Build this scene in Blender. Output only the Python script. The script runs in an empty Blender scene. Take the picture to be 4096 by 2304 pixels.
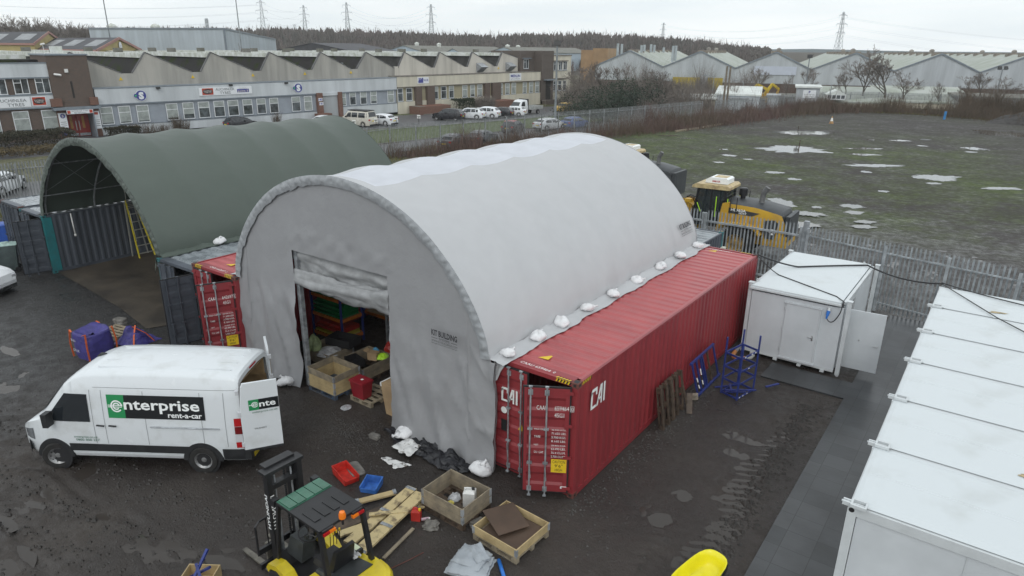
import bpy, math, random
from mathutils import Vector, Matrix
from mathutils import noise as mnoise
random.seed(7)
S = bpy.context.scene
COL = S.collection
# ------------------------------------------------------------------ camera
CP = (6.385729564926904, -11.16607533019581, 9.572785977993208)
YAW, PITCH, ROLL, FPX = 0.6300864312160365, 0.3401428197629451, 0.01012681143827314, 2699.92
def cam_axes():
    cy, sy, cp, sp = math.cos(YAW), math.sin(YAW), math.cos(PITCH), math.sin(PITCH)
    f = Vector((-sy*cp, cy*cp, -sp)); r = Vector((cy, sy, 0)); u = r.cross(f)
    cr, sr = math.cos(ROLL), math.sin(ROLL)
    return r*cr+u*sr, -r*sr+u*cr, f
RX, UX, FX = cam_axes()
cam = bpy.data.cameras.new('camera'); camo = bpy.data.objects.new('camera', cam); COL.objects.link(camo)
cam.sensor_width = 36; cam.lens = 36*FPX/4096; cam.clip_start = .1; cam.clip_end = 9000
camo.matrix_world = Matrix(((RX.x, UX.x, -FX.x, CP[0]), (RX.y, UX.y, -FX.y, CP[1]), (RX.z, UX.z, -FX.z, CP[2]), (0, 0, 0, 1)))
S.camera = camo
# ------------------------------------------------------------------ world: Nishita sky veiled by a cloud layer
w = bpy.data.worlds.new('World'); S.world = w; w.use_nodes = True
nt = w.node_tree; nt.nodes.clear()
SUN_EL, SUN_ROT = math.radians(38), math.radians(150)
out = nt.nodes.new('ShaderNodeOutputWorld'); mixs = nt.nodes.new('ShaderNodeMixShader')
b1 = nt.nodes.new('ShaderNodeBackground'); b2 = nt.nodes.new('ShaderNodeBackground')
sky = nt.nodes.new('ShaderNodeTexSky'); sky.sky_type = 'NISHITA'; sky.sun_disc = False
sky.sun_elevation = SUN_EL; sky.sun_rotation = SUN_ROT
nt.links.new(sky.outputs[0], b1.inputs[0]); b1.inputs[1].default_value = .12
tc = nt.nodes.new('ShaderNodeTexCoord'); mp = nt.nodes.new('ShaderNodeMapping'); mp.inputs['Scale'].default_value = (1.6, 1.6, 16)
no = nt.nodes.new('ShaderNodeTexNoise'); no.inputs['Scale'].default_value = 1.6; no.inputs['Detail'].default_value = 5; no.inputs['Roughness'].default_value = .5
cr = nt.nodes.new('ShaderNodeValToRGB'); e = cr.color_ramp.elements
e[0].position = .30; e[0].color = (.76, .83, .87, 1); e[1].position = .60; e[1].color = (.93, .97, .985, 1)
nt.links.new(tc.outputs['Generated'], mp.inputs[0]); nt.links.new(mp.outputs[0], no.inputs[0]); nt.links.new(no.outputs[0], cr.inputs[0])
nt.links.new(cr.outputs[0], b2.inputs[0]); b2.inputs[1].default_value = 1.14
mixs.inputs[0].default_value = .93
nt.links.new(b1.outputs[0], mixs.inputs[1]); nt.links.new(b2.outputs[0], mixs.inputs[2]); nt.links.new(mixs.outputs[0], out.inputs[0])
# ------------------------------------------------------------------ sun (veiled)
sl = bpy.data.lights.new('sun', 'SUN'); sl.energy = .55; sl.angle = math.radians(25); sl.color = (1, .97, .93)
so = bpy.data.objects.new('sun', sl); COL.objects.link(so)
sd = Vector((math.sin(SUN_ROT)*math.cos(SUN_EL), math.cos(SUN_ROT)*math.cos(SUN_EL), math.sin(SUN_EL)))
so.rotation_euler = (-sd).to_track_quat('-Z', 'Y').to_euler(); so.location = (0, 0, 60)
vs = S.view_settings; vs.view_transform = 'Standard'; vs.look = 'None'; vs.exposure = .12; vs.gamma = 1
S.render.engine = 'CYCLES'; S.render.resolution_x = 1024; S.render.resolution_y = 576
S.cycles.max_bounces = 6; S.cycles.diffuse_bounces = 3; S.cycles.glossy_bounces = 2; S.cycles.transmission_bounces = 4; S.cycles.volume_bounces = 0
# ------------------------------------------------------------------ pixel of the photograph (4096 wide) -> world
def ray(x, y): return FX + RX*((x-2048)/FPX) + UX*((1152-y)/FPX)
def px(x, y, z=0.):
    d = ray(x, y); return Vector(CP) + d*((z-CP[2])/d.z)
def pd(x, y, D): return Vector(CP) + ray(x, y)*D
# ------------------------------------------------------------------ materials
MATS = {}
def M(name, c, rough=.7, var=.12, vs_=3., metal=0., bump=0., bs=30., spec=.5, c2=None, alpha=1., trans=0., streak=False, emit=0., lo=.35, hi=.65, det=4):
    if name in MATS: return MATS[name]
    m = bpy.data.materials.new(name); m.use_nodes = True; n = m.node_tree; p = n.nodes['Principled BSDF']
    p.inputs['Roughness'].default_value = rough; p.inputs['Metallic'].default_value = metal
    p.inputs['Specular IOR Level'].default_value = spec
    p.inputs['Transmission Weight'].default_value = trans
    if alpha < 1: p.inputs['Alpha'].default_value = alpha
    if emit:
        p.inputs['Emission Color'].default_value = (*c, 1); p.inputs['Emission Strength'].default_value = emit
    tc = n.nodes.new('ShaderNodeTexCoord'); mp = n.nodes.new('ShaderNodeMapping'); n.links.new(tc.outputs['Object'], mp.inputs[0])
    if streak: mp.inputs['Scale'].default_value = (1, 1, .12)
    if var or c2:
        t = n.nodes.new('ShaderNodeTexNoise'); t.inputs['Scale'].default_value = vs_; t.inputs['Detail'].default_value = det; t.inputs['Roughness'].default_value = .62
        r = n.nodes.new('ShaderNodeValToRGB'); e = r.color_ramp.elements; e[0].position = lo; e[1].position = hi
        a = c2 if c2 else tuple(x*(1-var*1.6) for x in c)
        b = c if c2 else tuple(min(1, x*(1+var)) for x in c)
        e[0].color = (*a, 1); e[1].color = (*b, 1)
        n.links.new(mp.outputs[0], t.inputs[0]); n.links.new(t.outputs[0], r.inputs[0]); n.links.new(r.outputs[0], p.inputs['Base Color'])
        mr = n.nodes.new('ShaderNodeMapRange'); mr.inputs[3].default_value = max(.03, rough-.1); mr.inputs[4].default_value = min(1, rough+.1)
        n.links.new(t.outputs[0], mr.inputs[0]); n.links.new(mr.outputs[0], p.inputs['Roughness'])
    else: p.inputs['Base Color'].default_value = (*c, 1)
    if bump:
        t2 = n.nodes.new('ShaderNodeTexNoise'); t2.inputs['Scale'].default_value = bs; t2.inputs['Detail'].default_value = 4
        bp = n.nodes.new('ShaderNodeBump'); bp.inputs['Strength'].default_value = bump; bp.inputs['Distance'].default_value = .02
        n.links.new(tc.outputs['Object'], t2.inputs[0]); n.links.new(t2.outputs[0], bp.inputs['Height']); n.links.new(bp.outputs[0], p.inputs['Normal'])
    MATS[name] = m; return m
def NODES(m): return m.node_tree, m.node_tree.nodes['Principled BSDF']
# ------------------------------------------------------------------ mesh builder
class MB:
    def __init__(s): s.v = []; s.f = []; s.m = []; s.T = None; s.mi = 0
    def add(s, vs, fs, m=None):
        o = len(s.v); T = s.T
        s.v += [tuple(T @ Vector(q)) for q in vs] if T else [tuple(q) for q in vs]
        s.f += [tuple(o+i for i in f) for f in fs]; s.m += [s.mi if m is None else m]*len(fs); return s
    def box(s, x0, x1, y0, y1, z0, z1, m=None):
        return s.add([(x0,y0,z0),(x1,y0,z0),(x1,y1,z0),(x0,y1,z0),(x0,y0,z1),(x1,y0,z1),(x1,y1,z1),(x0,y1,z1)],
                     [(3,2,1,0),(4,5,6,7),(0,1,5,4),(1,2,6,5),(2,3,7,6),(3,0,4,7)], m)
    def hexa(s, b, t, m=None):
        return s.add(list(b)+list(t), [(3,2,1,0),(4,5,6,7),(0,1,5,4),(1,2,6,5),(2,3,7,6),(3,0,4,7)], m)
    def poly(s, pts, m=None): return s.add(pts, [tuple(range(len(pts)))], m)
    def bar(s, a, b, w, h, m=None, up=(0,0,1)):
        a = Vector(a); b = Vector(b); d = (b-a).normalized(); u = Vector(up)
        if abs(d.dot(u)) > .98: u = Vector((1,0,0))
        r = d.cross(u).normalized()*w/2; q = r.cross(d).normalized()*h/2
        return s.hexa([a-r-q, a+r-q, a+r+q, a-r+q], [b-r-q, b+r-q, b+r+q, b-r+q], m)
    def tube(s, pts, r, n=8, m=None, caps=True):
        pts = [Vector(q) for q in pts]; k = len(pts); rr = r if isinstance(r, (list, tuple)) else [r]*k
        vs = []; pu = None
        for i in range(k):
            d = (pts[min(i+1,k-1)]-pts[max(i-1,0)]).normalized()
            if pu is None: pu = Vector((0,0,1)) if abs(d.z) < .9 else Vector((1,0,0))
            a = d.cross(pu).normalized(); pu = a.cross(d).normalized()
            for j in range(n):
                t = 2*math.pi*j/n; vs.append(pts[i]+(a*math.cos(t)+pu*math.sin(t))*rr[i])
        fs = [(i*n+j, i*n+(j+1)%n, (i+1)*n+(j+1)%n, (i+1)*n+j) for i in range(k-1) for j in range(n)]
        if caps and n > 2: fs += [tuple(range(n-1,-1,-1)), tuple((k-1)*n+j for j in range(n))]
        return s.add(vs, fs, m)
    def prism(s, prof, o, u, v, wv, m=None, caps=True):
        o = Vector(o); u = Vector(u); v = Vector(v); wv = Vector(wv); n = len(prof)
        a = [o+u*p+v*q for p, q in prof]; b = [q+wv for q in a]
        fs = [(i,(i+1)%n,n+(i+1)%n,n+i) for i in range(n)]
        if caps: fs += [tuple(range(n-1,-1,-1)), tuple(range(n,2*n))]
        return s.add(a+b, fs, m)
    def grid(s, fn, nu, nv, m=None):
        vs = [fn(i,j) for i in range(nu+1) for j in range(nv+1)]
        return s.add(vs, [(i*(nv+1)+j,(i+1)*(nv+1)+j,(i+1)*(nv+1)+j+1,i*(nv+1)+j+1) for i in range(nu) for j in range(nv)], m)
    def lathe(s, prof, n=16, c=(0,0,0), ax='z', m=None, arc=1.):
        vs = []; k = len(prof)
        for i in range(n+(arc<1)):
            t = 2*math.pi*arc*i/n; ct, st = math.cos(t), math.sin(t)
            for r, z in prof:
                q = (r*ct, r*st, z) if ax == 'z' else ((r*ct, z, r*st) if ax == 'y' else (z, r*ct, r*st))
                vs.append((q[0]+c[0], q[1]+c[1], q[2]+c[2]))
        nn = n+(arc<1)
        fs = [(i*k+j, ((i+1)%nn)*k+j, ((i+1)%nn)*k+j+1, i*k+j+1) for i in range(n) for j in range(k-1)]
        return s.add(vs, fs, m)
    def text(s, st, o, u, v, h, w=None, m=None, al='L', shear=0., bold=0.):
        vs, fs, x0, x1 = glyphs(st, bold); u = Vector(u).normalized(); v = Vector(v).normalized(); o = Vector(o)
        sy = h/.7; sx = sy if w is None else w/max(.01, (x1-x0))
        dx = -x0 if al == 'L' else (-(x0+x1)/2 if al == 'C' else -x1)
        return s.add([o+u*((a+dx)*sx+shear*b*sy)+v*(b*sy) for a, b in vs], fs, m)
    def build(s, name, mats, parent=None, smooth=False, ang=None, loc=False):
        if not isinstance(mats, (list, tuple)): mats = [mats]
        V = s.v
        if parent is not None and not loc:
            Wi = wm(parent).inverted(); V = [tuple(Wi @ Vector(q)) for q in V]
        me = bpy.data.meshes.new(name); me.from_pydata(V, [], s.f)
        for mt in mats: me.materials.append(mt)
        if len(mats) > 1: me.polygons.foreach_set('material_index', s.m)
        if smooth: me.polygons.foreach_set('use_smooth', [True]*len(me.polygons))
        me.update()
        if smooth and ang: me.set_sharp_from_angle(angle=math.radians(ang))
        o = bpy.data.objects.new(name, me); COL.objects.link(o)
        if parent is not None: o.parent = parent
        return o
WM = {}
def wm(o):
    M_ = Matrix.Identity(4)
    while o is not None:
        M_ = Matrix.LocRotScale(o.location, o.rotation_euler, None) @ M_; o = o.parent
    return M_
GL = {}
def glyphs(st, bold=0.):
    k = (st, bold)
    if k in GL: return GL[k]
    c = bpy.data.curves.new('t', 'FONT'); c.body = st; c.size = 1; c.resolution_u = 2; c.offset = bold
    o = bpy.data.objects.new('t', c); COL.objects.link(o)
    dg = bpy.context.evaluated_depsgraph_get(); me = bpy.data.meshes.new_from_object(o.evaluated_get(dg))
    vs = [(q.co.x, q.co.y) for q in me.vertices]; fs = [tuple(f.vertices) for f in me.polygons]
    xs = [a for a, b in vs] or [0, 1]
    bpy.data.objects.remove(o); bpy.data.curves.remove(c); bpy.data.meshes.remove(me)
    GL[k] = (vs, fs, min(xs), max(xs)); return GL[k]
def tag(o, label=None, cat=None, group=None, kind=None):
    if label: o['label'] = label
    if cat: o['category'] = cat
    if group: o['group'] = group
    if kind: o['kind'] = kind
    return o
def T(name, label, cat, loc=(0,0,0), rz=0., group=None):
    o = bpy.data.objects.new(name, None); COL.objects.link(o); o.location = loc; o.rotation_euler = (0,0,rz)
    o.empty_display_size = .3
    return tag(o, label, cat, group)
def kids(o): return [c for c in bpy.data.objects if c.parent is o]
def dup(root, loc=None, rz=None, label=None, group=None, par=None, tree=None):
    if tree is None: tree = kidtree(root)
    r = root.copy(); COL.objects.link(r)
    if loc is not None: r.location = loc
    if rz is not None: r.rotation_euler = (0,0,rz)
    if label: r['label'] = label
    if group: r['group'] = group
    if par is not None: r.parent = par
    for c, sub in tree: dup(c, par=r, tree=sub)
    return r
def kidtree(o): return [(c, kidtree(c)) for c in kids(o)]
def fbm(x, y, z=0., o=4): return mnoise.fractal(Vector((x, y, z)), 1., 2., o)
# ================================================================== ground
def ground_mat():
    m = bpy.data.materials.new('ground'); m.use_nodes = True; n = m.node_tree; P = n.nodes['Principled BSDF']; L = n.links
    tc = n.nodes.new('ShaderNodeTexCoord')
    def noise(sc, det=5, ro=.6, vec=None):
        t = n.nodes.new('ShaderNodeTexNoise'); t.inputs['Scale'].default_value = sc; t.inputs['Detail'].default_value = det; t.inputs['Roughness'].default_value = ro
        L.new(vec or tc.outputs['Object'], t.inputs[0]); return t.outputs[0]
    def ramp(v, stops):
        r = n.nodes.new('ShaderNodeValToRGB'); e = r.color_ramp.elements
        while len(e) < len(stops): e.new(.5)
        for i, (p_, c) in enumerate(stops): e[i].position = p_; e[i].color = (*c, 1) if len(c) == 3 else c
        L.new(v, r.inputs[0]); return r.outputs[0]
    def mix(f, a, b):
        x = n.nodes.new('ShaderNodeMix'); x.data_type = 'RGBA'; L.new(f, x.inputs[0]); L.new(a, x.inputs[6]); L.new(b, x.inputs[7]); return x.outputs[2]
    def math_(op, a, b=None, c=None):
        x = n.nodes.new('ShaderNodeMath'); x.operation = op
        for i, q in enumerate((a, b, c)):
            if q is None: continue
            if isinstance(q, (int, float)): x.inputs[i].default_value = q
            else: L.new(q, x.inputs[i])
        return x.outputs[0]
    def mr(v, a, b, c=0., d=1.):
        x = n.nodes.new('ShaderNodeMapRange'); x.clamp = True
        for i, q in enumerate((a, b, c, d)): x.inputs[i+1].default_value = q
        L.new(v, x.inputs[0]); return x.outputs[0]
    sep = n.nodes.new('ShaderNodeSeparateXYZ'); L.new(tc.outputs['Object'], sep.inputs[0]); X, Y = sep.outputs[0], sep.outputs[1]
    n1 = noise(.35, 6); n2 = noise(2.2, 6, .7); n3 = noise(14, 5, .7); n4 = noise(60, 3, .7)
    mud = ramp(n1, [(.3, (.024, .0185, .0155)), (.5, (.037, .029, .0245)), (.7, (.060, .049, .041))])
    speck = ramp(n4, [(.45, (.010, .009, .0085)), (.62, (.045, .040, .036)), (.76, (.11, .10, .09))])
    yard = mix(mr(n3, .35, .75, 0., .55), mud, speck)
    gravel = mix(mr(n2, .3, .7, .2, .8), ramp(n3, [(.3, (.020, .020, .021)), (.7, (.055, .054, .054))]), speck)
    # gravelly hardstanding towards the left of the yard
    wl = mr(math_('ADD', X, math_('MULTIPLY', n1, 6.)), -8., -14., 0., 1.)
    yard = mix(wl, yard, gravel)
    # the open field beyond the fence
    f1 = noise(.055, 6, .62); f2 = noise(.8, 5, .7)
    grass = ramp(f2, [(.3, (.026, .036, .007)), (.55, (.048, .068, .009)), (.75, (.085, .105, .016))])
    dirt = ramp(n2, [(.3, (.024, .020, .018)), (.6, (.042, .035, .031)), (.8, (.085, .066, .054))])
    gm = mr(math_('ADD', f1, math_('MULTIPLY', f2, .28)), .53, .74, 0., 1.)
    # a greener belt 32 - 66 m out
    belt = math_('MULTIPLY', mr(Y, 26, 36), mr(Y, 92, 62))
    gm = math_('MULTIPLY', gm, math_('ADD', math_('MULTIPLY', belt, .8), .2))
    field = mix(gm, dirt, grass)
    wet = ramp(n3, [(.3, (.022, .019, .017)), (.7, (.052, .044, .039))])
    field = mix(mr(math_('ADD', Y, math_('MULTIPLY', n1, 7.)), 36, 29), field, wet)
    infield = mr(math_('ADD', Y, math_('MULTIPLY', X, .2)), 17.8, 19.2)
    col = mix(infield, yard, field)
    # rough winter grass verges along the far fences and beyond
    vg = ramp(f2, [(.3, (.030, .034, .012)), (.5, (.07, .07, .022)), (.75, (.13, .115, .05))])
    ln = math_('ADD', X, math_('MULTIPLY', Y, -.13))
    verge = mr(math_('ADD', ln, math_('MULTIPLY', n1, 6.)), -37.0, -39.5)
    col = mix(verge, col, vg)
    L.new(col, P.inputs['Base Color'])
    r0 = mr(n2, .35, .62, .20, .72); r1 = mr(n1, .35, .6, -.10, .14)
    rr = math_('ADD', r0, r1)
    rr = math_('ADD', rr, math_('MULTIPLY', infield, mr(Y, 30, 40, 0., .3)))
    L.new(rr, P.inputs['Roughness']); P.inputs['Specular IOR Level'].default_value = .5
    bp = n.nodes.new('ShaderNodeBump'); bp.inputs['Strength'].default_value = .8; bp.inputs['Distance'].default_value = .07
    h = math_('ADD', math_('MULTIPLY', n2, .8), math_('ADD', math_('MULTIPLY', n3, .5), math_('MULTIPLY', n4, .25)))
    L.new(h, bp.inputs['Height']); L.new(bp.outputs[0], P.inputs['Normal'])
    return m
RUTS = [(-8, -17.5, 9.6, .13),(-8, -17.5, 11.1, .13),(-22, 3.5, 12.6, .12),(-22, 3.5, 14.0, .12),(-3, -20, 14.2, .12),(-15, -24, 16.5, .12),(-12, -13, 4.4, .11)]
DIPS = [(3.0, 2.2, .62, 4.2, .011)]
YPUD = []
for (x0, y0, a, b_) in [(2960,1750,.50,.26),(2570,2045,.14,.34),(2640,2075,.2,.26),(2715,1975,.26,.2),(2650,2150,.16,.22),(2940,1810,.36,.18),(30,1550,.5,.25),(100,1500,.3,.2),(0,2090,.45,.7),(20,2260,.6,.4),(560,2190,.45,.3),(690,2215,.45,.3),(330,1880,.5,.3),(20,1400,.6,.4),(200,1980,.4,.15),(420,2060,.35,.12),(900,2240,.4,.3)]:
    q_ = px(x0, y0); DIPS.append((q_.x, q_.y, a*1.25, b_*1.25, .034)); YPUD.append((q_.x, q_.y, a*1.25, b_*1.25))
def hollow(x, y):
    """relief of the churned yard, in metres; level where things stand"""
    a = .5*fbm(x*.5, y*.5)+.5*fbm(x*1.7+9, y*1.7, 3)
    k = 1.
    if -30 < x < -1 and -1.3 < y < 19: k = 0.
    if x > 3.3 and y > -3: k = 0.
    if x > -.3 and y > 8.4 and y < 16: k = 0.
    r = .030*a*k
    for (cx_, cy_, rx_, ry_, dp_) in DIPS:
        d2 = ((x-cx_)/rx_)**2+((y-cy_)/ry_)**2
        if d2 < 1: r -= dp_*(1-d2)**.7*(1+(1.9 if dp_ > .02 else .5)*fbm(x*2.6, y*2.6, 4, 5))
    # tyre treads pressed into the mud: right-hand lane and the lower left
    def tread(ox, oy, dx, dy, ln, w, pitch):
        L_ = math.hypot(dx, dy); ux, uy = dx/L_, dy/L_
        s = (x-ox)*ux+(y-oy)*uy; t = -(x-ox)*uy+(y-oy)*ux
        if 0 < s < ln and abs(t) < w: return .022*math.sin(2*math.pi*(s+abs(t)*.5)/pitch)*min(1, s, ln-s)*min(1, (w-abs(t))*6)*max(0, .35+fbm(x*1.3, y*1.3, 7))*1.6
        return 0.
    r += 1.25*tread(3.08, -1.6, .04, 6, 7.8, .46, .27)+tread(2.1, -3.0, .15, 6, 4.4, .30, .27)
    r += tread(-16, -9.2, 9, 4.2, 9, .3, .3)+tread(-14, -10, 9, 1.2, 10, .3, .3)
    for (cx_, cy_, R_, w_) in RUTS:
        if k and y < -1.6 and x < -2.5:
            d = (math.hypot(x-cx_, y-cy_)-R_+.12*math.sin(x*1.7+y*1.3))/w_
            if abs(d) < 2.2: r += .055*(math.exp(-(abs(d)-1.35)**2*6)*.8-math.exp(-d*d*2.2))*max(0, .75+fbm(x*.7, y*.7, 11))
    if 18.6 < y < 34:
        r += .045*fbm(x*1.2, y*1.2, 2)+tread(1.5, 19.6, 9, 1.5, 12, .45, .36)+tread(4, 20, 9, 5.5, 14, .45, .36)+tread(0, 21.6, 12, .6, 13, .4, .36)+tread(3, 26, 11, -3.0, 12, .4, .36)+tread(-6, 27, 16, 2.5, 20, .5, .33)+tread(1, 23.5, 11, 2, 14, .45, .33)
    return r
def axis_(parts):
    o = []
    for a, b, st in parts:
        q = a
        while q < b-1e-6: o.append(q); q += st
    o.append(parts[-1][1]); return o
gx = axis_([(-4000,-600,680),(-600,-100,100),(-100,-30,10),(-30,-18,1),(-18,6,.10),(6,14,.25),(14,60,9),(60,4000,700)])
gy = axis_([(-900,-40,200),(-40,-12,4),(-12,-3,.10),(-3,6.6,.055),(6.6,9,.10),(9,19,1),(19,30,.14),(30,34,.5),(34,60,4),(60,200,20),(200,4000,500)])
g = MB(); g.grid(lambda i, j: (gx[i], gy[j], hollow(gx[i], gy[j]) if (-30 < gx[i] < 14 and -12 < gy[j] < 34) else 0.), len(gx)-1, len(gy)-1)
GM = ground_mat(); tag(g.build('ground', GM, smooth=True), kind='structure')
def sheet(name, pts, z, mat, kind='structure'):
    b = MB(); b.poly([(x, y, z) for x, y in pts]); return tag(b.build(name, mat), kind=kind)
def blob(cx, cy, a, b_, z, ang=0, seed=0, n=40, rug=.22, fine=0.):
    q = []
    for i in range(n):
        t = 2*math.pi*i/n; r = 1+rug*fbm(math.cos(t)*1.6+seed*3.1, math.sin(t)*1.6, seed*1.7, 4)*1.6+fine*.28*fbm(math.cos(t)*7+seed, math.sin(t)*7, 3, 3)
        x = a*r*math.cos(t); y = b_*r*math.sin(t)
        q.append((cx+x*math.cos(ang)-y*math.sin(ang), cy+x*math.sin(ang)+y*math.cos(ang)))
    return q
WAT = M('puddle_water', (.046,.039,.034), .09, 0, spec=.5)
NW, PW = NODES(WAT)
t_ = NW.nodes.new('ShaderNodeTexNoise'); t_.inputs['Scale'].default_value = 6; b_ = NW.nodes.new('ShaderNodeBump'); b_.inputs['Strength'].default_value = .03
NW.links.new(t_.outputs[0], b_.inputs['Height']); NW.links.new(b_.outputs[0], PW.inputs['Normal']); PW.inputs['IOR'].default_value = 1.34
WATF = M('field_puddle_water', (.10,.095,.085), .04, 0, spec=.6); NODES(WATF)[1].inputs['IOR'].default_value = 1.75
FIELD_P = [(-11.8,63.7,3.4,2.3),(-15.2,80.5,3.9,2.0),(-3.1,33.1,0.97,0.75),(-1.4,37.5,0.70,0.6),(-0.9,35.6,0.58,0.5),(0.2,33.1,0.60,0.45),(1.8,53.7,1.88,1.4),(-3.4,57.3,2.4,.8),(2.0,50.6,0.63,0.4),(3.1,77.0,1.02,1.2),(-9.4,47.6,0.76,0.6),(-15.8,54.8,0.64,0.6),(-7.2,45.4,0.5,0.5),(-0.6,44.5,0.41,0.35),(-4.3,79.5,0.99,.8),(-2.1,82.8,0.72,0.6),(-5.4,64.3,1.4,0.6),(-6.3,69.1,1.8,.8),(-2.9,29.9,1.2,0.8),(-5.5,35.7,0.9,1.23),(0.3,31.7,0.73,0.4),(3.0,73.7,0.59,0.4),(-1.6,75.8,0.50,0.5),(-15.0,50.0,0.50,0.4),(-7.5,78.0,0.99,0.7),(6.4,51.5,1.5,0.5),(-3.2,35.7,0.3,0.3),(-3.3,53.0,0.42,0.5),(-17.7,58.8,0.47,0.4),(-13.5,53.6,0.43,0.3),(5.0,96.7,2.9,3.2),(-27,66,1.3,.5),(-24.5,65,1.0,.4)]
for i, (x, y, a, b_) in enumerate(FIELD_P):
    zz = .05 if y < 34 else .012
    sheet('puddle', blob(x, y, a, b_, 0, .63, i, 110, .30, 1.), zz, WATF)
for i, (x, y, a, b_) in enumerate(YPUD): sheet('puddle', blob(x, y, a, b_, 0, 0, i+40, 30, .1), -.0185+.0009*(i%7)-.004, WAT)
sheet('puddle', blob(3.02, 2.2, .55, 4.0, 0, 0, 77, 60, .1), -.0155, WAT)
sheet('puddle', [(-3.5,19.2),(4,19.0),(13,18.4),(13.5,25),(6,29),(-2,29.5)], -.026, WAT)
# paving slabs
SLAB = M('paving_slab', (.085,.088,.092), .32, .22, .9, bump=.15, bs=9)
NS, PS = NODES(SLAB); 
bk = NS.nodes.new('ShaderNodeTexBrick'); bk.offset = 0; bk.inputs['Scale'].default_value = 1; bk.inputs['Brick Width'].default_value = .6; bk.inputs['Row Height'].default_value = .6
bk.inputs['Mortar Size'].default_value = .006; bk.inputs['Color1'].default_value = (.034,.037,.040,1); bk.inputs['Color2'].default_value = (.058,.061,.065,1); bk.inputs['Mortar'].default_value = (.012,.012,.012,1)
tcs = NS.nodes.new('ShaderNodeTexCoord'); NS.links.new(tcs.outputs['Object'], bk.inputs[0])
ms = NS.nodes.new('ShaderNodeMix'); ms.data_type = 'RGBA'; ms.blend_type = 'MULTIPLY'; ms.inputs[0].default_value = .8
tn = NS.nodes.new('ShaderNodeTexNoise'); tn.inputs['Scale'].default_value = .8; tn.inputs['Detail'].default_value = 6; rn = NS.nodes.new('ShaderNodeValToRGB'); rn.color_ramp.elements[0].position = .35; rn.color_ramp.elements[0].color = (.45,.43,.42,1); rn.color_ramp.elements[1].position = .6
NS.links.new(tcs.outputs['Object'], tn.inputs[0]); NS.links.new(tn.outputs[0], rn.inputs[0]); NS.links.new(bk.outputs[0], ms.inputs[6]); NS.links.new(rn.outputs[0], ms.inputs[7]); NS.links.new(ms.outputs[2], PS.inputs['Base Color'])
b = MB(); b.box(3.9,5.45,-6,17,-.05,.045); b.box(1.5,3.9,8.75,9.95,-.05,.045); tag(b.build('path', SLAB), kind='structure')
# compacted earth floor under the green shelter
sheet('earth_floor', [(-26.9,-.05),(-17.2,-.05),(-14.9,-2.6),(-16.5,-2.4),(-20,-1.0),(-23,-.4)][:1]+[(-23.3,-.25),(-20,-.5),(-17.3,-.9),(-16.95,-.2),(-16.95,12.3),(-26.9,12.3)], .02,
      M('earth_floor', (.088,.072,.054), .62, .2, .7, bump=.3, bs=12, c2=(.040,.034,.028)))
# asphalt car park, grass island and service road beyond the far fence (n = distance from the long facade)
FA = Vector((-76., 21., 0)); FG = Vector((.13, .99, 0)).normalized(); FN = Vector((FG.y, -FG.x, 0))
def fc(s, n_, z=0.): return FA+FG*s+FN*n_+Vector((0,0,z))
def fsheet(name, pts, z, mat): return sheet(name, [(fc(s, n_).x, fc(s, n_).y) for s, n_ in pts], z, mat)
ASPH = M('asphalt', (.085,.083,.088), .45, .15, .5, bump=.2, bs=20)
fsheet('car_park', [(-60,-2),(15,-2),(42,2.2),(60,5),(90,5),(90,17),(45,17),(30,14.5),(8,12.5),(-60,12.5)], .012, ASPH)
fsheet('road', [(-60,25.5),(30,26.5),(60,27.5),(88,29),(88,34),(30,34.5),(-60,34.5)], .012, ASPH)
GRS = M('lawn', (.095,.125,.025), .95, .3, 1.4, bump=.6, bs=14, c2=(.055,.075,.018))
fsheet('lawn', [(8,12.6),(30,14.6),(45,17.1),(88,17.1),(88,28.9),(60,27.4),(30,26.4),(8,25.6)], .016, GRS)
fsheet('lawn', [(43.4,-.2),(47,.3),(54,5),(42,2.1),(15,-2.1),(3,-.1)], .02, GRS)
KERB = M('kerb_stone', (.22,.21,.20), .8, .2, 2)
b = MB()
def kerbline(pts, w=.14, h=.11):
    for (a, b0), (c, d) in zip(pts, pts[1:]): b.bar(fc(a, b0, h/2), fc(c, d, h/2), w, h)
kerbline([(8,12.5),(30,14.5),(45,17),(88,17)]); kerbline([(8,25.6),(30,26.45),(60,27.45),(88,28.95)]); kerbline([(15,-2),(42,2.2),(54,4.4)])
tag(b.build('kerb', KERB), kind='structure')
# ================================================================== shipping containers
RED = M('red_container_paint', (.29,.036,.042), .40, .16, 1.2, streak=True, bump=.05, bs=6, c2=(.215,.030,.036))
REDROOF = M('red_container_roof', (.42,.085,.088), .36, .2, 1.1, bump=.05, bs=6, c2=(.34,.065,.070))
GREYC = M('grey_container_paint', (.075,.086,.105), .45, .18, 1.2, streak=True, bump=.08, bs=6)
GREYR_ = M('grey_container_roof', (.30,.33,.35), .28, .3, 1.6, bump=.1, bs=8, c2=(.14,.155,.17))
TEAL = M('teal_paint', (.020,.20,.215), .5, .3, 3, c2=(.03,.145,.16))
BLACKR = M('black_rubber', (.018,.018,.020), .6, .1, 5)
GALV = M('galvanised_steel', (.36,.38,.40), .42, .25, 6, metal=.35)
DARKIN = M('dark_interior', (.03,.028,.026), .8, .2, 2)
PLYF = M('plywood', (.30,.20,.10), .7, .25, 2)
WHT = M('white_lettering', (.78,.78,.76), .6, 0); YEL = M('yellow_sticker', (.72,.50,.02), .5, 0); BLK = M('black_lettering', (.012,.012,.013), .6, 0); BLUEL = M('blue_lettering', (.03,.05,.35), .5, 0)
RUST = M('worn_red_steel', (.20,.07,.055), .7, .4, 6, c2=(.09,.035,.028))
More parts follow.
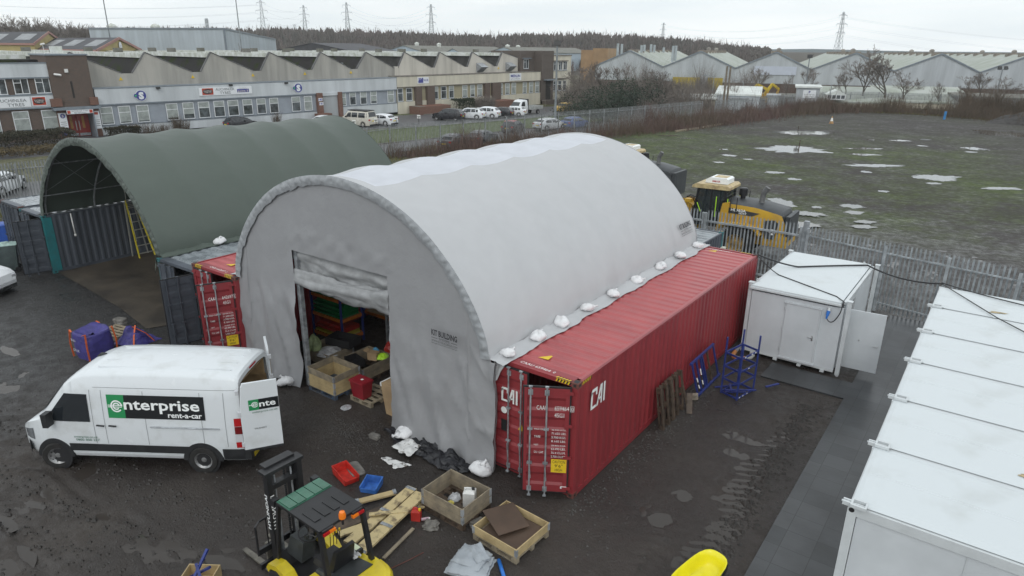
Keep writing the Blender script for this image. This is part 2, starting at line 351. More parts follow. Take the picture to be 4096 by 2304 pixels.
def corr_pts(L, p, d, taper=.15):
    q = [(0,0)]; n = int(L/p); p = L/n
    for i in range(n):
        a = i*p; q += [(a+.04*p,0),(a+.25*p,0),(a+.46*p,d),(a+.75*p,d),(a+.96*p,0)]
    return q+[(L,0)]
CW = 2.438
def door(root, hx, w, H, sgn, ang, mats, frame_m, text=None, hatch=None, bars=(.50,.86), corr=True):
    """hinged at local (hx, 0); sgn=-1 : right-hand door extending towards -x"""
    z0, z1 = .16, H-.14; b = MB(); pw = w-.03
    X = lambda t: sgn*t
    # skin with pressed horizontal recesses, thickness .045
    zs = [(z0,0)]
    n = 5; seg = (z1-z0-.24)/n
    for i in range(n):
        a = z0+.12+i*seg
        zs += [(a+.10*seg,0),(a+.24*seg,.03 if mats is not GREYC else .010),(a+.62*seg,.03 if mats is not GREYC else .010),(a+.78*seg,0)] if corr else []
    zs.append((z1,0))
    a0, a1 = sorted((X(.12), X(pw-.1)))
    b.add([(a0,-.05+d,z) for z, d in zs]+[(a1,-.05+d,z) for z, d in zs], [(i, len(zs)+i, len(zs)+i+1, i+1) for i in range(len(zs)-1)], 0)
    for p0, p1 in ((.03,.12),(pw-.1,pw-.03)):
        u0, u1 = sorted((X(p0), X(p1))); b.box(u0,u1,-.056,-.0,z0,z1,0)
    u0, u1 = sorted((X(.03), X(pw-.03))); b.box(u0,u1,-.01,0,z0+.005,z1-.005,1)
    b.box(a0,a1,-.054,-.012,z1-.05,z1,0); b.box(a0,a1,-.054,-.012,z0,z0+.06,0)
    g0, g1 = sorted((X(0), X(pw)))
    for q in ((g0,g1,z1,z1+.035),(g0,g1,z0-.035,z0)): b.box(q[0],q[1],-.045,-.003,q[2],q[3],2)
    b.box(*sorted((X(0),X(.03))),-.045,-.003,z0,z1,2); b.box(*sorted((X(pw-.03),X(pw))),-.045,-.003,z0,z1,2)
    d = b.build('door', [mats, DARKIN, BLACKR], root, loc=True); d.location = (hx,0,0); d.rotation_euler = (0,0,ang)
    for f in bars:
        x = X(.03+f*(pw-.06)); r = MB(); r.tube([(x,-.085,z0-.09),(x,-.085,z1+.06)], .019, 8)
        for zz in (z0+.06, z1-.1): r.box(x-.05,x+.05,-.078,-.05,zz-.06,zz+.06)
        for zz in (z0-.09, z1+.05): r.box(x-.04,x+.04,-.12,-.07,zz-.015,zz+.015)
        for zz in (z0+.75, z0+(z1-z0)*.62): r.box(x-.055,x+.055,-.11,-.05,zz-.02,zz+.02)
        hz = z0+.62+.15*f; r.bar((x,-.12,hz),(x-sgn*.30*0+.03,-.12,hz-.38),.03,.02)
        r.build('locking_bar', mats if mats is GREYC else GALV, d, loc=True)
    for k in range(4):
        hb = MB(); zz = z0+.1+k*(z1-z0-.2)/3; u0, u1 = sorted((X(-.05),X(.13))); hb.box(u0,u1,-.075,-.045,zz-.035,zz+.035); hb.build('hinge', frame_m, d, loc=True)
    if text: text(d, X, z0, z1, pw)
    return d
def container(label, x0, y0, L, H, side, roof, frame0, cat='shipping container', la=0., ra=0., textR=None, textL=None, doors=True, vents=False, group=None):
    root = T('shipping_container', label, cat, (x0,y0,0), 0, group); frame = side if frame0 is TEAL else frame0
    fr = MB()
    for x in (0, CW-.16):
        for y in (0, L-.16): pb = MB(); pb.box(x+.01,x+.15,y+.01,y+.15,.118,H-.118,0); pb.build('corner_post', frame0, root, loc=True)
    for y in (0.02,L-.12): fr.box(.16,CW-.16,y,y+.1,H-.11,H-.01,0); fr.box(.16,CW-.16,y,y+.1,.02,.15,0)
    for x in (.01,CW-.07): fr.box(x,x+.06,.16,L-.16,H-.075,H-.012,0); fr.box(x,x+.06,.16,L-.16,.02,.16,0)
    fr.box(.16,CW-.16,.12,.30,H-.02,H-.006,0)                      # header plate
    fr.build('frame', frame, root, loc=True)
    fl = MB(); fl.box(.06,CW-.06,.1,L-.1,.10,.155); fl.build('floor', PLYF if True else 0, root, loc=True)
    for s_ in (0,1):
        b = MB(); pr = corr_pts(L-.32, .277, .034)
        X = (lambda d: .012+d) if s_ == 0 else (lambda d: CW-.012-d)
        b.add([(X(d), .16+t, .15) for t, d in pr]+[(X(d), .16+t, H-.07) for t, d in pr], [(i,i+1,len(pr)+i+1,len(pr)+i) for i in range(len(pr)-1)])
        b.build('side_wall', side, root, loc=True)
    b = MB(); pr = corr_pts(CW-.32, .25, .03)
    b.add([(.16+t, L-.02-d, .15) for t, d in pr]+[(.16+t, L-.02-d, H-.1) for t, d in pr], [(i,i+1,len(pr)+i+1,len(pr)+i) for i in range(len(pr)-1)]); b.build('end_wall', side, root, loc=True)
    # roof with pressed cross ribs
    b = MB(); pr = corr_pts(L-.44, .36, .026); n = len(pr); vs = []
    for x, k in ((.07,0),(.16,0),(.21,1),(CW-.21,1),(CW-.16,0),(CW-.07,0)):
        vs += [(x, .30+t, H-.036+d*k) for t, d in pr]
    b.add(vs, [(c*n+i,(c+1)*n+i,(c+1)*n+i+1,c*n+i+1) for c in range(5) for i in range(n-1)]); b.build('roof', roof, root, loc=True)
    for x in (0, CW-.162):
        for y in (0, L-.178):
            for z in (0, H-.118):
                b = MB(); b.box(x,x+.162,y,y+.178,z,z+.118,0)
                cx = x+.081; b.box(cx-.055,cx+.055,y+.03,y+.148,z+.119 if z else z+.001,z+.121 if z else z+.003,1) if z else 0
                fy = y-.001 if y == 0 else y+.178; b.box(cx-.03,cx+.03,fy-.001,fy+.002,z+.03,z+.09,1)
                fx = x-.001 if x == 0 else x+.162; b.box(fx-.001,fx+.002,y+.05,y+.12,z+.03,z+.09,1)
                b.build('corner_casting', [frame0 if frame0 is TEAL else RUST, BLACKR], root, loc=True)
    if doors:
        w = (CW-.30)/2
        door(root, .15, w, H, 1, -la, side, frame, textL); door(root, CW-.15, w, H, -1, ra, side, frame, textR)
    return root
def cont_text(num, big=True):
    def tx(d, X, z0, z1, pw):
        x0 = -pw+.06; b = MB(); y = -.058
        def L_(st, x, z, h, w=None, m=0, al='L'): b.text(st, (x,y,z), (1,0,0), (0,0,1), h, w, m, al)
        zt = z1-.52
        L_('CAAU', x0+.24, zt, .105, .24); L_(num, x0+.63, zt, .105, .31); L_('0', x0+.985, zt, .09, .05); L_('45G1', x0+.63, zt-.17, .105, .21)
        for a in ((x0+.965,x0+1.05,zt-.02,zt-.012),(x0+.965,x0+1.05,zt+.108,zt+.116)): b.box(a[0],a[1],y-.001,y,a[2],a[3],0)
        b.box(x0+.965,x0+.972,y-.001,y,zt-.02,zt+.11,0); b.box(x0+1.043,x0+1.05,y-.001,y,zt-.02,zt+.11,0)
        rows = [('MAX GROSS','32.500 KGS.'),('','71.650 LBS.'),('TARE','3.700 KGS.'),('','8.160 LBS.'),('NET','28.800 KGS.'),('','63.490 LBS.'),('CU. CAP.','76.4 CU.M.'),('','2.700 CU.FT.')]
        for i, (a, c) in enumerate(rows):
            z = zt-.50-i*.098; sm = a in ('MAX GROSS','NET')
            if a: L_(a, x0+.20, z, .035 if sm else .055, .30 if a=='MAX GROSS' else (.10 if a=='NET' else (.14 if a == 'TARE' else .22)))
            L_(c, x0+.90, z, .035 if sm else .055, .32, al='R')
        b.build('lettering', WHT, d, loc=True)
        s_ = MB(); cx, cz = x0+.76, z0+.68; s_.box(cx-.17,cx+.17,-.0585,-.056,cz-.17,cz+.17,0)
        for st, dz, ww in (('CAUTION',.07,.28),("9'6\"",-.035,.18),('HIGH',-.14,.16)): s_.text(st, (cx,-.060,cz+dz), (1,0,0),(0,0,1), .075, ww, 1, 'C')
        s_.build('caution_sticker', [YEL, BLK], d, loc=True)
        s_ = MB(); cx, cz = x0+.88, z0+.12; s_.box(cx-.07,cx+.07,-.0585,-.056,cz-.03,cz+.03,0); s_.text('CIMC', (cx,-.060,cz-.015), (1,0,0),(0,0,1), .03, .1, 1, 'C'); s_.build('maker_plate', [WHT, BLUEL], d, loc=True)
    return tx
def cai(b, o, u, v, h, m=0):
    """the angular three-letter owner mark, drawn as slabs"""
    o = Vector(o); u = Vector(u); v = Vector(v)
    def P_(pts): b.poly([o+u*(x*h)+v*(y*h) for x, y in pts], m)
    P_([(.10,1),(.55,1),(.55,.62),(.43,.62),(.43,.84),(.16,.84),(.0,.66),(.02,.90)]); P_([(0,.9),(.16,.84),(.14,.14),(0,0)]); P_([(0,0),(.14,.14),(.46,.14),(.50,0)])
    P_([(.50,0),(.64,0),(.92,.78),(.82,.98)]); P_([(.82,.98),(1.02,1),(1.02,0),(.90,0),(.90,.72)]); P_([(.62,.28),(.92,.40),(.92,.28),(.66,.20)])
    P_([(1.14,0),(1.28,0),(1.28,1),(1.14,1)])
def cai_door(d, X, z0, z1, pw):
    b = MB(); cai(b, (.30,-.058,z1-.86), (1,0,0), (0,0,1), .36); b.build('lettering', WHT, d, loc=True)
    s_ = MB(); s_.prism([(0,0),(.17,0),(.085,.17)], (pw-.25,-.056,z0+1.12), (1,0,0),(0,0,1),(0,-.004,0),0)
    s_.build('warning_sticker', YEL, d, loc=True); s_ = MB(); s_.box(.30,.46,-.06,-.056,z0+.95,z0+1.25); s_.build('data_plate', BLK, d, loc=True); s_ = MB(); s_.lathe([(0,0),(.085,0)], 20, (.38,-.061,z0+1.50), 'y'); s_.build('round_sticker', WHT, d, loc=True)
def top_marks(root, H, L, num, far=True):
    b = MB(); z = H-.0045
    b.text('CAAU '+num, (.82,.135,z), (1,0,0),(0,1,0), .10, .80, 0)
    b.text('0', (1.70,.135,z), (1,0,0),(0,1,0), .09, .05, 0)
    def hatch(x, y, fx, dirx):
        for i in range(5):
            o = Vector(x)+Vector(dirx)*(i*.075)
            b.poly([o, o+Vector(dirx)*.038, o+Vector(dirx)*.075+Vector(fx)*.075, o+Vector(dirx)*.037+Vector(fx)*.075], 1)
            b.poly([o+Vector(dirx)*.038, o+Vector(dirx)*.075, o+Vector(dirx)*.112+Vector(fx)*.075, o+Vector(dirx)*.075+Vector(fx)*.075], 2)
    for xx in (.17, CW-.58):
        hatch((xx,.013,z), 0, (0,1,0), (1,0,0)); hatch((xx,.018,H-.095), 0, (0,0,1), (1,0,0))
    hatch((CW+.001,.18,H-.085), 0, (0,0,1), (0,1,0))
    hatch((.25,L-.1,H-.009), 0, (0,1,0), (1,0,0)); hatch((CW-.62,L-.1,H-.009), 0, (0,1,0), (1,0,0))
    b.build('lettering', [WHT, YEL, BLK], root, loc=True)
    s_ = MB(); s_.prism([(0,0),(.26,.02),(.24,.24),(.20,.25)], (1.0,.62,H-.010), (1,0,0),(0,1,0),(0,0,.003)); s_.build('warning_sticker', YEL, root, loc=True)
    if far:
        s_ = MB(); s_.text('CAAU '+num+' 0', (1.60,L-.28,H-.0085), (-1,0,0),(0,-1,0), .10, .80, 0); s_.build('lettering', WHT, root, loc=True)
        s_ = MB(); s_.prism([(0,0),(.26,.02),(.24,.24)], (.85,L-.62,H-.010), (1,0,0),(0,1,0),(0,0,.003)); s_.build('warning_sticker', YEL, root, loc=True)
HH = 2.896
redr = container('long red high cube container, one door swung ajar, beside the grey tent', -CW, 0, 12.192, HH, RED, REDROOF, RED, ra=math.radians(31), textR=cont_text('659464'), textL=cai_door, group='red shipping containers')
top_marks(redr, HH, 12.192, '659464')
b = MB(); cai(b, (CW-.008,.62,1.98), (0,1,0), (0,0,1), .50); b.build('lettering', WHT, redr, loc=True)
redl = container('red container with an open door, half hidden by the left foot of the grey tent', -12.0-CW, -.38, 12.192, HH, RED, REDROOF, RED, ra=math.radians(64), textR=cont_text('642697'), group='red shipping containers')
top_marks(redl, HH, 12.192, '642697', False)
H2 = 2.591
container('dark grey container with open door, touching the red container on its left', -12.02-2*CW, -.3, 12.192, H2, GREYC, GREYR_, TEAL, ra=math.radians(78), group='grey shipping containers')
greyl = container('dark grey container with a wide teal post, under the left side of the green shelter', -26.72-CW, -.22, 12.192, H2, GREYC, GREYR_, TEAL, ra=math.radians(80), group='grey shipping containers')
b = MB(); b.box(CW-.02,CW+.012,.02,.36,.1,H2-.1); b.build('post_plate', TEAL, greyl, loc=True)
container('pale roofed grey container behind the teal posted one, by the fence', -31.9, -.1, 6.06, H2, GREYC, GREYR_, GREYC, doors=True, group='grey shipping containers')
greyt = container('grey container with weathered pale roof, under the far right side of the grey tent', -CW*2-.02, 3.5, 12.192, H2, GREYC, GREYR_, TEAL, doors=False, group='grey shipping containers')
# electrical box on the teal corner
t = T('switch_box', 'cream electrical switch box fixed to the teal corner of the grey container', 'switch box', (-2.44,15.6,1.75))
b = MB(); b.box(-2.45,-2.29,15.42,15.68,1.62,1.98,0); b.build('case', M('cream_plastic', (.62,.62,.52), .5, .05), t)
b = MB(); b.box(-2.29,-2.27,15.48,15.62,1.72,1.86,0); b.build('isolator_plate', YEL, t); b = MB(); b.tube([(-2.37,15.5,1.62),(-2.38,15.5,.9),(-2.4,15.5,.1)], .018, 6); b.build('conduit', BLACKR, t)
# ================================================================== fabric
def fabric(name, c, var=.08, rough=.62, trans=0., b1=.35, vs_=2.0):
    m = M(name, c, rough, var, vs_); n, P = NODES(m); L = n.links
    tc = n.nodes.new('ShaderNodeTexCoord'); mp = n.nodes.new('ShaderNodeMapping'); mp.inputs['Scale'].default_value = (3.2,1.1,3.2); mp.inputs['Rotation'].default_value = (.3,.5,.4)
    t = n.nodes.new('ShaderNodeTexNoise'); t.inputs['Scale'].default_value = 1.5; t.inputs['Detail'].default_value = 5; t.inputs['Distortion'].default_value = 1.2
    bp = n.nodes.new('ShaderNodeBump'); bp.inputs['Strength'].default_value = b1; bp.inputs['Distance'].default_value = .05
    L.new(tc.outputs['Object'], mp.inputs[0]); L.new(mp.outputs[0], t.inputs[0]); L.new(t.outputs[0], bp.inputs['Height']); L.new(bp.outputs[0], P.inputs['Normal'])
    if trans:
        tr = n.nodes.new('ShaderNodeBsdfTranslucent'); tr.inputs[0].default_value = (*c, 1); mx = n.nodes.new('ShaderNodeMixShader'); mx.inputs[0].default_value = trans
        o = [q for q in n.nodes if q.type == 'OUTPUT_MATERIAL'][0]; L.new(P.outputs[0], mx.inputs[1]); L.new(tr.outputs[0], mx.inputs[2]); L.new(mx.outputs[0], o.inputs[0])
    return m
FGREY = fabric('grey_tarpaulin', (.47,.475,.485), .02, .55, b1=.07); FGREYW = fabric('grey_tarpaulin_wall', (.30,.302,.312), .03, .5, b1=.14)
FWHT = fabric('white_translucent_sheet', (.70,.72,.77), .03, trans=.18, b1=.15); FGRN = fabric('green_tarpaulin', (.074,.094,.079), .03, .55, b1=.14)
FTRIM = fabric('grey_trim_sheet', (.33,.345,.36), .08, .4, b1=.35, vs_=5)
def interp(tab, t):
    n = len(tab)-1; f = t*n; i = min(n-1, int(f)); q = f-i
    P = [Vector(tab[max(0,i-1)]), Vector(tab[i]), Vector(tab[i+1]), Vector(tab[min(n,i+2)])]
    return .5*((2*P[1])+(P[2]-P[0])*q+(2*P[0]-5*P[1]+4*P[2]-P[3])*q*q+(3*P[1]-P[0]-3*P[2]+P[3])*q**3)
def resample(tab, n):
    d = [interp(tab, i/400) for i in range(401)]; s_ = [0]
    for a, b_ in zip(d, d[1:]): s_.append(s_[-1]+(b_-a).length)
    o = []; j = 0
    for i in range(n+1):
        t = s_[-1]*i/n
        while j < 399 and s_[j+1] < t: j += 1
        f = (t-s_[j])/max(1e-9, s_[j+1]-s_[j]); o.append(d[j].lerp(d[j+1], max(0,min(1,f))))
    return o
# ---- the grey tent
HT = [(4.95,0),(4.86,.5),(4.48,1.25),(3.88,2.0),(3.02,2.72),(2.05,3.22),(1.05,3.50),(0,3.60)]
CX, ZB = -7.15, 2.93
NA = 72
arch = resample([(-x, z) for x, z in HT]+[(x, z) for x, z in HT[::-1][1:]], NA)
arch = [Vector((CX+a.x, ZB+a.y)) for a in arch]
def anorm(ar, j):
    a = ar[max(0,j-1)]; b_ = ar[min(len(ar)-1,j+1)]; d = (b_-a).normalized(); return Vector((-d.y, d.x))
tent = T('shelter_tent', 'large pale grey fabric arch tent with an open doorway, spanning the red containers', 'tent', (CX,0,0))
NB, SPB = 6, 10; YT0, YT1 = -.25, 12.05; NY = NB*SPB
def roofpt(ar, i, j, amp=.10, low=.07, sd=0, y0=YT0, y1=YT1, out=0.):
    y = y0+(y1-y0)*i/NY; t = (i%SPB)/SPB; n = anorm(ar, j); q = min(j, NA-j)/NA
    k = min(1, q*6); sag = amp*(1-abs(2*t-1)**1.7)*k
    wr = low*max(0, 1-q*7)*fbm(y*1.5+sd, 3.+sd, 0, 3)*1.2+.012*fbm(y*2.3, j*.25+sd, 5, 3)
    wr += .03*max(0, 1-q*9)*math.sin(y*7+2*fbm(y*.9, sd, 4)+j*.3)*.6
    p = ar[j]-n*(sag-wr-out); return Vector((p.x, y, p.y))
jL, jR = None, None
for j in range(NA+1):
    if jL is None and arch[j].x > CX-1.0: jL = j
    if arch[j].x < CX+1.22: jR = j
b = MB(); vs = [roofpt(arch, i, j) for i in range(NY+1) for j in range(NA+1)]; fs = []; fw = []
for i in range(NY):
    for j in range(NA):
        q = (i*(NA+1)+j, i*(NA+1)+j+1, (i+1)*(NA+1)+j+1, (i+1)*(NA+1)+j)
        (fw if (jL <= j < jR and 2 <= i < NY-1) else fs).append(q)
b.add(vs, fs); b.build('roof_cover', FGREY, tent, smooth=True)
def compact(vs, fs):
    u = sorted({i for f in fs for i in f}); mp_ = {o: k for k, o in enumerate(u)}; return [vs[i] for i in u], [tuple(mp_[i] for i in f) for f in fs]
b = MB(); b.add(*compact(vs, fw)); b.build('roof_light', FWHT, tent, smooth=True)
# loose skirt spilling onto the red container roof
def skirt(tn, xs, edge, zc, side, mat, y0=YT0, y1=YT1+.25, n=90, m=9, name='skirt'):
    b = MB()
    def fn(i, j):
        y = y0+(y1-y0)*i/n; t = j/m; w_ = edge(y)
        x = xs+(w_-xs)*t; z = ZB+.03+(zc-ZB-.03)*min(1, t*1.6)+.022*abs(fbm(y*2.2, t*2, 3, 3))*(1-t)*4+.02*math.sin(y*5+4*fbm(y*.7,0,8))*(1-t)
        return (x, y+.06*fbm(y*3, t*3, 9)*t, max(z, zc+.006))
    b.grid(fn, n, m); return b.build(name, mat, tn, smooth=True)
skirt(tent, -2.21, lambda y: -1.78+.03*math.sin(y*3.1)+.05*fbm(y*1.9, 0, 1), HH+.004, 1, FGREY)
skirt(tent, -12.08, lambda y: -12.42+.05*fbm(y*1.9, 0, 2), HH+.004, -1, FGREY)
# pointed loose corner hanging over the container front
b = MB(); b.grid(lambda i, j: (-2.22+.42*(i/8)*(1-(j/8)*.75)+.06*j/8, -.02-.13*(j/8)**1.0-.015*math.sin(i*1.3), HH+.02-(.50*(j/8)**1.6)+.03*fbm(i*.4,j*.4,3)), 8, 8); b.build('corner_flap', FGREY, tent, smooth=True)
# wrinkled trim round the front arch
def trim(tn, ar, y, wd, mat, amp=.05, name='arch_trim', sd=0., n2=6, fold=.10):
    b = MB(); n = len(ar)-1; sub = 5
    def fn(i, j):
        f = i/sub; k = min(n-1, int(f)); q = f-k; p = ar[k].lerp(ar[min(n,k+1)], q); nn = anorm(ar, k).lerp(anorm(ar, min(n,k+1)), q).normalized()
        t = j/n2; s_ = f*.2
        w_ = wd*(1+.22*fbm(s_*2.2+sd, 0, 2)); d = amp*(fbm(s_*6+sd, t*2.5, 1, 4)*1.3+.5*math.sin(s_*26+t*3+3*fbm(s_*3,0,sd+2)))*math.sin(math.pi*min(1,t*1.2+.05))
        pp = p-nn*(w_*t-.01)
        return (pp.x, y-d-.03*math.sin(math.pi*t)-fold*t*0, pp.y)
    b.grid(fn, n*sub, n2); return b.build(name, mat, tn, smooth=True)
trim(tent, arch, YT0-.005, .26, FTRIM, .020)
trim(tent, arch, YT1+.005, .24, FTRIM, .03)
# gable wall with door opening
DX0, DX1, DZ = -9.23, -5.45, 4.24
wx = [-12.08+i*.11 for i in range(26)]+[DX0]+[DX0+(DX1-DX0)*i/34 for i in range(1,34)]+[DX1]+[DX1+(-2.04-DX1)*i/32 for i in range(1,33)]
wx = sorted(set(round(q,3) for q in wx if q < DX0-.03 or q >= DX0-.001))
def archz(x):
    for a, c in zip(arch, arch[1:]):
        if a.x <= x <= c.x: return a.y+(c.y-a.y)*(x-a.x)/max(1e-6,c.x-a.x)
    return ZB
def wally(x, z):
    base = YT0+.05
    lo = max(0, min(1, (3.15-z)/.5)); dd = min(abs(x-DX0), abs(x-DX1))
    f = .012*fbm(x*.8, z*.5, 2, 3)
    f += lo*(.10*(1-abs(fbm(x*1.15+.42*z, z*.28, 5, 3))*2.2)**3*.8+.05*fbm(x*1.6+.35*z, z*.45, 5, 4)+.022*math.sin((x+.28*z)*8.5+3*fbm(x*.7, z*.4, 1))*(.5+.5*lo))
    f += .10*max(0, 1-z/1.0)**1.5*(.8+1.4*fbm(x*1.8, 1, 6))
    tp = max(0, 1-abs(z-4.62)/.42)*(1 if DX0-.1 < x < DX1+.1 else max(0,1-dd*3)) 
    f += tp*(.06*(1-abs(fbm(x*1.9+z*1.2, z*1.6-x*.5, 8, 3))*2.4)**3*.8+.02*math.sin((x*1.0-z*1.6)*9+3*fbm(x,z,4))*tp)
    return base-f-.07*lo*max(0,1-z/3.2)
b = MB(); NZ = 46; idx = {}
vs = []; fs = []
for i, x in enumerate(wx):
    zt = archz(max(-12.09,min(-2.21,x)))-.12 if -12.09 < x < -2.2 else ZB-.05
    rows = []
    zl = [DZ*k/30 for k in range(31)]+[DZ+(zt-DZ)*k/16 for k in range(1,17)] if zt > DZ+.1 else [max(.0,zt)*k/46 for k in range(47)]
    idx[i] = (zl, len(vs))
    for z in zl:
        xx = x
        if x > -3.2: xx = x+.0*(z)
        vs.append((xx, wally(x, z), z+(.02 if z == 0 else 0)))
for i in range(len(wx)-1):
    a, oa = idx[i]; c, oc = idx[i+1]; inside = wx[i] >= DX0-.001 and wx[i+1] <= DX1+.001
    for k in range(46):
        if inside and k < 30: continue
        fs.append((oa+k, oc+k, oc+k+1, oa+k+1))
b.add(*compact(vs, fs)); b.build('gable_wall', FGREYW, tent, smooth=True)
# return of the wall at its right edge, tucked back to the container
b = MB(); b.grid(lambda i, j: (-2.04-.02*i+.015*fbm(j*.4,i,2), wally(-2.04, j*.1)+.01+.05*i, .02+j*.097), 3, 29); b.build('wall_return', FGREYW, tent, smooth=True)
# rolled up door curtain
b = MB()
def cur(i, j):
    x = DX0+.02+(DX1-DX0-.04)*i/60; t = j/16; u = (x-DX0)/(DX1-DX0)
    zb = 3.62-.05*math.sin(math.pi*u)+.12*u*0
    z = DZ+.03+(zb-DZ)*t
    return (x, YT0+.22-.05*math.sin(t*3.1)-.035*math.sin(t*9+u*5+3*fbm(x*.6,z,3))-.06*fbm(x*1.1+z*1.5, z*3, 2, 4), z)
b.grid(cur, 60, 16); FMUD = fabric('muddy_grey_sheet', (.30,.305,.31), .12, .5, b1=.3, vs_=3); 
nm, pm = NODES(FMUD); b.build('curtain', FMUD, tent, smooth=True)
b = MB()
def roll(i, j):
    x = DX0-.02+(DX1-DX0+.04)*i/70; u = (x-DX0)/(DX1-DX0); a = 2*math.pi*j/26
    r = .125+.04*u+.05*fbm(x*1.3, math.cos(a)*1.6, math.sin(a)*1.6+4, 4)+.026*math.sin(a*3+x*1.1+2.5*fbm(x*.8,0,3))+.014*math.sin(a*7+x*1.9+2*fbm(x,0,5))
    zc = 3.44-.07*math.sin(math.pi*min(1,u*1.1))+.08*u
    return (x, YT0+.13+r*.70*math.cos(a), zc+r*1.75*math.sin(a))
b.grid(roll, 70, 26); b.build('curtain_roll', FMUD, tent, smooth=True)
# steel door posts and inner frames
b = MB(); 
for x in (DX0+.06, DX1+.02): b.box(x-.09,x+.05,YT0+.12,YT0+.24,0,DZ+.1)
b.box(DX0-.1,DX1+.1,YT0+.12,YT0+.2,DZ+.02,DZ+.14); b.build('door_frame', GALV, tent)
for k in range(NB+1):
    y = YT0+.06+(YT1-YT0-.12)*k/NB; b = MB(); b.tube([(p.x-anorm(arch,j*3).x*.1, y, p.y-anorm(arch,j*3).y*.1) for j, p in enumerate(arch[::3])], .04, 6)
    b.build('frame_arch', GALV, tent)
b = MB()
for j in (8, 20, 36, 52, 64):
    p = arch[j]-anorm(arch,j)*.26; b.tube([(p.x,YT0+.1,p.y),(p.x,YT1-.1,p.y)], .025, 6)
b.build('purlin', GALV, tent)
# printed maker's marks
LOGO = M('printed_ink', (.035,.035,.04), .7, 0)
def logo(o, u, v, w_, name, root):
    b = MB(); o = Vector(o); u = Vector(u).normalized(); v = Vector(v).normalized(); k = w_/.74; nn = u.cross(v)*.0
    b.text('KIT BUILDING', o+v*.20*k, u, v, .13*k, w_, bold=.035)
    b.text('SYSTEMS', o+u*(w_/2)+v*.115*k, u, v, .055*k, w_*.42, al='C'); b.text('WWW.KITBUILDINGS.COM', o+v*.045*k, u, v, .05*k, w_)
    b.text('INFO@KITBUILDINGS.COM 01324 227', o, u, v, .028*k, w_)
    for a, c in ((0,.24),(.76,1)): b.poly([o+u*w_*a+v*.135*k, o+u*w_*c+v*.135*k, o+u*w_*c+v*.145*k, o+u*w_*a+v*.145*k])
    b.build(name, LOGO, root)
logo((-3.80,YT0-.17,2.98), (1,0,0), (0,0,1), .80, 'printed_mark', tent)
p0 = arch[NA-5]; p1 = arch[NA-3]; up_ = Vector((p0.x-p1.x, 0, p0.y-p1.y)).normalized(); on = Vector((p1.x+.03, 10.7, p1.y-.0))
logo(on+Vector((.035,0,0)), (0,1,0), up_, .95, 'printed_mark', tent)
# ---- the green shelter
GT = [(5.0,0),(4.84,.55),(4.30,1.35),(3.62,2.10),(2.72,2.78),(1.78,3.28),(.9,3.56),(0,3.66)]
GXC, GZB = -22.02, 2.62
garch = resample([(-x, z) for x, z in GT]+[(x, z) for x, z in GT[::-1][1:]], NA); garch = [Vector((GXC+a.x, GZB+a.y)) for a in garch]
green = T('shelter_tent', 'dark green fabric arch shelter open at the front, left of the grey tent', 'tent', (GXC,0,0))
b = MB(); b.grid(lambda i, j: roofpt(garch, i, j, .10, .06, 20, -.10, 12.1), NY, NA); b.build('roof_cover', FGRN, green, smooth=True)
FGT = fabric('green_trim_sheet', (.095,.115,.10), .2, .5, b1=.9, vs_=5)
trim(green, garch, -.11, .30, FGT, .02, sd=5.); trim(green, garch, 12.11, .46, FGT, .02, sd=8.)
ZBs = ZB; ZB = GZB
skirt(green, -17.04, lambda y: -16.66+.04*math.sin(y*3)+.07*fbm(y*1.9,0,3), H2+.004, 1, FGRN, -.15, 12.2)
skirt(green, -26.92, lambda y: -27.3+.07*fbm(y*1.9,0,4), H2+.004, -1, FGRN, -.15, 12.2)
ZB = ZBs
b = MB(); b.grid(lambda i, j: (-17.07-.04*j+.12*i/6, -.16-.02*i+.04*fbm(i*.5,j*.5,1), H2+.08-.13*j*(.4+i/10)), 6, 6); b.build('corner_flap', FGRN, green, smooth=True)
for k in range(NB+1):
    y = .06+11.9*k/NB; b = MB(); b.tube([(p.x-anorm(garch,j*3).x*.1, y, p.y-anorm(garch,j*3).y*.1) for j, p in enumerate(garch[::3])], .04, 6); b.build('frame_arch', GALV, green)
b = MB()
for j in (6, 18, 36, 54, 66):
    p = garch[j]-anorm(garch,j)*.22; b.tube([(p.x,-.1,p.y),(p.x,12.0,p.y)], .025, 6)
b.build('purlin', GALV, green)
b = MB()
for a in (1,2): b.tube([(garch[6].x+.1,.0+(a-1)*2,garch[6].y),(garch[20].x,2.0*a,garch[20].y-.12)], .008, 5); b.tube([(garch[20].x,.0+(a-1)*2,garch[20].y-.12),(garch[6].x+.1,2.0*a,garch[6].y)], .008, 5)
b.build('bracing_wire', GALV, green)
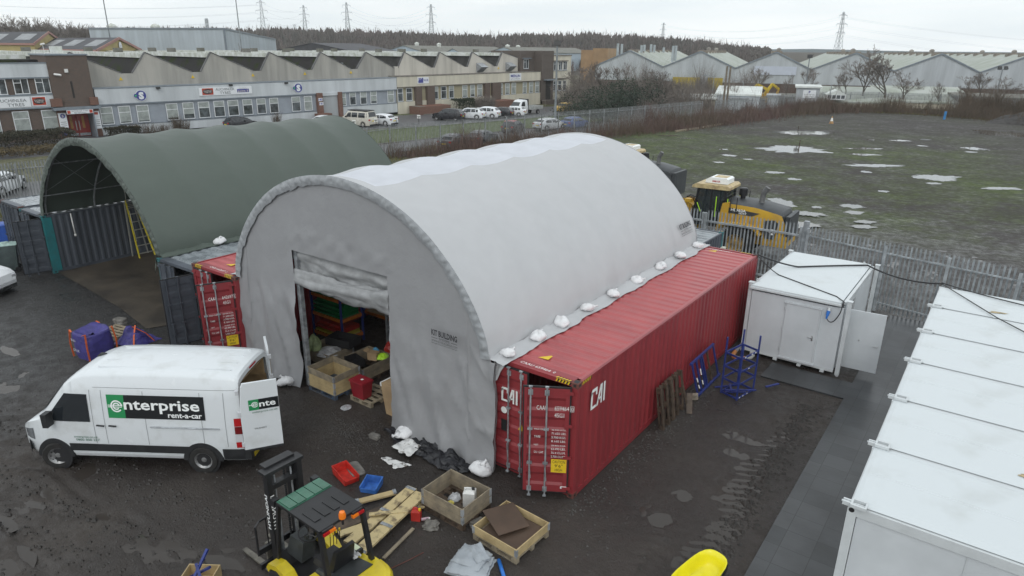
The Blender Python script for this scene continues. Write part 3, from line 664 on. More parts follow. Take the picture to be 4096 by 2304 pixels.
# ================================================================== sandbags
SACK = fabric('white_woven_sack', (.74,.74,.75), .05, .6, b1=.5, vs_=8)
def sandbag_mesh(sd):
    b = MB(); rnd = random.Random(sd); n, m = 20, 14
    def fn(i, j):
        a = 2*math.pi*i/n; t = math.pi*j/m; r = math.sin(t)
        k = 1+.16*fbm(math.cos(a)*1.5+sd, math.sin(a)*1.5, t, 4)+.05*math.sin(a*5+sd)*r
        x = .25*r**.85*math.cos(a)*k; y = .20*r**.85*math.sin(a)*k; z = .115-.125*math.cos(t)*k*(1+.35*fbm(math.cos(a)*1.2+sd*2, math.sin(a)*1.2, sd))+.03*math.cos(a+sd)
        if math.cos(t) < -.2: x *= .93
        return (x, y, max(.0, z))
    b.grid(fn, n, m)
    return b
def neck_mesh(sd):
    b = MB(); rnd = random.Random(sd+50); a = rnd.uniform(0, 6.28); c, s_ = math.cos(a), math.sin(a)
    q = [(c*.05,s_*.05,.20),(c*.08,s_*.08,.245),(c*.10,s_*.10,.265),(c*.13,s_*.13,.30)]
    if sd % 2: q = [(c*.17,s_*.15,.14),(c*.24,s_*.22,.15),(c*.28,s_*.26,.16),(c*.33,s_*.31,.17)]
    b.tube(q, [.09,.035,.018,.038], 9); return b
def sandbag(label, x, y, z, sd, rz, sc=1., group=None):
    t = T('sandbag', label, 'sandbag', (x,y,z), rz, group)
    for nme, mb in (('sack_body', sandbag_mesh(sd)), ('tied_neck', neck_mesh(sd))):
        mb.v = [(a*sc, b_*sc, c*sc) for a, b_, c in mb.v]; mb.build(nme, SACK, t, smooth=True, loc=True)
    return t
BY = [.20,1.42,2.52,3.82,5.22,6.78,8.50,10.02,11.62]
ordn = ['nearest the container doors','second from the doors','third from the doors','fourth from the doors','fifth from the doors, midway','sixth from the doors','third from the far end','second from the far end','at the far end']
for i, y in enumerate(BY):
    sandbag('tied white sandbag on the right tent hem, '+ordn[i], -2.0+.02*math.sin(i*2), y, HH+.01, i*3+1+i%2, i*1.3, .80+.12*(i*7%5)/4, 'sandbags along the tent hem')
sandbag('lone white sandbag on the hem of the green shelter', -16.8, 2.05, H2+.01, 12, .4, 1.0)
sandbag('white sandbag on the ground left of the tent doorway, beside the van', -9.72, -.52, 0, 14, 1.0, 1.15, 'sandbags on the ground')
sandbag('white sandbag under the right door flap by the black sheet', -4.86, -.42, 0, 15, 2.0, 1.25, 'sandbags on the ground')
sandbag('round white sandbag at the foot of the red container door', -2.28, -.48, 0, 16, .5, 1.15, 'sandbags on the ground')
# ================================================================== cabins
WPAINT = M('white_cabin_paint', (.60,.63,.65), .45, .05, .8, bump=.03, bs=5)
WROOF = M('white_cabin_roof', (.60,.64,.655), .36, .05, .9, c2=(.52,.55,.55), lo=.26, hi=.46, det=7)
NW2, PW2 = NODES(WROOF)
WTRIM = M('cabin_trim', (.60,.63,.64), .4, .06, 2)
CSTAIN = M('rust_stain', (.42,.33,.18), .6, .3, 8)
HANDLE = M('steel_handle', (.5,.5,.5), .3, 0, metal=.8)
cab = T('site_cabin', 'small white flat pack cabin with closed front door and side door standing open', 'cabin', (.5,10.2,0))
ZC = 2.45; cx0, cx1, cy0, cy1 = .50, 3.27, 10.2, 15.0
b = MB(); b.box(cx0,cx1,cy0,cy0+.06,.18,ZC-.2); b.build('front_wall', WPAINT, cab)
b = MB(); b.box(cx1-.06,cx1,cy0+.22,cy0+.4,.18,ZC-.2); b.box(cx1-.06,cx1,cy0+1.9,cy1-.1,.18,ZC-.2); b.box(cx1-.06,cx1,cy0+.4,cy0+1.9,2.12,ZC-.2); b.build('side_wall', WPAINT, cab)
b = MB(); b.box(cx0,cx0+.06,cy0+.1,cy1-.1,.18,ZC-.2); b.box(cx0,cx1,cy1-.06,cy1,.18,ZC-.2); b.build('rear_wall', WPAINT, cab)
b = MB(); b.box(cx0+.06,cx1-.06,cy0+.06,cy1-.06,.12,.18); b.build('floor', M('cabin_floor',(.12,.12,.12),.6,.2,3), cab)
b = MB(); b.box(cx0-.05,cx1-.1,cy0-.05,cy1,ZC-.1,ZC-.012); b.add([(cx0-.05,cy0-.05,ZC-.012),(cx1-.1,cy0-.05,ZC-.012),(cx1-.1,cy1,ZC-.012),(cx0-.05,cy1,ZC-.012),(cx0+.05,cy0+.08,ZC+.02),(cx1-.25,cy0+.08,ZC+.03),(cx1-.25,cy1-.1,ZC+.03),(cx0+.05,cy1-.1,ZC+.02)], [(0,1,5,4),(1,2,6,5),(2,3,7,6),(3,0,4,7),(4,5,6,7)])
b.build('roof', WROOF, cab)
b = MB(); b.box(cx0-.06,cx1-.08,cy0-.09,cy0-.05,ZC-.13,ZC-.075); b.box(cx0-.09,cx0-.05,cy0-.06,cy1,ZC-.13,ZC-.075); b.box(cx1-.07,cx1+.02,cy0+.15,cy1-.1,ZC-.12,ZC-.03); b.build('gutter', WTRIM, cab)
b = MB()
for x, y in ((cx0-.14,cy0+.02),(cx1+.06,cy0+.0),(cx1+.06,cy1-.15),(cx0-.14,cy1-.15)):
    b2 = MB(); b2.box(x,x+.12,y,y+.13,.05,ZC+.03); b2.box(x-.02,x+.14,y-.02,y+.15,ZC+.03,ZC+.055); b2.tube([(x+.06,y+.065,0),(x+.06,y+.065,.06)], .05, 8); b2.build('corner_post', WTRIM, cab)
b = MB(); b.box(cx0,cx1,cy0-.012,cy0-.002,.12,.2)
for x in (cx0+.2, 1.45, 2.2, 2.9): b.box(x,x+.12,cy0-.05,cy0+.02,.05,.12)
b.build('base_rail', WTRIM, cab)
dr = MB(); dr.box(1.62,2.62,cy0-.045,cy0-.003,.24,2.06); dr.box(1.56,2.68,cy0-.06,cy0-.003,2.07,2.11); dr.box(2.625,2.66,cy0-.055,cy0-.003,.22,2.06); dr.box(1.58,2.7,cy0-.075,cy0-.003,.19,.235); d = dr.build('door', WPAINT, cab)
b = MB(); b.tube([(2.52,cy0-.05,1.12),(2.52,cy0-.10,1.12),(2.40,cy0-.10,1.12)], .014, 7); b.box(2.50,2.545,cy0-.055,cy0-.045,1.0,1.17); b.build('handle', HANDLE, d)
b = MB()
for q in ((1.60,1.9),(1.60,1.2),(1.60,.5)): b.tube([(q[0],cy0-.05,q[1]-.05),(q[0],cy0-.05,q[1]+.05)], .014, 6)
b.build('hinge', WTRIM, d)
# open side door
a = math.radians(30); hx, hy = cx1+.10, cy0+.42
dd = MB(); dd.box(0,1.02,-.022,.022,.22,2.14)
dd = dd.build('open_door', WPAINT, cab, loc=True); dd.location = (hx-.5, hy-10.2, 0); dd.rotation_euler = (0,0,math.radians(4))
b = MB(); b.tube([(.93,-.03,1.1),(.93,-.07,1.1),(.80,-.07,1.1)], .014, 7); b.tube([(.4,-.03,1.2),(.4,-.05,1.2)], .02, 8); b.build('handle', HANDLE, dd, loc=True)
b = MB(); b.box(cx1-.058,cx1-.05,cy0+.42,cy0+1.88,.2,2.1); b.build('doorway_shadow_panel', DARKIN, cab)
b = MB(); b.tube([(cx0+.0,cy0+.35,ZC+.02),(cx0+.0,cy0+.35,ZC+.1),(cx0+.07,cy0+.38,ZC+.1),(cx0+.07,cy0+.38,ZC+.02)], .018, 7); b.tube([(cx1-.35,cy1-.15,ZC+.02),(cx1-.33,cy1-.15,ZC+.09),(cx1-.25,cy1-.15,ZC+.02)], .018, 7); b.build('lifting_eye', WTRIM, cab)
SOCK = M('blue_plastic', (.02,.16,.55), .35, 0)
sk = T('power_plug', 'blue power plug and socket on the front of the small cabin', 'plug', (2.87,cy0-.06,2.1))
b = MB(); b.tube([(2.87,cy0-.06,2.22),(2.87,cy0-.10,2.12)], .04, 10, 1); b.tube([(2.87,cy0-.10,2.12),(2.86,cy0-.15,1.98)], [.055,.045], 10, 0); b.build('socket_body', [SOCK, WTRIM], sk)
b = MB(); b.tube([(2.86,cy0-.15,1.98),(2.855,cy0-.17,1.88)], [.032,.026], 10); b.build('plug_body', SOCK, sk)
CBL = M('black_cable', (.02,.02,.022), .45, 0)
def cable(label, pts, r=.014, sag=0.):
    q = []
    for (p0, p1, s_) in pts:
        p0 = Vector(p0); p1 = Vector(p1)
        for i in range(13):
            t = i/12; v = p0.lerp(p1, t); v.z -= s_*4*t*(1-t); q.append(v)
    b = MB(); b.tube(q, r, 6); return tag(b.build('power_cable', CBL, smooth=True), label, 'cable')
cable('black cable from the cabin roof edge down to the blue plug', [((.0,12.05,HH+.01),(.9,11.6,ZC+.04),.05),((.9,11.6,ZC+.04),(2.95,10.5,ZC+.045),.0),((2.95,10.5,ZC+.045),(3.24,10.16,ZC+.03),0),((3.24,10.16,ZC+.03),(3.22,9.98,2.2),-.05),((3.22,9.98,2.2),(2.86,cy0-.17,1.9),.22)], .016)
cable('thick black cable over the small cabin roof towards the cabin row', [((.0,12.12,HH+.01),(1.2,12.9,ZC+.05),.05),((1.2,12.9,ZC+.05),(3.1,14.6,ZC+.06),-.01),((3.1,14.6,ZC+.06),(5.45,13.35,2.66),.16)], .028)
ROWZ = 2.6
cable('black cable looping across the cabin row roofs to the right edge', [((5.45,13.35,2.66),(7.0,10.9,2.66),0),((7.0,10.9,2.66),(8.6,8.9,2.66),0)], .015)
cable('black cable along the far end of the cabin row roof', [((5.45,13.38,2.68),(7.2,12.7,2.66),0.02),((7.2,12.7,2.66),(9.5,12.0,2.66),0)], .018)
# the row of joined cabins, right edge of the yard
def rowcabin(i, y0, y1, lab):
    x0, x1 = 5.42, 11.4; z = ROWZ
    t = T('row_cabin', lab, 'cabin', (x0,y0,0), 0, 'white cabins joined in a row')
    b = MB(); b.box(x0+.02,x0+.07,y0+.14,y1-.14,.16,z-.2); b.build('end_wall', WPAINT, t)
    b = MB(); b.box(x0+.14,x1,y0+.03,y0+.08,.16,z-.2); b.box(x0+.14,x1,y1-.08,y1-.03,.16,z-.2); b.build('side_wall', WPAINT, t)
    if i == 0:
        for xx in (7.1,8.3,9.5): b = MB(); b.box(xx,xx+.012,y0+.018,y0+.031,.2,z-.2); b.build('panel_joint', WTRIM, t)
    b = MB(); b.box(x0,x1,y0+.0,y0+.12,z-.2,z-.03); b.box(x0,x0+.12,y0+.12,y1-.12,z-.2,z-.03); b.box(x0,x1,y1-.12,y1-.0,z-.2,z-.03); b.box(x0,x1,y0,y0+.12,0.02,.16); b.box(x0,x0+.12,y0+.12,y1-.12,.02,.16); b.build('frame', WTRIM, t)
    b = MB()
    def rf(ii, jj):
        y = [y0+.05, y0+.13, y0+.2, (y0+y1)/2-.02, (y0+y1)/2-.005, (y0+y1)/2+.02, y1-.2, y1-.13, y1-.05][jj]; zz = z+[-.012,.0,.018,.022,.034,.022,.018,.0,-.012][jj]
        x = x0+[.02,.1,.22,1.5,3.2,x1-x0][ii]; 
        if ii < 2: zz = min(zz, z+[.0-.01,.012][ii])
        return (x, y, zz)
    b.grid(rf, 5, 8); b.build('roof', WROOF, t)
    for yy in (y0, y1-.13):
        b = MB(); b.box(x0-.012,x0+.13,yy-.004,yy+.134,.02,z-.02); b.build('corner_post', WTRIM, t)
    b = MB(); yy = y0
    for k in ((-.06,.09),(.03,.12)):
        pass
    b.box(x0-.10,x0+.02,yy-.05,yy-.02,z-.02,z+.05); b.box(x0-.10,x0+.02,yy+.03,yy+.06,z-.02,z+.05); b.box(x0+.02,x0+.26,yy-.09,yy-.05,z+.0,z+.055); b.box(x0+.02,x0+.26,yy+.09,yy+.13,z+.0,z+.055); b.box(x0+.02,x0+.05,yy-.05,yy+.09,z,z+.05); b.box(x0+.23,x0+.26,yy-.05,yy+.09,z,z+.05); b.tube([(x0-.12,yy+.0,z+.02),(x0+.30,yy+.02,z+.02)], .018, 6)
    b.build('roof_clamp', WTRIM, t)
    if i == 0:
        b = MB(); b.lathe([(0,0),(.045,0)], 14, (x0+.05,y0-.006,z-.1), 'y'); b.build('lifting_hole', BLACKR, t)
    if i in (1, 5):
        o = (x0+2.4 if i == 1 else x0+1.55, y0+.45)
        b = MB(); b.poly([(x, y, z+.0315) for x, y in blob(o[0], o[1], .2, .09, 0, .3, 5+i, 24, .5)]); b.build('rust_stain', CSTAIN, t)
    return t
RY = [-.39,1.82,4.10,6.42,8.69,11.02,13.27]
for i, lab in enumerate(['nearest white cabin of the joined row, whose plain long side faces the camera','second white cabin of the joined row, with a rust stained roof','third white cabin of the joined row, counting from the near end','fourth white cabin of the joined row, counting from the near end','fifth white cabin of the joined row, counting from the near end','farthest white cabin of the joined row, crossed by black cables']):
    rowcabin(i, RY[i], RY[i+1], lab)
# ================================================================== palisade fencing
PAL = M('galvanised_pale', (.40,.43,.45), .5, .2, 3, metal=.25)
PALF = M('weathered_pale', (.29,.305,.31), .55, .2, 3, metal=.2)
def pale(b, p, d, H, w=.065):
    """W-section pale with a three pointed head; p foot, d unit vector along the fence"""
    n = Vector((-d.y, d.x, 0)); f = lambda a, c, z: p+d*a+n*c+Vector((0,0,z))
    h = H-.10; pr = [(-w/2,.0),(-w*.28,.014),(0,.0),(w*.28,.014),(w/2,.0)]
    vs = [f(a,c,.05) for a, c in pr]+[f(a,c,h) for a, c in pr]+[f(-w*.62,-.02,H),f(0,0,H+.005),f(w*.62,-.02,H)]
    b.add(vs, [(0,1,6,5),(1,2,7,6),(2,3,8,7),(3,4,9,8),(5,6,10),(6,7,8,11),(8,9,12)])
def palisade(name, label, pts, H, pitch, mat, post=2.75, cat='fence', w=.065, rails=(.35,-.45), thick=False, postH=0., endposts=True, group=None, railside=-1):
    t = T(name, label, cat, (pts[0][0],pts[0][1],0), 0, group); pl = MB(); rl = MB(); k = 0
    for (a, c) in zip(pts, pts[1:]):
        a = Vector((*a,0)); c = Vector((*c,0)); L_ = (c-a).length; d = (c-a)/L_; n = Vector((-d.y, d.x, 0))*railside
        for i in range(int(L_/pitch)): pale(pl, a+d*(pitch*(i+.5))+n*(-.03), d, H, w)
        for z in rails:
            z = z if z > 0 else H+z
            rl.bar(a+n*.03+Vector((0,0,z)), c+n*.03+Vector((0,0,z)), .045 if not thick else .07, .05 if not thick else .08)
        m = max(1, round(L_/post))
        for i in range(m+1):
            if not endposts and i in (0, m): continue
            q = a+d*(L_*i/m)+n*.10; s_ = .05; pb = MB(); pb.box(q.x-s_,q.x+s_,q.y-s_,q.y+s_,0,H-.12+postH); pb.build('post', mat, t)
    pl.build('pales', mat, t); rl.build('rail', mat, t); return t
GY = 18.32
palisade('palisade_gate', 'left leaf of the tall steel palisade gate, partly behind the grey tent', [(-8.3,GY),(-4.32,GY)], 2.80, .155, PAL, 5, 'gate', thick=True, rails=(.25,-.52), endposts=True, group='leaves of the yard gate')
palisade('palisade_gate', 'right leaf of the tall steel palisade gate, in front of the yellow loader', [(-4.20,GY),(-.06,GY)], 2.80, .155, PAL, 5, 'gate', thick=True, rails=(.25,-.52), endposts=True, group='leaves of the yard gate')
gp = MB(); gp.box(.0,.2,GY-.1,GY+.1,0,2.92); tag(gp.build('gate_post', PAL), 'thick square galvanised gate post between the gate and the palisade fence', 'post')
palisade('palisade_fence', 'near steel palisade fence running right from the gate post behind the cabins', [(.28,18.2),(3.3,17.35),(7.5,16.42),(12.5,15.3),(20,13.6)], 2.80, .155, PAL, 2.75)
palisade('palisade_fence', 'steel palisade fence running along the car park beyond both tents', [(-42.6,-12),(-41.9,4),(-40.7,33.7),(-37.8,48),(-34.2,66.4),(-31,86)], 2.9, .17, PALF, 2.75, w=.075)
palisade('palisade_fence', 'distant steel palisade fence at the far end of the open field', [(-30.5,90),(-27,113),(-24.2,128),(-16,136),(-6,137),(8,134),(28,128)], 2.7, .2, PALF, 3, w=.09, rails=(.4,-.5))
# ================================================================== vehicles
CGLASS = M('car_glass', (.018,.022,.026), .08, 0, spec=.8); TYRE = M('tyre_rubber', (.022,.021,.020), .85, .25, 12)
RIM = M('wheel_rim', (.30,.30,.30), .4, .25, 8, metal=.5); PLASB = M('black_plastic', (.022,.023,.025), .55, .15, 6)
REDL_ = M('red_lamp', (.42,.012,.015), .2, 0); CLR = M('clear_lamp', (.55,.56,.58), .15, 0); PLY_ = M('number_plate_yellow', (.72,.55,.02), .5, 0)
def paint(name, c, r=.28): return M(name, c, r, .04, 2, spec=.6)
def lerp_tab(tab, x):
    if x <= tab[0][0]: return tab[0][1]
    for (a, p_), (c, q) in zip(tab, tab[1:]):
        if x <= c: return p_+(q-p_)*(x-a)/(c-a)
    return tab[-1][1]
def wheel(root, x, y, r, w, side, rimr=.62, steer=0., mr=None):
    """side=+1 : outer face towards +y"""
    b = MB(); k = w/2; b.lathe([(r*.55,-k),(r*.93,-k),(r,-k*.6),(r,k*.6),(r*.93,k),(r*rimr,k),(r*rimr*.98,k*.7)], 24, (0,0,0), 'y')
    if side < 0: b.v = [(a, -c, e) for a, c, e in b.v]
    o = b.build('wheel', TYRE, root, smooth=True, ang=40, loc=True); o.location = (x, y, r); o.rotation_euler = (0,0,steer)
    c = MB(); c.lathe([(0,k*.75),(r*.16,k*.80),(r*.2,k*.55),(r*.42,k*.45),(r*rimr*.9,k*.85),(r*rimr,k*.98)], 24, (0,0,0), 'y', 0)
    for i in range(10):
        a = 2*math.pi*i/10; q = (r*.47*math.cos(a), k*.62, r*.47*math.sin(a)); c.lathe([(0,.012),(r*.055,.012)], 6, q, 'y', 1)
    if side < 0: c.v = [(a, -e, g_) for a, e, g_ in c.v]
    c.build('rim', [mr or RIM, BLACKR], o, smooth=True, ang=40, loc=True); return o
def loft(root, roof, plan, belt, z0, mat, W, tum=.80, n=44, xs=None, name='body', capr=True, bulge=.02, lowmat=None, lowz=None):
    """roof: x->z top profile, plan: x->half width factor, belt: x->belt height"""
    x0, x1 = roof[0][0], roof[-1][0]
    X = xs or sorted(set([x0+(x1-x0)*i/n for i in range(n+1)]+[q[0] for q in roof]))
    b = MB(); rings = []
    def ring(x):
        zt = lerp_tab(roof, x); hb = min(belt(x) if callable(belt) else belt, zt-.02); hw = W/2*lerp_tab(plan, x); k = max(0, zt-hb); kk = min(1, k/.35)
        ht = hw*(1-(1-tum)*kk); zs = z0+.02
        return [(hw*.93, zs), (hw*.985, zs+.12), (hw, zs+(hb-zs)*.5), (hw*.985, hb), ((hw*.985+ht*1.02)/2, hb+k*.52), (ht, zt-min(.09, k*.35)), (ht*.93, zt-min(.03, k*.12)), (ht*.70, zt+.005*kk), (ht*.35, zt+bulge*kk), (0, zt+bulge*1.25*kk)]
    for x in X:
        r = ring(x); rings.append([(x, y, z) for y, z in r]+[(x, -y, z) for y, z in r[::-1][1:]])
    m = len(rings[0]); b.add([p for r in rings for p in r], [(i*m+j, i*m+j+1, (i+1)*m+j+1, (i+1)*m+j) for i in range(len(X)-1) for j in range(m-1)])
    b.poly(rings[-1]); 
    if capr: b.poly(rings[0][::-1])
    o = b.build(name, mat, root, smooth=True, ang=38, loc=True)
    def side(x, t, s_=1, off=.006):     # t: 0 belt .. 1 roof edge
        r = ring(x); P3 = [Vector((x, y, z)) for y, z in (r[3], r[4], r[5])]; q = P3[0].lerp(P3[1], t*2) if t < .5 else P3[1].lerp(P3[2], t*2-1)
        return Vector((x, (q.y+off)*s_, q.z))
    return o, ring, side, X
def sideglass(root, side, x0, x1, t0=.06, t1=.9, lean=(0,0), name='side_window', n=4, mat=None):
    for s_ in (1,-1):
        b = MB(); b.grid(lambda i, j: side(x0+(x1-x0)*i/n+(lean[0]*(1-i/n)+lean[1]*(i/n))*(j/3), t0+(t1-t0)*j/3, s_), n, 3); b.build(name, mat or CGLASS, root, smooth=True, loc=True)
def crossglass(root, ring, xa, xb, name, wf=.86, inset=.06, mat=None, off=.008):
    b = MB(); 
    def fn(i, j):
        x = xa+(xb-xa)*i/4; r = ring(x); u = -1+2*j/6; ht = r[7][0] if True else 0; hw = max(r[5][0]*.9, ht)
        z = r[9][1]-(r[9][1]-r[7][1])*abs(u)**2
        return (x, hw*wf/.86*u, z+off)
    b.grid(fn, 4, 6); b.build(name, mat or CGLASS, root, smooth=True, loc=True)
CARS = {}
def car(kind, label, x, y, rz, mat, cat='car', roofmat=None, group='cars in the car park'):
    P = dict(
      suv=dict(L=4.5, W=1.84, roof=[(-2.25,.62),(-2.22,.95),(-2.05,1.12),(-1.72,1.50),(-1.5,1.58),(-.6,1.64),(.2,1.62),(.55,1.52),(1.15,1.10),(1.75,.98),(2.12,.86),(2.25,.58)], belt=1.02, r=.35),
      hatch=dict(L=4.0, W=1.74, roof=[(-2.0,.58),(-1.97,.92),(-1.82,1.05),(-1.5,1.36),(-1.3,1.43),(-.5,1.47),(.1,1.45),(.45,1.36),(1.05,1.0),(1.6,.88),(1.9,.76),(2.0,.5)], belt=.94, r=.31),
      estate=dict(L=4.6, W=1.82, roof=[(-2.3,.58),(-2.27,.95),(-2.1,1.02),(-1.7,1.30),(-1.2,1.43),(-.3,1.47),(.25,1.43),(.6,1.32),(1.2,.99),(1.9,.86),(2.2,.74),(2.3,.5)], belt=.94, r=.33),
      camper=dict(L=4.9, W=1.90, roof=[(-2.45,.60),(-2.43,1.05),(-2.36,1.20),(-2.2,1.86),(-2.1,1.94),(-.8,1.97),(.9,1.95),(1.2,1.86),(1.85,1.20),(2.25,1.02),(2.42,.82),(2.45,.5)], belt=1.16, r=.34))[kind]
    t = T('parked_car' if kind != 'camper' else 'camper_van', label, cat, (x,y,0), rz, group); L2 = P['L']/2; r = P['r']
    plan = [(-L2,.84),(-L2+.1,.93),(-L2+.5,1),(L2-.9,1),(L2-.35,.93),(L2-.08,.80),(L2,.68)]
    o, ring, side, X = loft(t, P['roof'], plan, P['belt'], .2, mat, P['W'], .80)
    rf = P['roof']; 
    if kind == 'camper':
        sideglass(t, side, -2.1, -.75, .05, .85); sideglass(t, side, -.6, .35, .05, .85); sideglass(t, side, .45, 1.35, .05, .82, (0,-.42))
        crossglass(t, ring, -2.34, -2.2, 'rear_window'); crossglass(t, ring, 1.22, 1.80, 'windscreen')
        b = MB(); b.box(-2.1,1.1,-.72,.72,2.0,2.09); b.build('pop_top', PLASB, t, loc=True)
    else:
        xr0, xr1 = rf[2][0], rf[3][0]; xf0 = rf[7][0]; xf1 = rf[8][0]
        mid = (xr1+xf0)/2
        sideglass(t, side, xr1+.12, mid-.55 if kind == 'estate' else xr1+.42, .1, .8, (.0,.05)); sideglass(t, side, xr1+.52, mid+.0, .06, .88); sideglass(t, side, mid+.08, xf1-.22, .06, .86, (0,-.32))
        crossglass(t, ring, xr0+.05, xr1-.02, 'rear_window'); crossglass(t, ring, xf0+.03, xf1-.05, 'windscreen')
        if roofmat: crossglass(t, ring, xr1+.05, xf0-.02, 'roof_panel', mat=roofmat, off=.012, wf=.9)
    for sx in (-1, 1):
        for s_ in (1,-1):
            wx_ = sx*(L2-.82 if kind != 'camper' else L2-.95); wheel(t, wx_, s_*(P['W']/2-.10), r, .22, s_)
            b = MB(); b.lathe([(r*1.02,0),(r*1.22,0),(r*1.22,.02),(r*1.02,.02)], 16, (0,0,0), 'y', arc=.5); b.v = [(wx_+a, s_*(P['W']/2-.012+c), r+e) for a, c, e in b.v]; b.build('wheel_arch', PLASB, t, loc=True)
    zb = rf[1][1]
    for s_ in (1,-1):
        b = MB(); b.box(-L2-.005,-L2+.14,*sorted((s_*P['W']*.30,s_*P['W']*.445)),zb-.18,zb-.02); b.build('tail_lamp', REDL_, t, loc=True)
        b = MB(); b.box(L2-.18,L2-.04,*sorted((s_*P['W']*.26,s_*P['W']*.39)),.56,.70); b.build('headlight', CLR, t, loc=True)
        b = MB(); b.box(mid+.55 if kind != 'camper' else 1.15,(mid+.70) if kind != 'camper' else 1.3,*sorted((s_*P['W']*.49,s_*(P['W']*.49+.2))),P['belt'],P['belt']+.16); b.build('door_mirror', PLASB, t, loc=True)
    b = MB(); b.box(-L2-.012,-L2+.02,-.26,.26,.60 if kind != 'camper' else .75,.71 if kind != 'camper' else .86); b.build('number_plate', PLY_, t, loc=True)
    b = MB(); b.box(-L2-.01,-L2+.2,-P['W']*.40,P['W']*.40,.20,.40); b.box(L2-.22,L2+.0,-P['W']*.33,P['W']*.33,.2,.36); b.build('bumper', PLASB, t, loc=True)
    return t
WHC = paint('white_car_paint', (.74,.76,.78)); BKC = paint('black_car_paint', (.022,.022,.026)); GYC = paint('grey_car_paint', (.12,.125,.135)); YLC = paint('yellow_car_paint', (.62,.38,.03)); CRC = paint('cream_car_paint', (.58,.55,.48)); BLC = paint('blue_car_paint', (.05,.09,.26)); RDC = paint('red_car_paint', (.38,.04,.04))
def carpos(xp, yp): q = px(xp*1.59, yp*1.59); return q.x, q.y
H0 = math.atan2(FN.y, FN.x)   # pointing from the building towards the yard
def pc(kind, label, s, n_, rz, mat, **k):
    q = fc(s, n_); return car(kind, label, q.x, q.y, rz, mat, **k)
FD = math.atan2(FG.y, FG.x); BK = H0+math.pi   # nose to the building
pc('camper', 'cream camper van with a black pop top parked by the long building', 29.6, 10.0, BK+.25, CRC, cat='van')
pc('estate', 'white car parked right beside the cream camper van', 32.6, 10.6, BK+.25, WHC)
pc('hatch', 'white car half hidden behind the cream camper van', 25.6, 7.8, BK+.2, WHC)
pc('suv', 'black car at the left end of the row of parked cars', 43.5, 11.6, BK+.45, BKC)
pc('suv', 'white car with black roof, second in the parked row', 46.9, 12.3, BK+.45, WHC, roofmat=CGLASS)
pc('suv', 'all white tall car, third in the parked row', 49.6, 12.7, BK+.45, WHC)
pc('hatch', 'small black car between white cars in the parked row', 52.4, 13.0, BK+.45, BKC)
pc('hatch', 'small white hatchback beside the flatbed truck', 54.9, 13.3, BK+.45, WHC)
pc('hatch', 'small yellow hatchback parked at the right end of the car park', 66.4, 13.8, FD+math.pi+.2, YLC)
g2_ = 'cars on the road behind the fence'
for kind, lab, xp, yp, rz, mt, kw in [('estate','dark grey car behind the palisade fence, nearest the green shelter',1145,372,FD+.35,GYC,{}),('estate','grey car behind the palisade fence, second from the left',1215,362,FD+.3,GYC,{}),
        ('hatch','black hatchback with a red roof behind the palisade fence',1292,333,FD+.35,BKC,{'roofmat':RDC}),('estate','white car behind the palisade fence, by the tall lamp post',1383,326,FD-.05,WHC,{}),('estate','blue car behind the palisade fence, right of the tall lamp post',1445,322,FD+.1,BLC,{})]:
    x, y = carpos(xp, yp); car(kind, lab, x, y, rz, mt, group=g2_, **kw)
x, y = carpos(22, 505); car('estate', 'white car at the left edge, seen through the palisade fence', x-3.2, y+.6, FD+.95, WHC, group=g2_)
x, y = carpos(-35, 735); car('hatch', 'white car cut off by the left edge of the photo, below the wheelie bins', -26.9, -3.55, .55, WHC, group='vehicles in the yard')
q = fc(3.6+13.6, 3.2); car('hatch', 'black car showing only its roof above the green shelter', q.x, q.y, FD, BKC)
# flatbed truck
q = fc(58.6, 12.3); tk = T('flatbed_truck', 'white flatbed truck with a black bulkhead, in the car park', 'truck', (q.x,q.y,0), FD+math.pi, None)
o, ring, side, X = loft(tk, [(.35,2.2),(.9,2.26),(1.4,2.2),(1.75,1.95),(2.35,1.25),(2.8,1.08),(3.0,.85),(3.05,.5)], [(.35,1),(2.3,1),(2.8,.9),(3.05,.7)], 1.28, .3, WHC, 2.0, .84)
sideglass(tk, side, .95, 1.85, .05, .8, (0,-.3)); crossglass(tk, ring, 1.8, 2.3, 'windscreen')
b = MB(); b.box(.15,.3,-.95,.95,.8,2.35); b.build('bulkhead', BLACKR, tk, loc=True)
b = MB(); b.box(-3.2,.12,-1.0,1.0,.72,.84); b.box(-3.2,.12,-1.02,-.98,.84,1.24); b.box(-3.2,.12,.98,1.02,.84,1.24); b.box(-3.22,-3.18,-1,1,.84,1.24); b.build('load_bed', M('dropside_metal',(.42,.43,.42),.5,.15,3), tk, loc=True)
for xx in (-2.1, 2.05):
    for s_ in (1,-1): wheel(tk, xx, s_*.86, .35, .24, s_)
# ------------------------------------------------------------------ the white delivery van
VW, VL = 2.0, 5.75
hd = math.radians(214.0)
van = T('delivery_van', 'white long wheelbase van with rear doors open and a green and black side panel', 'van', (-9.62,-4.60,0), hd, 'vehicles in the yard')
VB = 1.33
vr = [(-2.85,2.40),(-2.80,2.455),(-2.6,2.475),(-1.5,2.51),(0,2.50),(.8,2.46),(1.15,2.36),(1.4,2.20),(1.6,1.99),(1.95,1.62),(2.22,1.33),(2.5,1.20),(2.72,1.06),(2.82,.90),(2.90,.45)]
vp = [(-2.85,.955),(-2.7,.985),(-2.3,1),(1.6,1),(2.2,.965),(2.55,.88),(2.78,.75),(2.88,.62),(2.90,.56)]
VWH = M('white_van_paint', (.68,.71,.73), .24, .05, 1.6, spec=.6, c2=(.58,.60,.60), lo=.28, hi=.48, det=7)
xs = sorted(set([-2.85+.115*i for i in range(51)]+[q[0] for q in vr]))
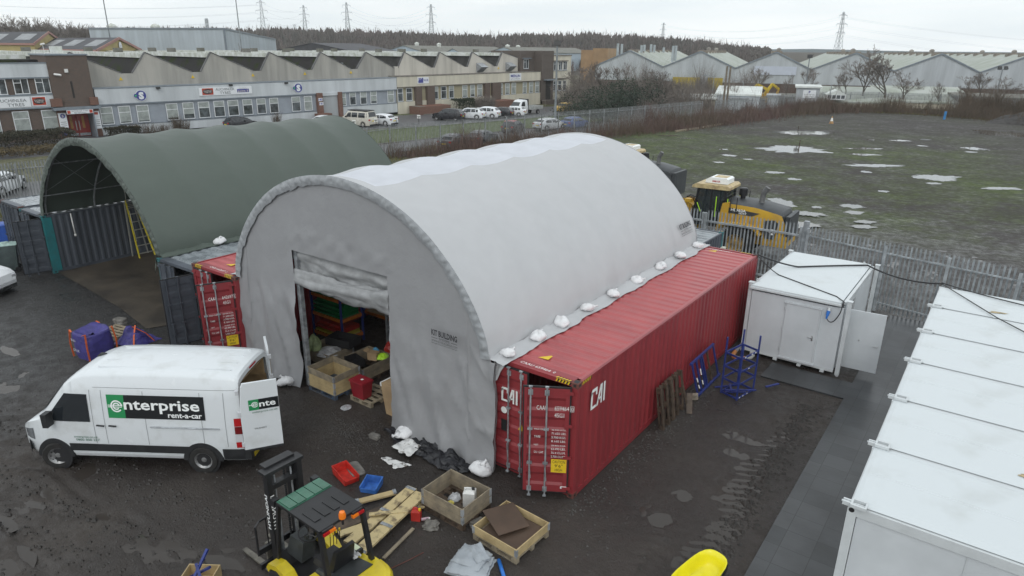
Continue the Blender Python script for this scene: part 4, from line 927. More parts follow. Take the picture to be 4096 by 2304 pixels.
o, ring, side, X = loft(van, vr, vp, lambda x: 1.28 if x < 1.3 else max(1.0,1.28-.12*(x-1.3)), .30, VWH, VW, .86, xs=[x for x in xs if x <= 2.9], capr=False, bulge=.03)
def vside(x, z, s_=1, off=.008):
    r = ring(x); 
    for (y0, z0), (y1, z1) in zip(r, r[1:]):
        if z0 <= z <= z1 and z1 > z0: return Vector((x, (y0+(y1-y0)*(z-z0)/(z1-z0)+off)*s_, z))
    return Vector((x, (r[5][0]+off)*s_, min(z, r[9][1])))
def vpatch(name, xa, xb, za, zb, mat, s_=1, off=.008, n=10, m=4, par=None, zf=None):
    b = MB(); b.grid(lambda i, j: vside(xa+(xb-xa)*i/n, za+(zb-za)*j/m if zf is None else zf(i/n, j/m), s_, off), n, m); return b.build(name, mat, par or van, smooth=True, loc=True)
# inner lining
b = MB(); b.box(-2.80,1.0,-.86,.86,.62,.66,0); b.box(-2.80,1.0,.80,.83,.66,1.75,1); b.box(-2.80,1.0,-.83,-.80,.66,1.75,1); b.box(-2.80,1.0,.72,.75,1.75,2.2,1); b.box(-2.80,1.0,-.75,-.72,1.75,2.2,1); b.box(.97,1.0,-.72,.72,.66,2.2,1); b.box(-2.80,1.0,-.73,.73,2.20,2.23,1); b.build('load_lining', [DARKIN, PLYF], van, loc=True)
b = MB()
R_ = ring(-2.85); fr = [( -2.853, y, z) for y, z in R_]+[(-2.853,-y,z) for y, z in R_[::-1][1:]]; inn = [(-2.853, max(-.86,min(.86,y*.92)), .62 if z < .62 else min(2.32, z*.955)) for _, y, z in fr]
b.add(fr+inn, [(i,i+1,len(fr)+i+1,len(fr)+i) for i in range(len(fr)-1)]); b.box(-2.86,-2.84,-.9,.9,.32,.62); b.build('door_aperture', VWH, van, loc=True)
b = MB(); b.box(-3.0,-2.84,-.95,.95,.36,.62); b.box(-2.98,-2.84,-.9,.9,.62,.66); b.build('rear_bumper', PLASB, van, loc=True)
# lower cladding
for s_ in (1,-1):
    vpatch('lower_cladding', -1.55, 1.45, .50, .70, PLASB, s_, .014, 14); vpatch('sill', -1.5, 1.35, .36, .47, VWH, s_, .016, 10)
    vpatch('lower_cladding', -2.85, -2.35, .34, .66, PLASB, s_, .014, 5)
b = MB(); b.grid(lambda i, j: (lambda a: (2.9+.035-.0*j-abs(a)**3*.42+(.02 if j in (1,2) else 0), a*.97, .30+.36*j/3))(-1+2*i/16), 16, 3); b.build('front_bumper', PLASB, van, smooth=True, loc=True)
b = MB(); b.grid(lambda i, j: (lambda a: (2.885-abs(a)**3*.20-.02*j, a*.62, .70+.22*j/3))(-1+2*i/10), 10, 3); b.build('grille', PLASB, van, smooth=True, loc=True)
for s_ in (1,-1):
    b = MB(); b.grid(lambda i, j: vside(2.42+.30*i/5, .72+(.30-.10*i/5)*j/3+.03*i/5, s_, .012), 5, 3); b.build('headlight', M('smoked_headlamp',(.16,.17,.18),.12,.2,6,spec=.8), van, smooth=True, loc=True)
    # cab side window
    b = MB(); b.grid(lambda i, j: vside(.78+(1.22-.62*(j/4))*i/8, 1.28+(.74-.05)*j/4 if i < 99 else 0, s_, .012), 8, 4); b.build('side_window', CGLASS, van, smooth=True, loc=True)
    b = MB(); p_ = vside(1.78, 1.25, s_, .02); q = s_; b.box(p_.x-.06,p_.x+.08,*sorted((p_.y+.03*q,p_.y+.24*q)),1.22,1.56); b.box(p_.x-.02,p_.x+.04,*sorted((p_.y-.02*q,p_.y+.06*q)),1.22,1.28); b.build('door_mirror', PLASB, van, smooth=False, loc=True)
    # wheel arches and wheels
    for wx_, st in ((1.86,-.0),(-1.86,0)):
        b = MB(); b.lathe([(.37,-.02),(.475,-.02),(.475,.035),(.37,.03)], 20, (0,0,0), 'y', arc=.5); b.v = [(wx_+a, s_*(VW/2-.02+c), .33+e) for a, c, e in b.v]; b.build('wheel_arch', PLASB, van, smooth=True, ang=40, loc=True)
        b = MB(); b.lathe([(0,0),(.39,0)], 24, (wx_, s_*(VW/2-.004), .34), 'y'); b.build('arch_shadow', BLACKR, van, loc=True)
        wheel(van, wx_, s_*(VW/2-.085), .345, .24, s_, steer=(.28 if wx_ > 0 else 0), mr=RIM)
    # tail lamps
    b = MB()
    for k, (za, zb_, m_) in enumerate(((1.26,1.46,0),(1.06,1.25,1),(.86,1.05,2),(.70,.85,0))):
        b.grid(lambda i, j: vside(-2.86+.0*j+.16*i/2, za+(zb_-za)*j, s_, .018), 2, 1, m_)
        b.add([(-2.868, s_*.80, za),(-2.868, s_*.985, za),(-2.868, s_*.985, zb_),(-2.868, s_*.80, zb_)], [(0,1,2,3)], m_)
    b.build('tail_lamp', [REDL_, M('dark_red_lamp',(.16,.01,.012),.2,0), CLR], van, loc=True)
    b = MB(); b.tube([(.62,s_*1.01,1.20),(.42,s_*1.03,1.20)], .02, 7); b.tube([(.30,s_*1.01,1.20),(.10,s_*1.03,1.20)], .02, 7)
    b.build('door_handle', PLASB, van, loc=True)
    b = MB()
    for xx in (.70, .40, -.62, -1.95, -2.5):
        for k in range(8):
            a = vside(xx, .72+k*.17, s_, .0065); c = vside(xx, .72+(k+1)*.17, s_, .0065); b.add([a, c, c+Vector((.011,0,0)), a+Vector((.011,0,0))], [(0,1,2,3)])
    for k in range(20):
        a = vside(-2.8+k*.17, 2.14, s_, .007); c = vside(-2.8+(k+1)*.17, 2.14, s_, .007); b.add([a, c, c+Vector((0,0,.010)), a+Vector((0,0,.010))], [(0,1,2,3)])
    b.build('panel_gap', M('panel_gap_grey',(.25,.26,.27),.6,0), van, loc=True)
b = MB(); b.tube([(-.72,1.018,1.20),(-2.35,1.018,1.20)], .016, 6); b.build('door_rail', GALV, van, loc=True)
b = MB(); 
def ws(i, j):
    x = 1.52+(.66)*i/6; r = ring(x); u = -1+2*j/8; hw = r[5][0]*.86+.04*i/6; return (x, hw*u, r[9][1]-(r[9][1]-r[7][1])*abs(u)**2+.014)
b.grid(ws, 6, 8); b.build('windscreen', CGLASS, van, smooth=True, loc=True)
b = MB(); b.tube([(1.15,-.2,2.40),(1.02,-.2,2.46),(.9,-.2,2.47)], [.02,.05,.02], 8); b.build('roof_aerial', PLASB, van, loc=True)
b = MB(); b.box(-2.86,-2.78,-.18,.18,2.36,2.405); b.build('brake_lamp', REDL_, van, loc=True)
b = MB()
for yy in (-.55,-.2,.2,.55): b.box(-2.6,.6,yy-.012,yy+.012,2.495-abs(yy)*.03,2.531-abs(yy)*.03)
b.build('roof_rib', VWH, van, loc=True)
# side advertising panel
GRN = M('vinyl_green', (.02,.25,.085), .4, 0); BLV = M('vinyl_black', (.010,.012,.014), .4, 0); WV = M('vinyl_white', (.85,.87,.86), .5, 0); GT2 = M('vinyl_dark_green', (.05,.16,.10), .5, 0)
vpatch('green_panel', .27, -.16, 1.40, 1.98, GRN, 1, .010, 6); vpatch('black_panel', -.16, -2.04, 1.40, 1.98, BLV, 1, .010, 14)
vm = MB()
def vtext(b, st, xa, z, h, w_, m=0, bold=.02):
    vs, fs, x0, x1 = glyphs(st, bold); sc = w_/(x1-x0); sy = h/.7
    out = [vside(xa-(a-x0)*sc, z+c*sy, 1, .016) for a, c in vs]; b.add(out, fs, m)
vtext(vm, 'nterprise', -.15, 1.63, .26, 1.78); vtext(vm, 'rent-a-car', -1.17, 1.45, .13, .80)
cx_, cz_ = .03, 1.70
def arcp(r0, r1, a0, a1, n=18):
    q = []
    for i in range(n+1):
        a = math.radians(a0+(a1-a0)*i/n); q.append((a, r0, r1))
    for (a, r0_, r1_), (c, _, _) in zip(q, q[1:]):
        vm.add([vside(cx_-r1_*math.cos(a), cz_+r1_*math.sin(a), 1, .016), vside(cx_-r0_*math.cos(a), cz_+r0_*math.sin(a), 1, .016), vside(cx_-r0_*math.cos(c), cz_+r0_*math.sin(c), 1, .016), vside(cx_-r1_*math.cos(c), cz_+r1_*math.sin(c), 1, .016)], [(0,1,2,3)])
arcp(.115,.150, 0, 320); arcp(.06,.09, 10, 320)
for dz in (-.03, .012): vm.add([vside(.25, cz_+dz, 1, .016), vside(-.10, cz_+dz, 1, .016), vside(-.10, cz_+dz+.02, 1, .016), vside(.25, cz_+dz+.02, 1, .016)], [(0,1,2,3)])
vm.build('panel_lettering', WV, van, loc=True)
vm2 = MB(); vtext(vm2, 'enterprise.co.uk', 1.28, .86, .055, .62, bold=0); vtext(vm2, '0800 800 227', 1.24, .78, .06, .62, bold=0); vm2.build('door_lettering', GT2, van, loc=True)
# rear doors
def vdoor(s_, ang):
    """hinged at the rear corner, s_=+1 left (camera) side"""
    b = MB(); w_ = .86; zs = [.62,.9,1.3,1.6,2.0,2.28,2.36]; ww = [.0,.0,.0,.0,-.035,-.075,-.11]
    n = len(zs); vs = []
    for k, z in enumerate(zs):
        a = ww[k]
        vs += [(-.045, a, z),(-.06+.0, .12*0-.02+a, z),(-.06,-w_,z),(0,-w_,z),(0,a,z)]
    fs = [(k*5+j, k*5+(j+1)%5, (k+1)*5+(j+1)%5, (k+1)*5+j) for k in range(n-1) for j in range(5)]+[(4,3,2,1,0),tuple((n-1)*5+j for j in range(5))]
    b.add(vs, fs, 0); b.box(-.002,.012,-w_+.06,-.06,.70,2.2,1); b.box(-.062,-.04,-w_+.0,-.0,.60,.66,2)
    if s_ < 0: b.v = [(a, -c, e) for a, c, e in b.v]
    o = b.build('rear_door', [VWH, PLYF, PLASB], van, loc=True); o.location = (-2.87, s_*.965, 0); o.rotation_euler = (0,0,ang)
    h_ = MB()
    for z in (.8,1.6,2.15): h_.box(-.06,.04,*sorted((s_*-.02,s_*.05)),z-.05,z+.05)
    h_.build('hinge', CLR, o, loc=True)
    if s_ > 0:
        t_ = MB(); nx = -.064
        def tx(st, y, z, h, w__, m, bold=0.): t_.text(st, (nx-.003, y, z), (0,-1,0), (0,0,1), h, w__, m, 'L', 0, bold)
        t_.box(nx-.001,nx,-.42,-.20,1.66,1.93,0); t_.box(nx-.001,nx,-.855,-.42,1.66,1.93,1)
        tx('nte', -.43, 1.73, .15, .36, 2, .02)
        for r0, r1 in ((.055,.072),(.028,.042)):
            for i in range(15):
                a = math.radians(20+i*21); c = math.radians(20+(i+1)*21)
                if i < 15: t_.poly([(nx-.003,-.335-r1*math.cos(a),1.80+r1*math.sin(a)),(nx-.003,-.335-r0*math.cos(a),1.80+r0*math.sin(a)),(nx-.003,-.335-r0*math.cos(c),1.80+r0*math.sin(c)),(nx-.003,-.335-r1*math.cos(c),1.80+r1*math.sin(c))], 2)
        t_.box(nx-.004,nx-.002,-.40,-.21,1.79,1.805,2)
        tx('enterprise.co.uk', -.26, 1.585, .05, .56, 3); tx('TRANSIT', -.26, 1.16, .04, .28, 1)
        t_.build('door_lettering', [GRN, BLV, WV, GT2], o, loc=True)
    return o
vdoor(1, math.radians(-66)); vdoor(-1, math.radians(206))
b = MB(); b.box(-3.01,-3.0,.28,.80,.36,.475,0); b.text('LG24 UCV', (-3.013,.78,.385), (0,-1,0),(0,0,1), .075, .47, 1); b.build('number_plate', [PLY_, BLK], van, loc=True)
for c_ in kids(van):
    if abs(c_.location.x) > 1e-6: c_.location.x *= .91 if c_.location.x > 0 else 1.
    elif c_.name.split('.')[0] != 'rear_door':
        for v_ in c_.data.vertices:
            if v_.co.x > 0: v_.co.x *= .91
# ------------------------------------------------------------------ forklift
FKY = M('forklift_yellow', (.66,.53,.015), .35, .12, 2.5, bump=.05, bs=6, c2=(.52,.40,.02)); FKB = M('forklift_black', (.018,.018,.020), .42, .2, 4); FKG = M('green_tinted_panel', (.05,.15,.10), .2, .15, 3)
fk = T('forklift', 'yellow and black forklift truck with an amber beacon, facing away to the left', 'forklift', (-2.05,-5.20,0), math.radians(178), 'vehicles in the yard')
FL = dict(loc=True)
# local: +x forwards (mast), +y = forklift's left -> away/towards camera bottom
b = MB()
for s_ in (1,-1):
    b.box(1.02,1.16,*sorted((s_*.26,s_*.34)),.05,2.42); b.box(1.0,1.02,*sorted((s_*.26,s_*.36)),.05,2.42); b.box(1.17,1.30,*sorted((s_*.20,s_*.27)),.10,2.36)
b.box(.98,1.20,-.40,.40,2.40,2.46); b.box(1.02,1.16,-.30,.30,2.05,2.15); b.box(1.04,1.14,-.34,.34,.4,.52); b.box(1.12,1.30,-.30,.30,2.46,2.50)
b.build('mast', FKB, fk, **FL)
b = MB(); b.text('HYUNDAI', (1.018-.02-.001,.335,1.25), (0,0,1), (0,-1,0), .075, .72, 0, bold=.02); b.build('mast_lettering', WV, fk, **FL)
b = MB(); b.text('HYUNDAI', (1.10,.3445,1.20), (0,0,1), (1,0,0), .08, .74, 0, bold=.02); b.build('mast_lettering', WV, fk, **FL)
b = MB()
for s_ in (1,-1): b.tube([(1.08,s_*.17,.15),(1.08,s_*.17,1.5)], .035, 10); b.tube([(1.08,s_*.17,1.5),(1.08,s_*.17,2.3)], .018, 8)
b.build('lift_cylinder', GALV, fk, **FL)
b = MB()
for s_ in (1,-1):
    q = []
    for i in range(40): z = .5+i*.045; b.box(1.20,1.225,s_*.11-.018,s_*.11+.018,z,z+.03)
b.build('lift_chain', PLASB, fk, **FL)
b = MB()
for z in (.28,.62): b.box(1.30,1.36,-.52,.52,z,z+.12)
b.tube([(1.34,-.52,.6),(1.34,-.52,1.25),(1.34,-.44,1.32),(1.34,.44,1.32),(1.34,.52,1.25),(1.34,.52,.6)], .022, 7)
for yy in (-.3,0,.3): b.tube([(1.34,yy,.7),(1.34,yy,1.32)], .013, 6)
b.build('carriage', FKB, fk, **FL)
for s_ in (1,-1):
    b = MB(); b.box(1.36,1.41,s_*.28-.06,s_*.28+.06,.06,.75); b.hexa([(1.36,s_*.28-.06,.05),(1.36,s_*.28+.06,.05),(1.36,s_*.28+.06,.10),(1.36,s_*.28-.06,.10)],[(2.35,s_*.28-.05,.05),(2.35,s_*.28+.05,.05),(2.35,s_*.28+.05,.07),(2.35,s_*.28-.05,.07)]); b.build('fork', M('worn_steel',(.13,.12,.10),.5,.3,6), fk, **FL)
# chassis, fenders, counterweight
b = MB(); b.box(-.6,.95,-.40,.40,.25,.55); b.build('chassis', FKB, fk, **FL)
for s_ in (1,-1):
    b = MB(); pr = [(.98,.60),(.90,.72),(.66,.78),(.42,.72),(.30,.58),(.24,.50),(.10,.46),(.10,.38),(.34,.40),(.40,.58),(.66,.68),(.86,.62),(.93,.52)]
    y0_, y1_ = sorted((s_*.38, s_*.60)); b.prism(pr, (0,y0_,0), (1,0,0), (0,0,1), (0,y1_-y0_,0)); b.build('front_fender', FKY, fk, **FL)
    wheel(fk, .66, s_*.47, .33, .24, s_, .55, mr=M('yellow_rim',(.45,.36,.03),.5,.3,6)); wheel(fk, -.95, s_*.42, .27, .2, s_, .55, mr=M('yellow_rim',(.45,.36,.03),.5,.3,6))
b = MB(); n = 14
def cwt(i, j):
    a = math.pi*(i/n)-math.pi/2; x = -.92-.58*math.cos(a)**.7 if math.cos(a) > 0 else -.92; y = .56*math.sin(a); zz = [.22,.30,.70,1.00,1.07,1.10][j]; k = [.92,1,1,.97,.90,.78][j]
    return (-.92+(x+.92)*k, y*k, zz)
b.grid(cwt, n, 5); b.poly([cwt(i, 5) for i in range(n+1)]); b.hexa([(-.92,-.56,.22),(-.62,-.56,.22),(-.62,.56,.22),(-.92,.56,.22)],[(-.92,-.52,1.02),(-.62,-.52,1.02),(-.62,.52,1.02),(-.92,.52,1.02)]); b.build('counterweight', FKY, fk, smooth=True, ang=35, **FL)
b = MB(); b.hexa([(-.95,-.34,1.02),(-.12,-.34,.86),(-.12,.34,.86),(-.95,.34,1.02)],[(-.95,-.30,1.12),(-.16,-.30,.98),(-.16,.30,.98),(-.95,.30,1.12)]); b.build('engine_hood', M('dark_grey_plastic',(.045,.05,.052),.5,.2,5), fk, **FL)
b = MB(); b.box(-.62,-.08,-.50,.50,.5,.86); b.box(-.62,-.16,.34,.50,.86,.95); b.box(-.62,-.16,-.50,-.34,.86,.95); b.build('engine_cover', FKY, fk, **FL)
b = MB(); b.box(-.08,.62,-.40,.40,.42,.46); b.hexa([(.62,-.4,.42),(.95,-.4,.6),(.95,.4,.6),(.62,.4,.42)],[(.62,-.4,.46),(.95,-.4,.75),(.95,.4,.75),(.62,.4,.46)]); b.build('floor_plate', FKB, fk, **FL)
b = MB(); b.hexa([(-.45,-.24,.98),(.02,-.24,.98),(.02,.24,.98),(-.45,.24,.98)],[(-.43,-.22,1.08),(.0,-.20,1.10),(.0,.20,1.10),(-.43,.22,1.08)]); b.hexa([(-.52,-.22,1.05),(-.42,-.24,1.05),(-.42,.24,1.05),(-.52,.22,1.05)],[(-.64,-.19,1.50),(-.56,-.20,1.50),(-.56,.20,1.50),(-.64,.19,1.50)]); b.build('seat', FKB, fk, **FL)
b = MB(); b.tube([(.72,0,.5),(.52,0,1.18)], .05, 8); b.hexa([(.55,-.14,.6),(.92,-.2,.7),(.92,.2,.7),(.55,.14,.6)],[(.50,-.10,1.05),(.80,-.16,1.12),(.80,.16,1.12),(.50,.10,1.05)]); b.build('dashboard', M('dark_grey_plastic',(.045,.05,.052),.5,.2,5), fk, **FL)
b = MB(); c0 = Vector((.47,0,1.22)); ax = Vector((-.42,0,.9)).normalized(); u_ = Vector((0,1,0)); v_ = ax.cross(u_); b.tube([c0+(u_*math.cos(a)+v_*math.sin(a))*.17 for a in [2*math.pi*i/20 for i in range(21)]], .014, 7)
for i in range(3): a = 2*math.pi*i/3; b.tube([c0, c0+(u_*math.cos(a)+v_*math.sin(a))*.17], .01, 5)
b.build('steering_wheel', FKB, fk, **FL)
for i in range(4):
    b = MB(); y = -.42+i*.07; b.tube([(.12,y,.95),(.10,y,1.22)], .008, 6, 0); b.tube([(.10,y,1.22),(.10,y,1.27)], .018, 8, 1); b.build('control_lever', [FKB, YEL], fk, **FL)
for s_ in (1,-1):
    b = MB(); b.bar((.86,s_*.40,.72),(.60,s_*.43,2.06),.06,.06); b.build('guard_pillar', FKB, fk, **FL)
    b = MB(); b.bar((-.74,s_*.45,1.0),(-.58,s_*.43,2.06),.07,.09); b.build('guard_pillar', FKB, fk, **FL)
b = MB(); b.box(-.60,.62,-.46,.46,2.05,2.10)
for k in range(4):
    y = -.36+k*.20; b.box(-.35,-.0,y,y+.12,2.10,2.115)
b.box(-.64,-.60,-.42,-.20,2.04,2.09); b.box(-.64,-.60,.20,.42,2.04,2.09); b.build('overhead_guard', FKB, fk, **FL)
b = MB()
for k in range(5):
    y = -.43+k*.174; b.box(.26,.60,y,y+.158,2.108,2.128)
b.box(.24,.62,-.45,.45,2.101,2.107); b.build('guard_glazing', FKG, fk, **FL)
AMB = M('amber_lens', (.85,.20,.01), .15, 0, spec=.8)
b = MB(); b.tube([(-.66,.03,2.02),(-.66,.03,2.14)], .022, 8, 1); b.lathe([(.05,2.14),(.06,2.15),(.062,2.22),(.045,2.27),(0,2.285)], 14, (-.66,.03,0), 'z', 0); b.build('beacon', [AMB, FKB], fk, smooth=True, ang=40, **FL)
for s_ in (1,-1):
    b = MB(); b.box(-.67,-.61,*sorted((s_*.30,s_*.42)),2.0,2.05,0); b.box(-.67,-.61,*sorted((s_*.18,s_*.30)),2.0,2.05,1); b.build('rear_lamp', [REDL_, AMB], fk, **FL)
    b = MB(); b.box(.66,.78,*sorted((s_*.36,s_*.48)),1.98,2.10); b.build('work_lamp', FKB, fk, **FL)
b = MB(); b.box(-.45,-.15,-.50,-.36,.96,1.06,0); b.box(-.40,-.22,-.485,-.38,1.061,1.066,1); b.build('armrest_tray', [FKB, M('note_paper',(.72,.78,.55),.8,.05,4)], fk, **FL)
rg = MB(); rg.grid(lambda i, j: (-.60+.22*i/8, -.34+.16*j/8, 1.10+.06*fbm(i*.5, j*.5, 2)+.02*math.sin(i)), 8, 8); tag(rg.build('cleaning_rag', fabric('rag_cloth',(.5,.5,.5),.1), None, smooth=True), 'crumpled grey rag lying on the forklift engine hood', 'rag')
o = bpy.data.objects['cleaning_rag']; o.location = fk.location; o.rotation_euler = fk.rotation_euler
# ------------------------------------------------------------------ wheel loader behind the gate
LDY = M('loader_yellow', (.62,.37,.03), .45, .15, 1.8, c2=(.48,.29,.05)); LDG = M('loader_grey', (.05,.055,.06), .5, .2, 2); CREAM = M('loader_cream', (.62,.50,.26), .5, .3, 4, c2=(.36,.26,.15)); HIVIS = M('hi_vis_tape', (.45,.80,.03), .5, 0)
ld = T('wheel_loader', 'yellow wheel loader with white roof unit, standing behind the palisade gate', 'loader', (-3.6,21.95,0), math.radians(182), 'wheel loaders in the field')
# local +x forward; y=+  -> towards the camera (its left side)
def hoodp(x):  # top z of rear hood
    return lerp_tab([(-2.15,2.0),(-2.1,2.42),(-1.8,2.52),(-.8,2.70),(.0,2.74),(.75,2.74)], x)
def loader(ld):
    b = MB()
    def hf(i, j):
        x = -2.15+2.85*i/14; zt = hoodp(x); k = j/10; ys = [1.0,1.0,1.0,.96,.80,0,-.80,-.96,-1.0,-1.0,-1.0][j]; zb = 1.55+(.0 if x > -1.2 else -.35*min(1,(-1.2-x)/.5))
        z = [zb, zb+(zt-.35-zb)*.5, zt-.35, zt-.12, zt-.02, zt+.03, zt-.02, zt-.12, zt-.35, zb+(zt-.35-zb)*.5, zb][j]
        if i == 0: ys *= .9
        return (x, ys*.98, z)
    b.grid(hf, 14, 10, 0); b.poly([hf(0, j) for j in range(11)][::-1], 0)
    for i_ in range(14):
        for j_ in range(3, 7): b.m[i_*10+j_] = 1
    b.build('engine_hood', [LDY, LDG], ld, smooth=True, ang=35, **FL)
    b = MB(); b.box(-2.33,-2.14,-.93,.93,1.15,2.35); b.box(-2.35,-2.33,-.7,.7,1.5,2.2); b.build('rear_grille', LDG, ld, **FL)
    b = MB(); b.box(-2.2,.6,-.55,.55,.75,1.6); b.box(-2.3,-1.2,-.95,.95,.85,1.4); b.build('rear_frame', LDY, ld, **FL)
    for s_ in (1,-1):
        b = MB(); b.prism([(-1.75,1.2),(-1.85,2.0),(-1.65,2.12),(-1.25,2.05),(-1.2,1.7),(-1.3,1.2)], (0,s_*.985,0), (1,0,0),(0,0,1),(0,s_*.012,0)); b.build('intake_panel', LDG, ld, **FL)
        b = MB(); b.prism([(.72,2.55),(-.62,2.30),(-.95,2.42),(.72,2.78)][:0]+[(.66,2.46),(-.95,2.34),(-.6,2.16),(.60,2.20)], (0,s_*.985,0), (1,0,0),(0,0,1),(0,s_*.012,0)); b.build('badge_panel', LDG, ld, **FL)
        b = MB(); u_ = (-1,0,0) if s_ > 0 else (1,0,0); b.text('HL960A', (.42 if s_ > 0 else -.5, s_*1.0, 2.31), u_, (0,0,1), .13, .72, 0, bold=.02); b.text('HDXT', (.02 if s_ > 0 else -.3, s_*1.0, 2.20), u_, (0,0,1), .09, .36, 0, bold=.02); b.build('lettering', WV, ld, **FL)
        # wheel, arch
        for wx_ in (-.05, 3.25): wheel(ld, wx_, s_*1.05, .82, .58, s_, .56, mr=M('loader_rim',(.40,.26,.08),.6,.3,5))
        b = MB(); b.prism([(-1.15,1.35),(-.9,1.66),(-.4,1.80),(.35,1.80),(.9,1.62),(.9,1.56),(.33,1.74),(-.4,1.74),(-.85,1.6),(-1.08,1.33)], (0,s_*.75,0), (1,0,0),(0,0,1),(0,s_*.62,0)); b.build('rear_fender', LDY, ld, **FL)
        b = MB(); b.hexa([(.55,s_*.9,1.5),(1.05,s_*.9,1.3),(1.05,s_*1.02,1.3),(.55,s_*1.02,1.5)],[(.52,s_*.9,2.72),(.85,s_*.9,2.62),(.85,s_*1.02,2.62),(.52,s_*1.02,2.72)]); b.build('side_panel', LDY, ld, **FL)
        b = MB(); b.lathe([(0,0),(.14,0)], 18, (-1.62,s_*.999+.004*s_,1.55), 'y', 0); b.text('40', (-1.62,s_*1.01,1.50), (-s_,0,0), (0,0,1), .11, .17, 1, 'C', bold=.02); b.build('speed_disc', [WV, BLK], ld, **FL)
        for (xa, za, xb, zb) in ((1.18,1.9,1.18,2.9),(.62,2.35,.62,2.85),(1.9,2.05,2.12,2.5)):
            b = MB(); b.tube([(xa,s_*.99,za),(xb,s_*.99,zb)], .022, 6); b.build('hi_vis_strip', HIVIS, ld, **FL)
        b = MB(); b.tube([(.45,s_*1.05,1.8),(.45,s_*1.05,2.95),(.15,s_*1.05,3.0),(.15,s_*1.05,1.8)], .02, 6); b.build('handrail', FKB, ld, **FL)
        b = MB(); b.box(.95,1.5,*sorted((s_*.95,s_*1.25)),.6,.68); b.box(.95,1.5,*sorted((s_*.95,s_*1.25)),1.0,1.08); b.box(.93,.97,*sorted((s_*.95,s_*1.2)),.55,1.4); b.build('access_step', LDY, ld, **FL)
    b = MB()
    cb = [(.80,-.76),(2.30,-.72),(2.30,.72),(.80,.76)]
    for (x, y) in cb: b.bar((x+(.1 if x > 1 else 0),y*1.05,1.45),(x-(.12 if x > 1 else -.02),y,3.22),.09,.09)
    b.bar((1.50,.80,1.4),(1.50,.76,3.2),.07,.07); b.bar((1.50,-.80,1.4),(1.50,-.76,3.2),.07,.07); b.box(.78,2.42,-.80,.80,1.35,1.62); b.build('cab_frame', FKB, ld, **FL)
    SMG = M('smoked_glass', (.03,.04,.045), .08, 0, spec=.8, alpha=.75)
    b = MB()
    for s_ in (1,-1): b.poly([(.84,s_*.79,1.6),(2.36,s_*.77,1.6),(2.22,s_*.73,3.2),(.84,s_*.76,3.2)])
    b.poly([(2.37,-.74,1.6),(2.37,.74,1.6),(2.2,.70,3.2),(2.2,-.70,3.2)]); b.poly([(.80,-.74,1.6),(.80,.74,1.6),(.82,.70,3.2),(.82,-.70,3.2)]); b.build('cab_glass', SMG, ld, **FL)
    b = MB()
    for k in range(9):
        z = 1.7+k*.17; b.tube([(2.42-.02*k,-.74,z),(2.42-.02*k,.74,z)], .008, 4); b.tube([(.77,-.74,z),(.77,.74,z)], .008, 4)
    for k in range(6):
        y = -.7+k*.28; b.tube([(2.42,y,1.6),(2.25,y,3.2)], .008, 4); b.tube([(.77,y,1.6),(.79,y,3.2)], .008, 4)
    b.build('guard_mesh', FKB, ld, **FL)
    b = MB(); b.box(1.15,1.65,-.25,.25,1.62,2.0); b.hexa([(1.1,-.23,2.0),(1.25,-.23,2.0),(1.25,.23,2.0),(1.1,.23,2.0)],[(1.0,-.2,2.6),(1.12,-.2,2.6),(1.12,.2,2.6),(1.0,.2,2.6)]); b.tube([(2.1,0,1.6),(1.9,0,2.3)], .04, 6); b.tube([(1.88,.2,2.34),(1.80,0,2.4),(1.88,-.2,2.34),(1.98,0,2.28),(1.88,.2,2.34)], .015, 6); b.build('cab_interior', FKB, ld, **FL)
    b = MB(); pr = [(.62,3.22),(.62,3.34),(.74,3.42),(2.28,3.42),(2.48,3.32),(2.50,3.20)]; b.prism(pr, (0,-.86,0), (1,0,0),(0,0,1),(0,1.72,0)); b.build('cab_roof', CREAM, ld, **FL)
    b = MB(); pr = [(.86,3.44),(.86,3.66),(.95,3.72),(1.75,3.72),(1.95,3.60),(1.97,3.44)]; b.prism(pr, (0,-.5,0), (1,0,0),(0,0,1),(0,1.0,0), 0); b.box(1.0,1.6,-.32,.32,3.72,3.735,1)
    b.text('BMAIR', (1.62,.503,3.50), (-1,0,0), (0,0,1), .09, .4, 2, bold=.02); b.build('roof_unit', [WV, CREAM, REDL_], ld, **FL)
    b = MB(); b.tube([(.2,-.05,2.74),(.2,-.05,2.9),(.2,-.05,2.92),(.2,-.05,3.25),(.2,-.05,3.3)], [.12,.12,.2,.2,.14], 14); b.build('air_filter', FKB, ld, smooth=True, ang=40, **FL)
    b = MB(); b.tube([(-.75,.05,2.66),(-.75,.05,2.76),(-.78,.05,3.15),(-.95,.05,3.45)], [.2,.13,.13,.14], 12); b.build('exhaust', M('exhaust_steel',(.12,.12,.12),.6,.2,5), ld, smooth=True, ang=50, **FL)
    b = MB(); b.box(2.0,3.9,-.45,.45,.9,1.6); b.box(2.5,3.3,-.62,.62,1.4,2.2); b.build('front_frame', LDY, ld, **FL)
    for s_ in (1,-1):
        b = MB(); b.prism([(2.5,2.3),(3.0,2.45),(3.8,2.1),(4.9,.75),(4.9,.45),(4.6,.5),(3.5,1.6),(2.6,1.85)], (0,s_*.5,0), (1,0,0),(0,0,1),(0,s_*.12,0)); b.build('lift_arm', LDY, ld, **FL)
        b = MB(); b.box(2.45,2.75,*sorted((s_*.75,s_*1.0)),2.45,2.62); b.tube([(2.6,s_*.85,1.6),(2.6,s_*.85,2.5)], .03, 6); b.build('work_lamp', LDY, ld, **FL)
    b = MB(); b.prism([(4.6,.25),(5.8,.15),(5.85,.2),(5.0,.45),(4.85,.9),(5.05,1.35),(4.95,1.42),(4.6,1.1),(4.5,.6)], (0,-1.4,0), (1,0,0),(0,0,1),(0,2.8,0)); b.build('bucket', LDY, ld, **FL)
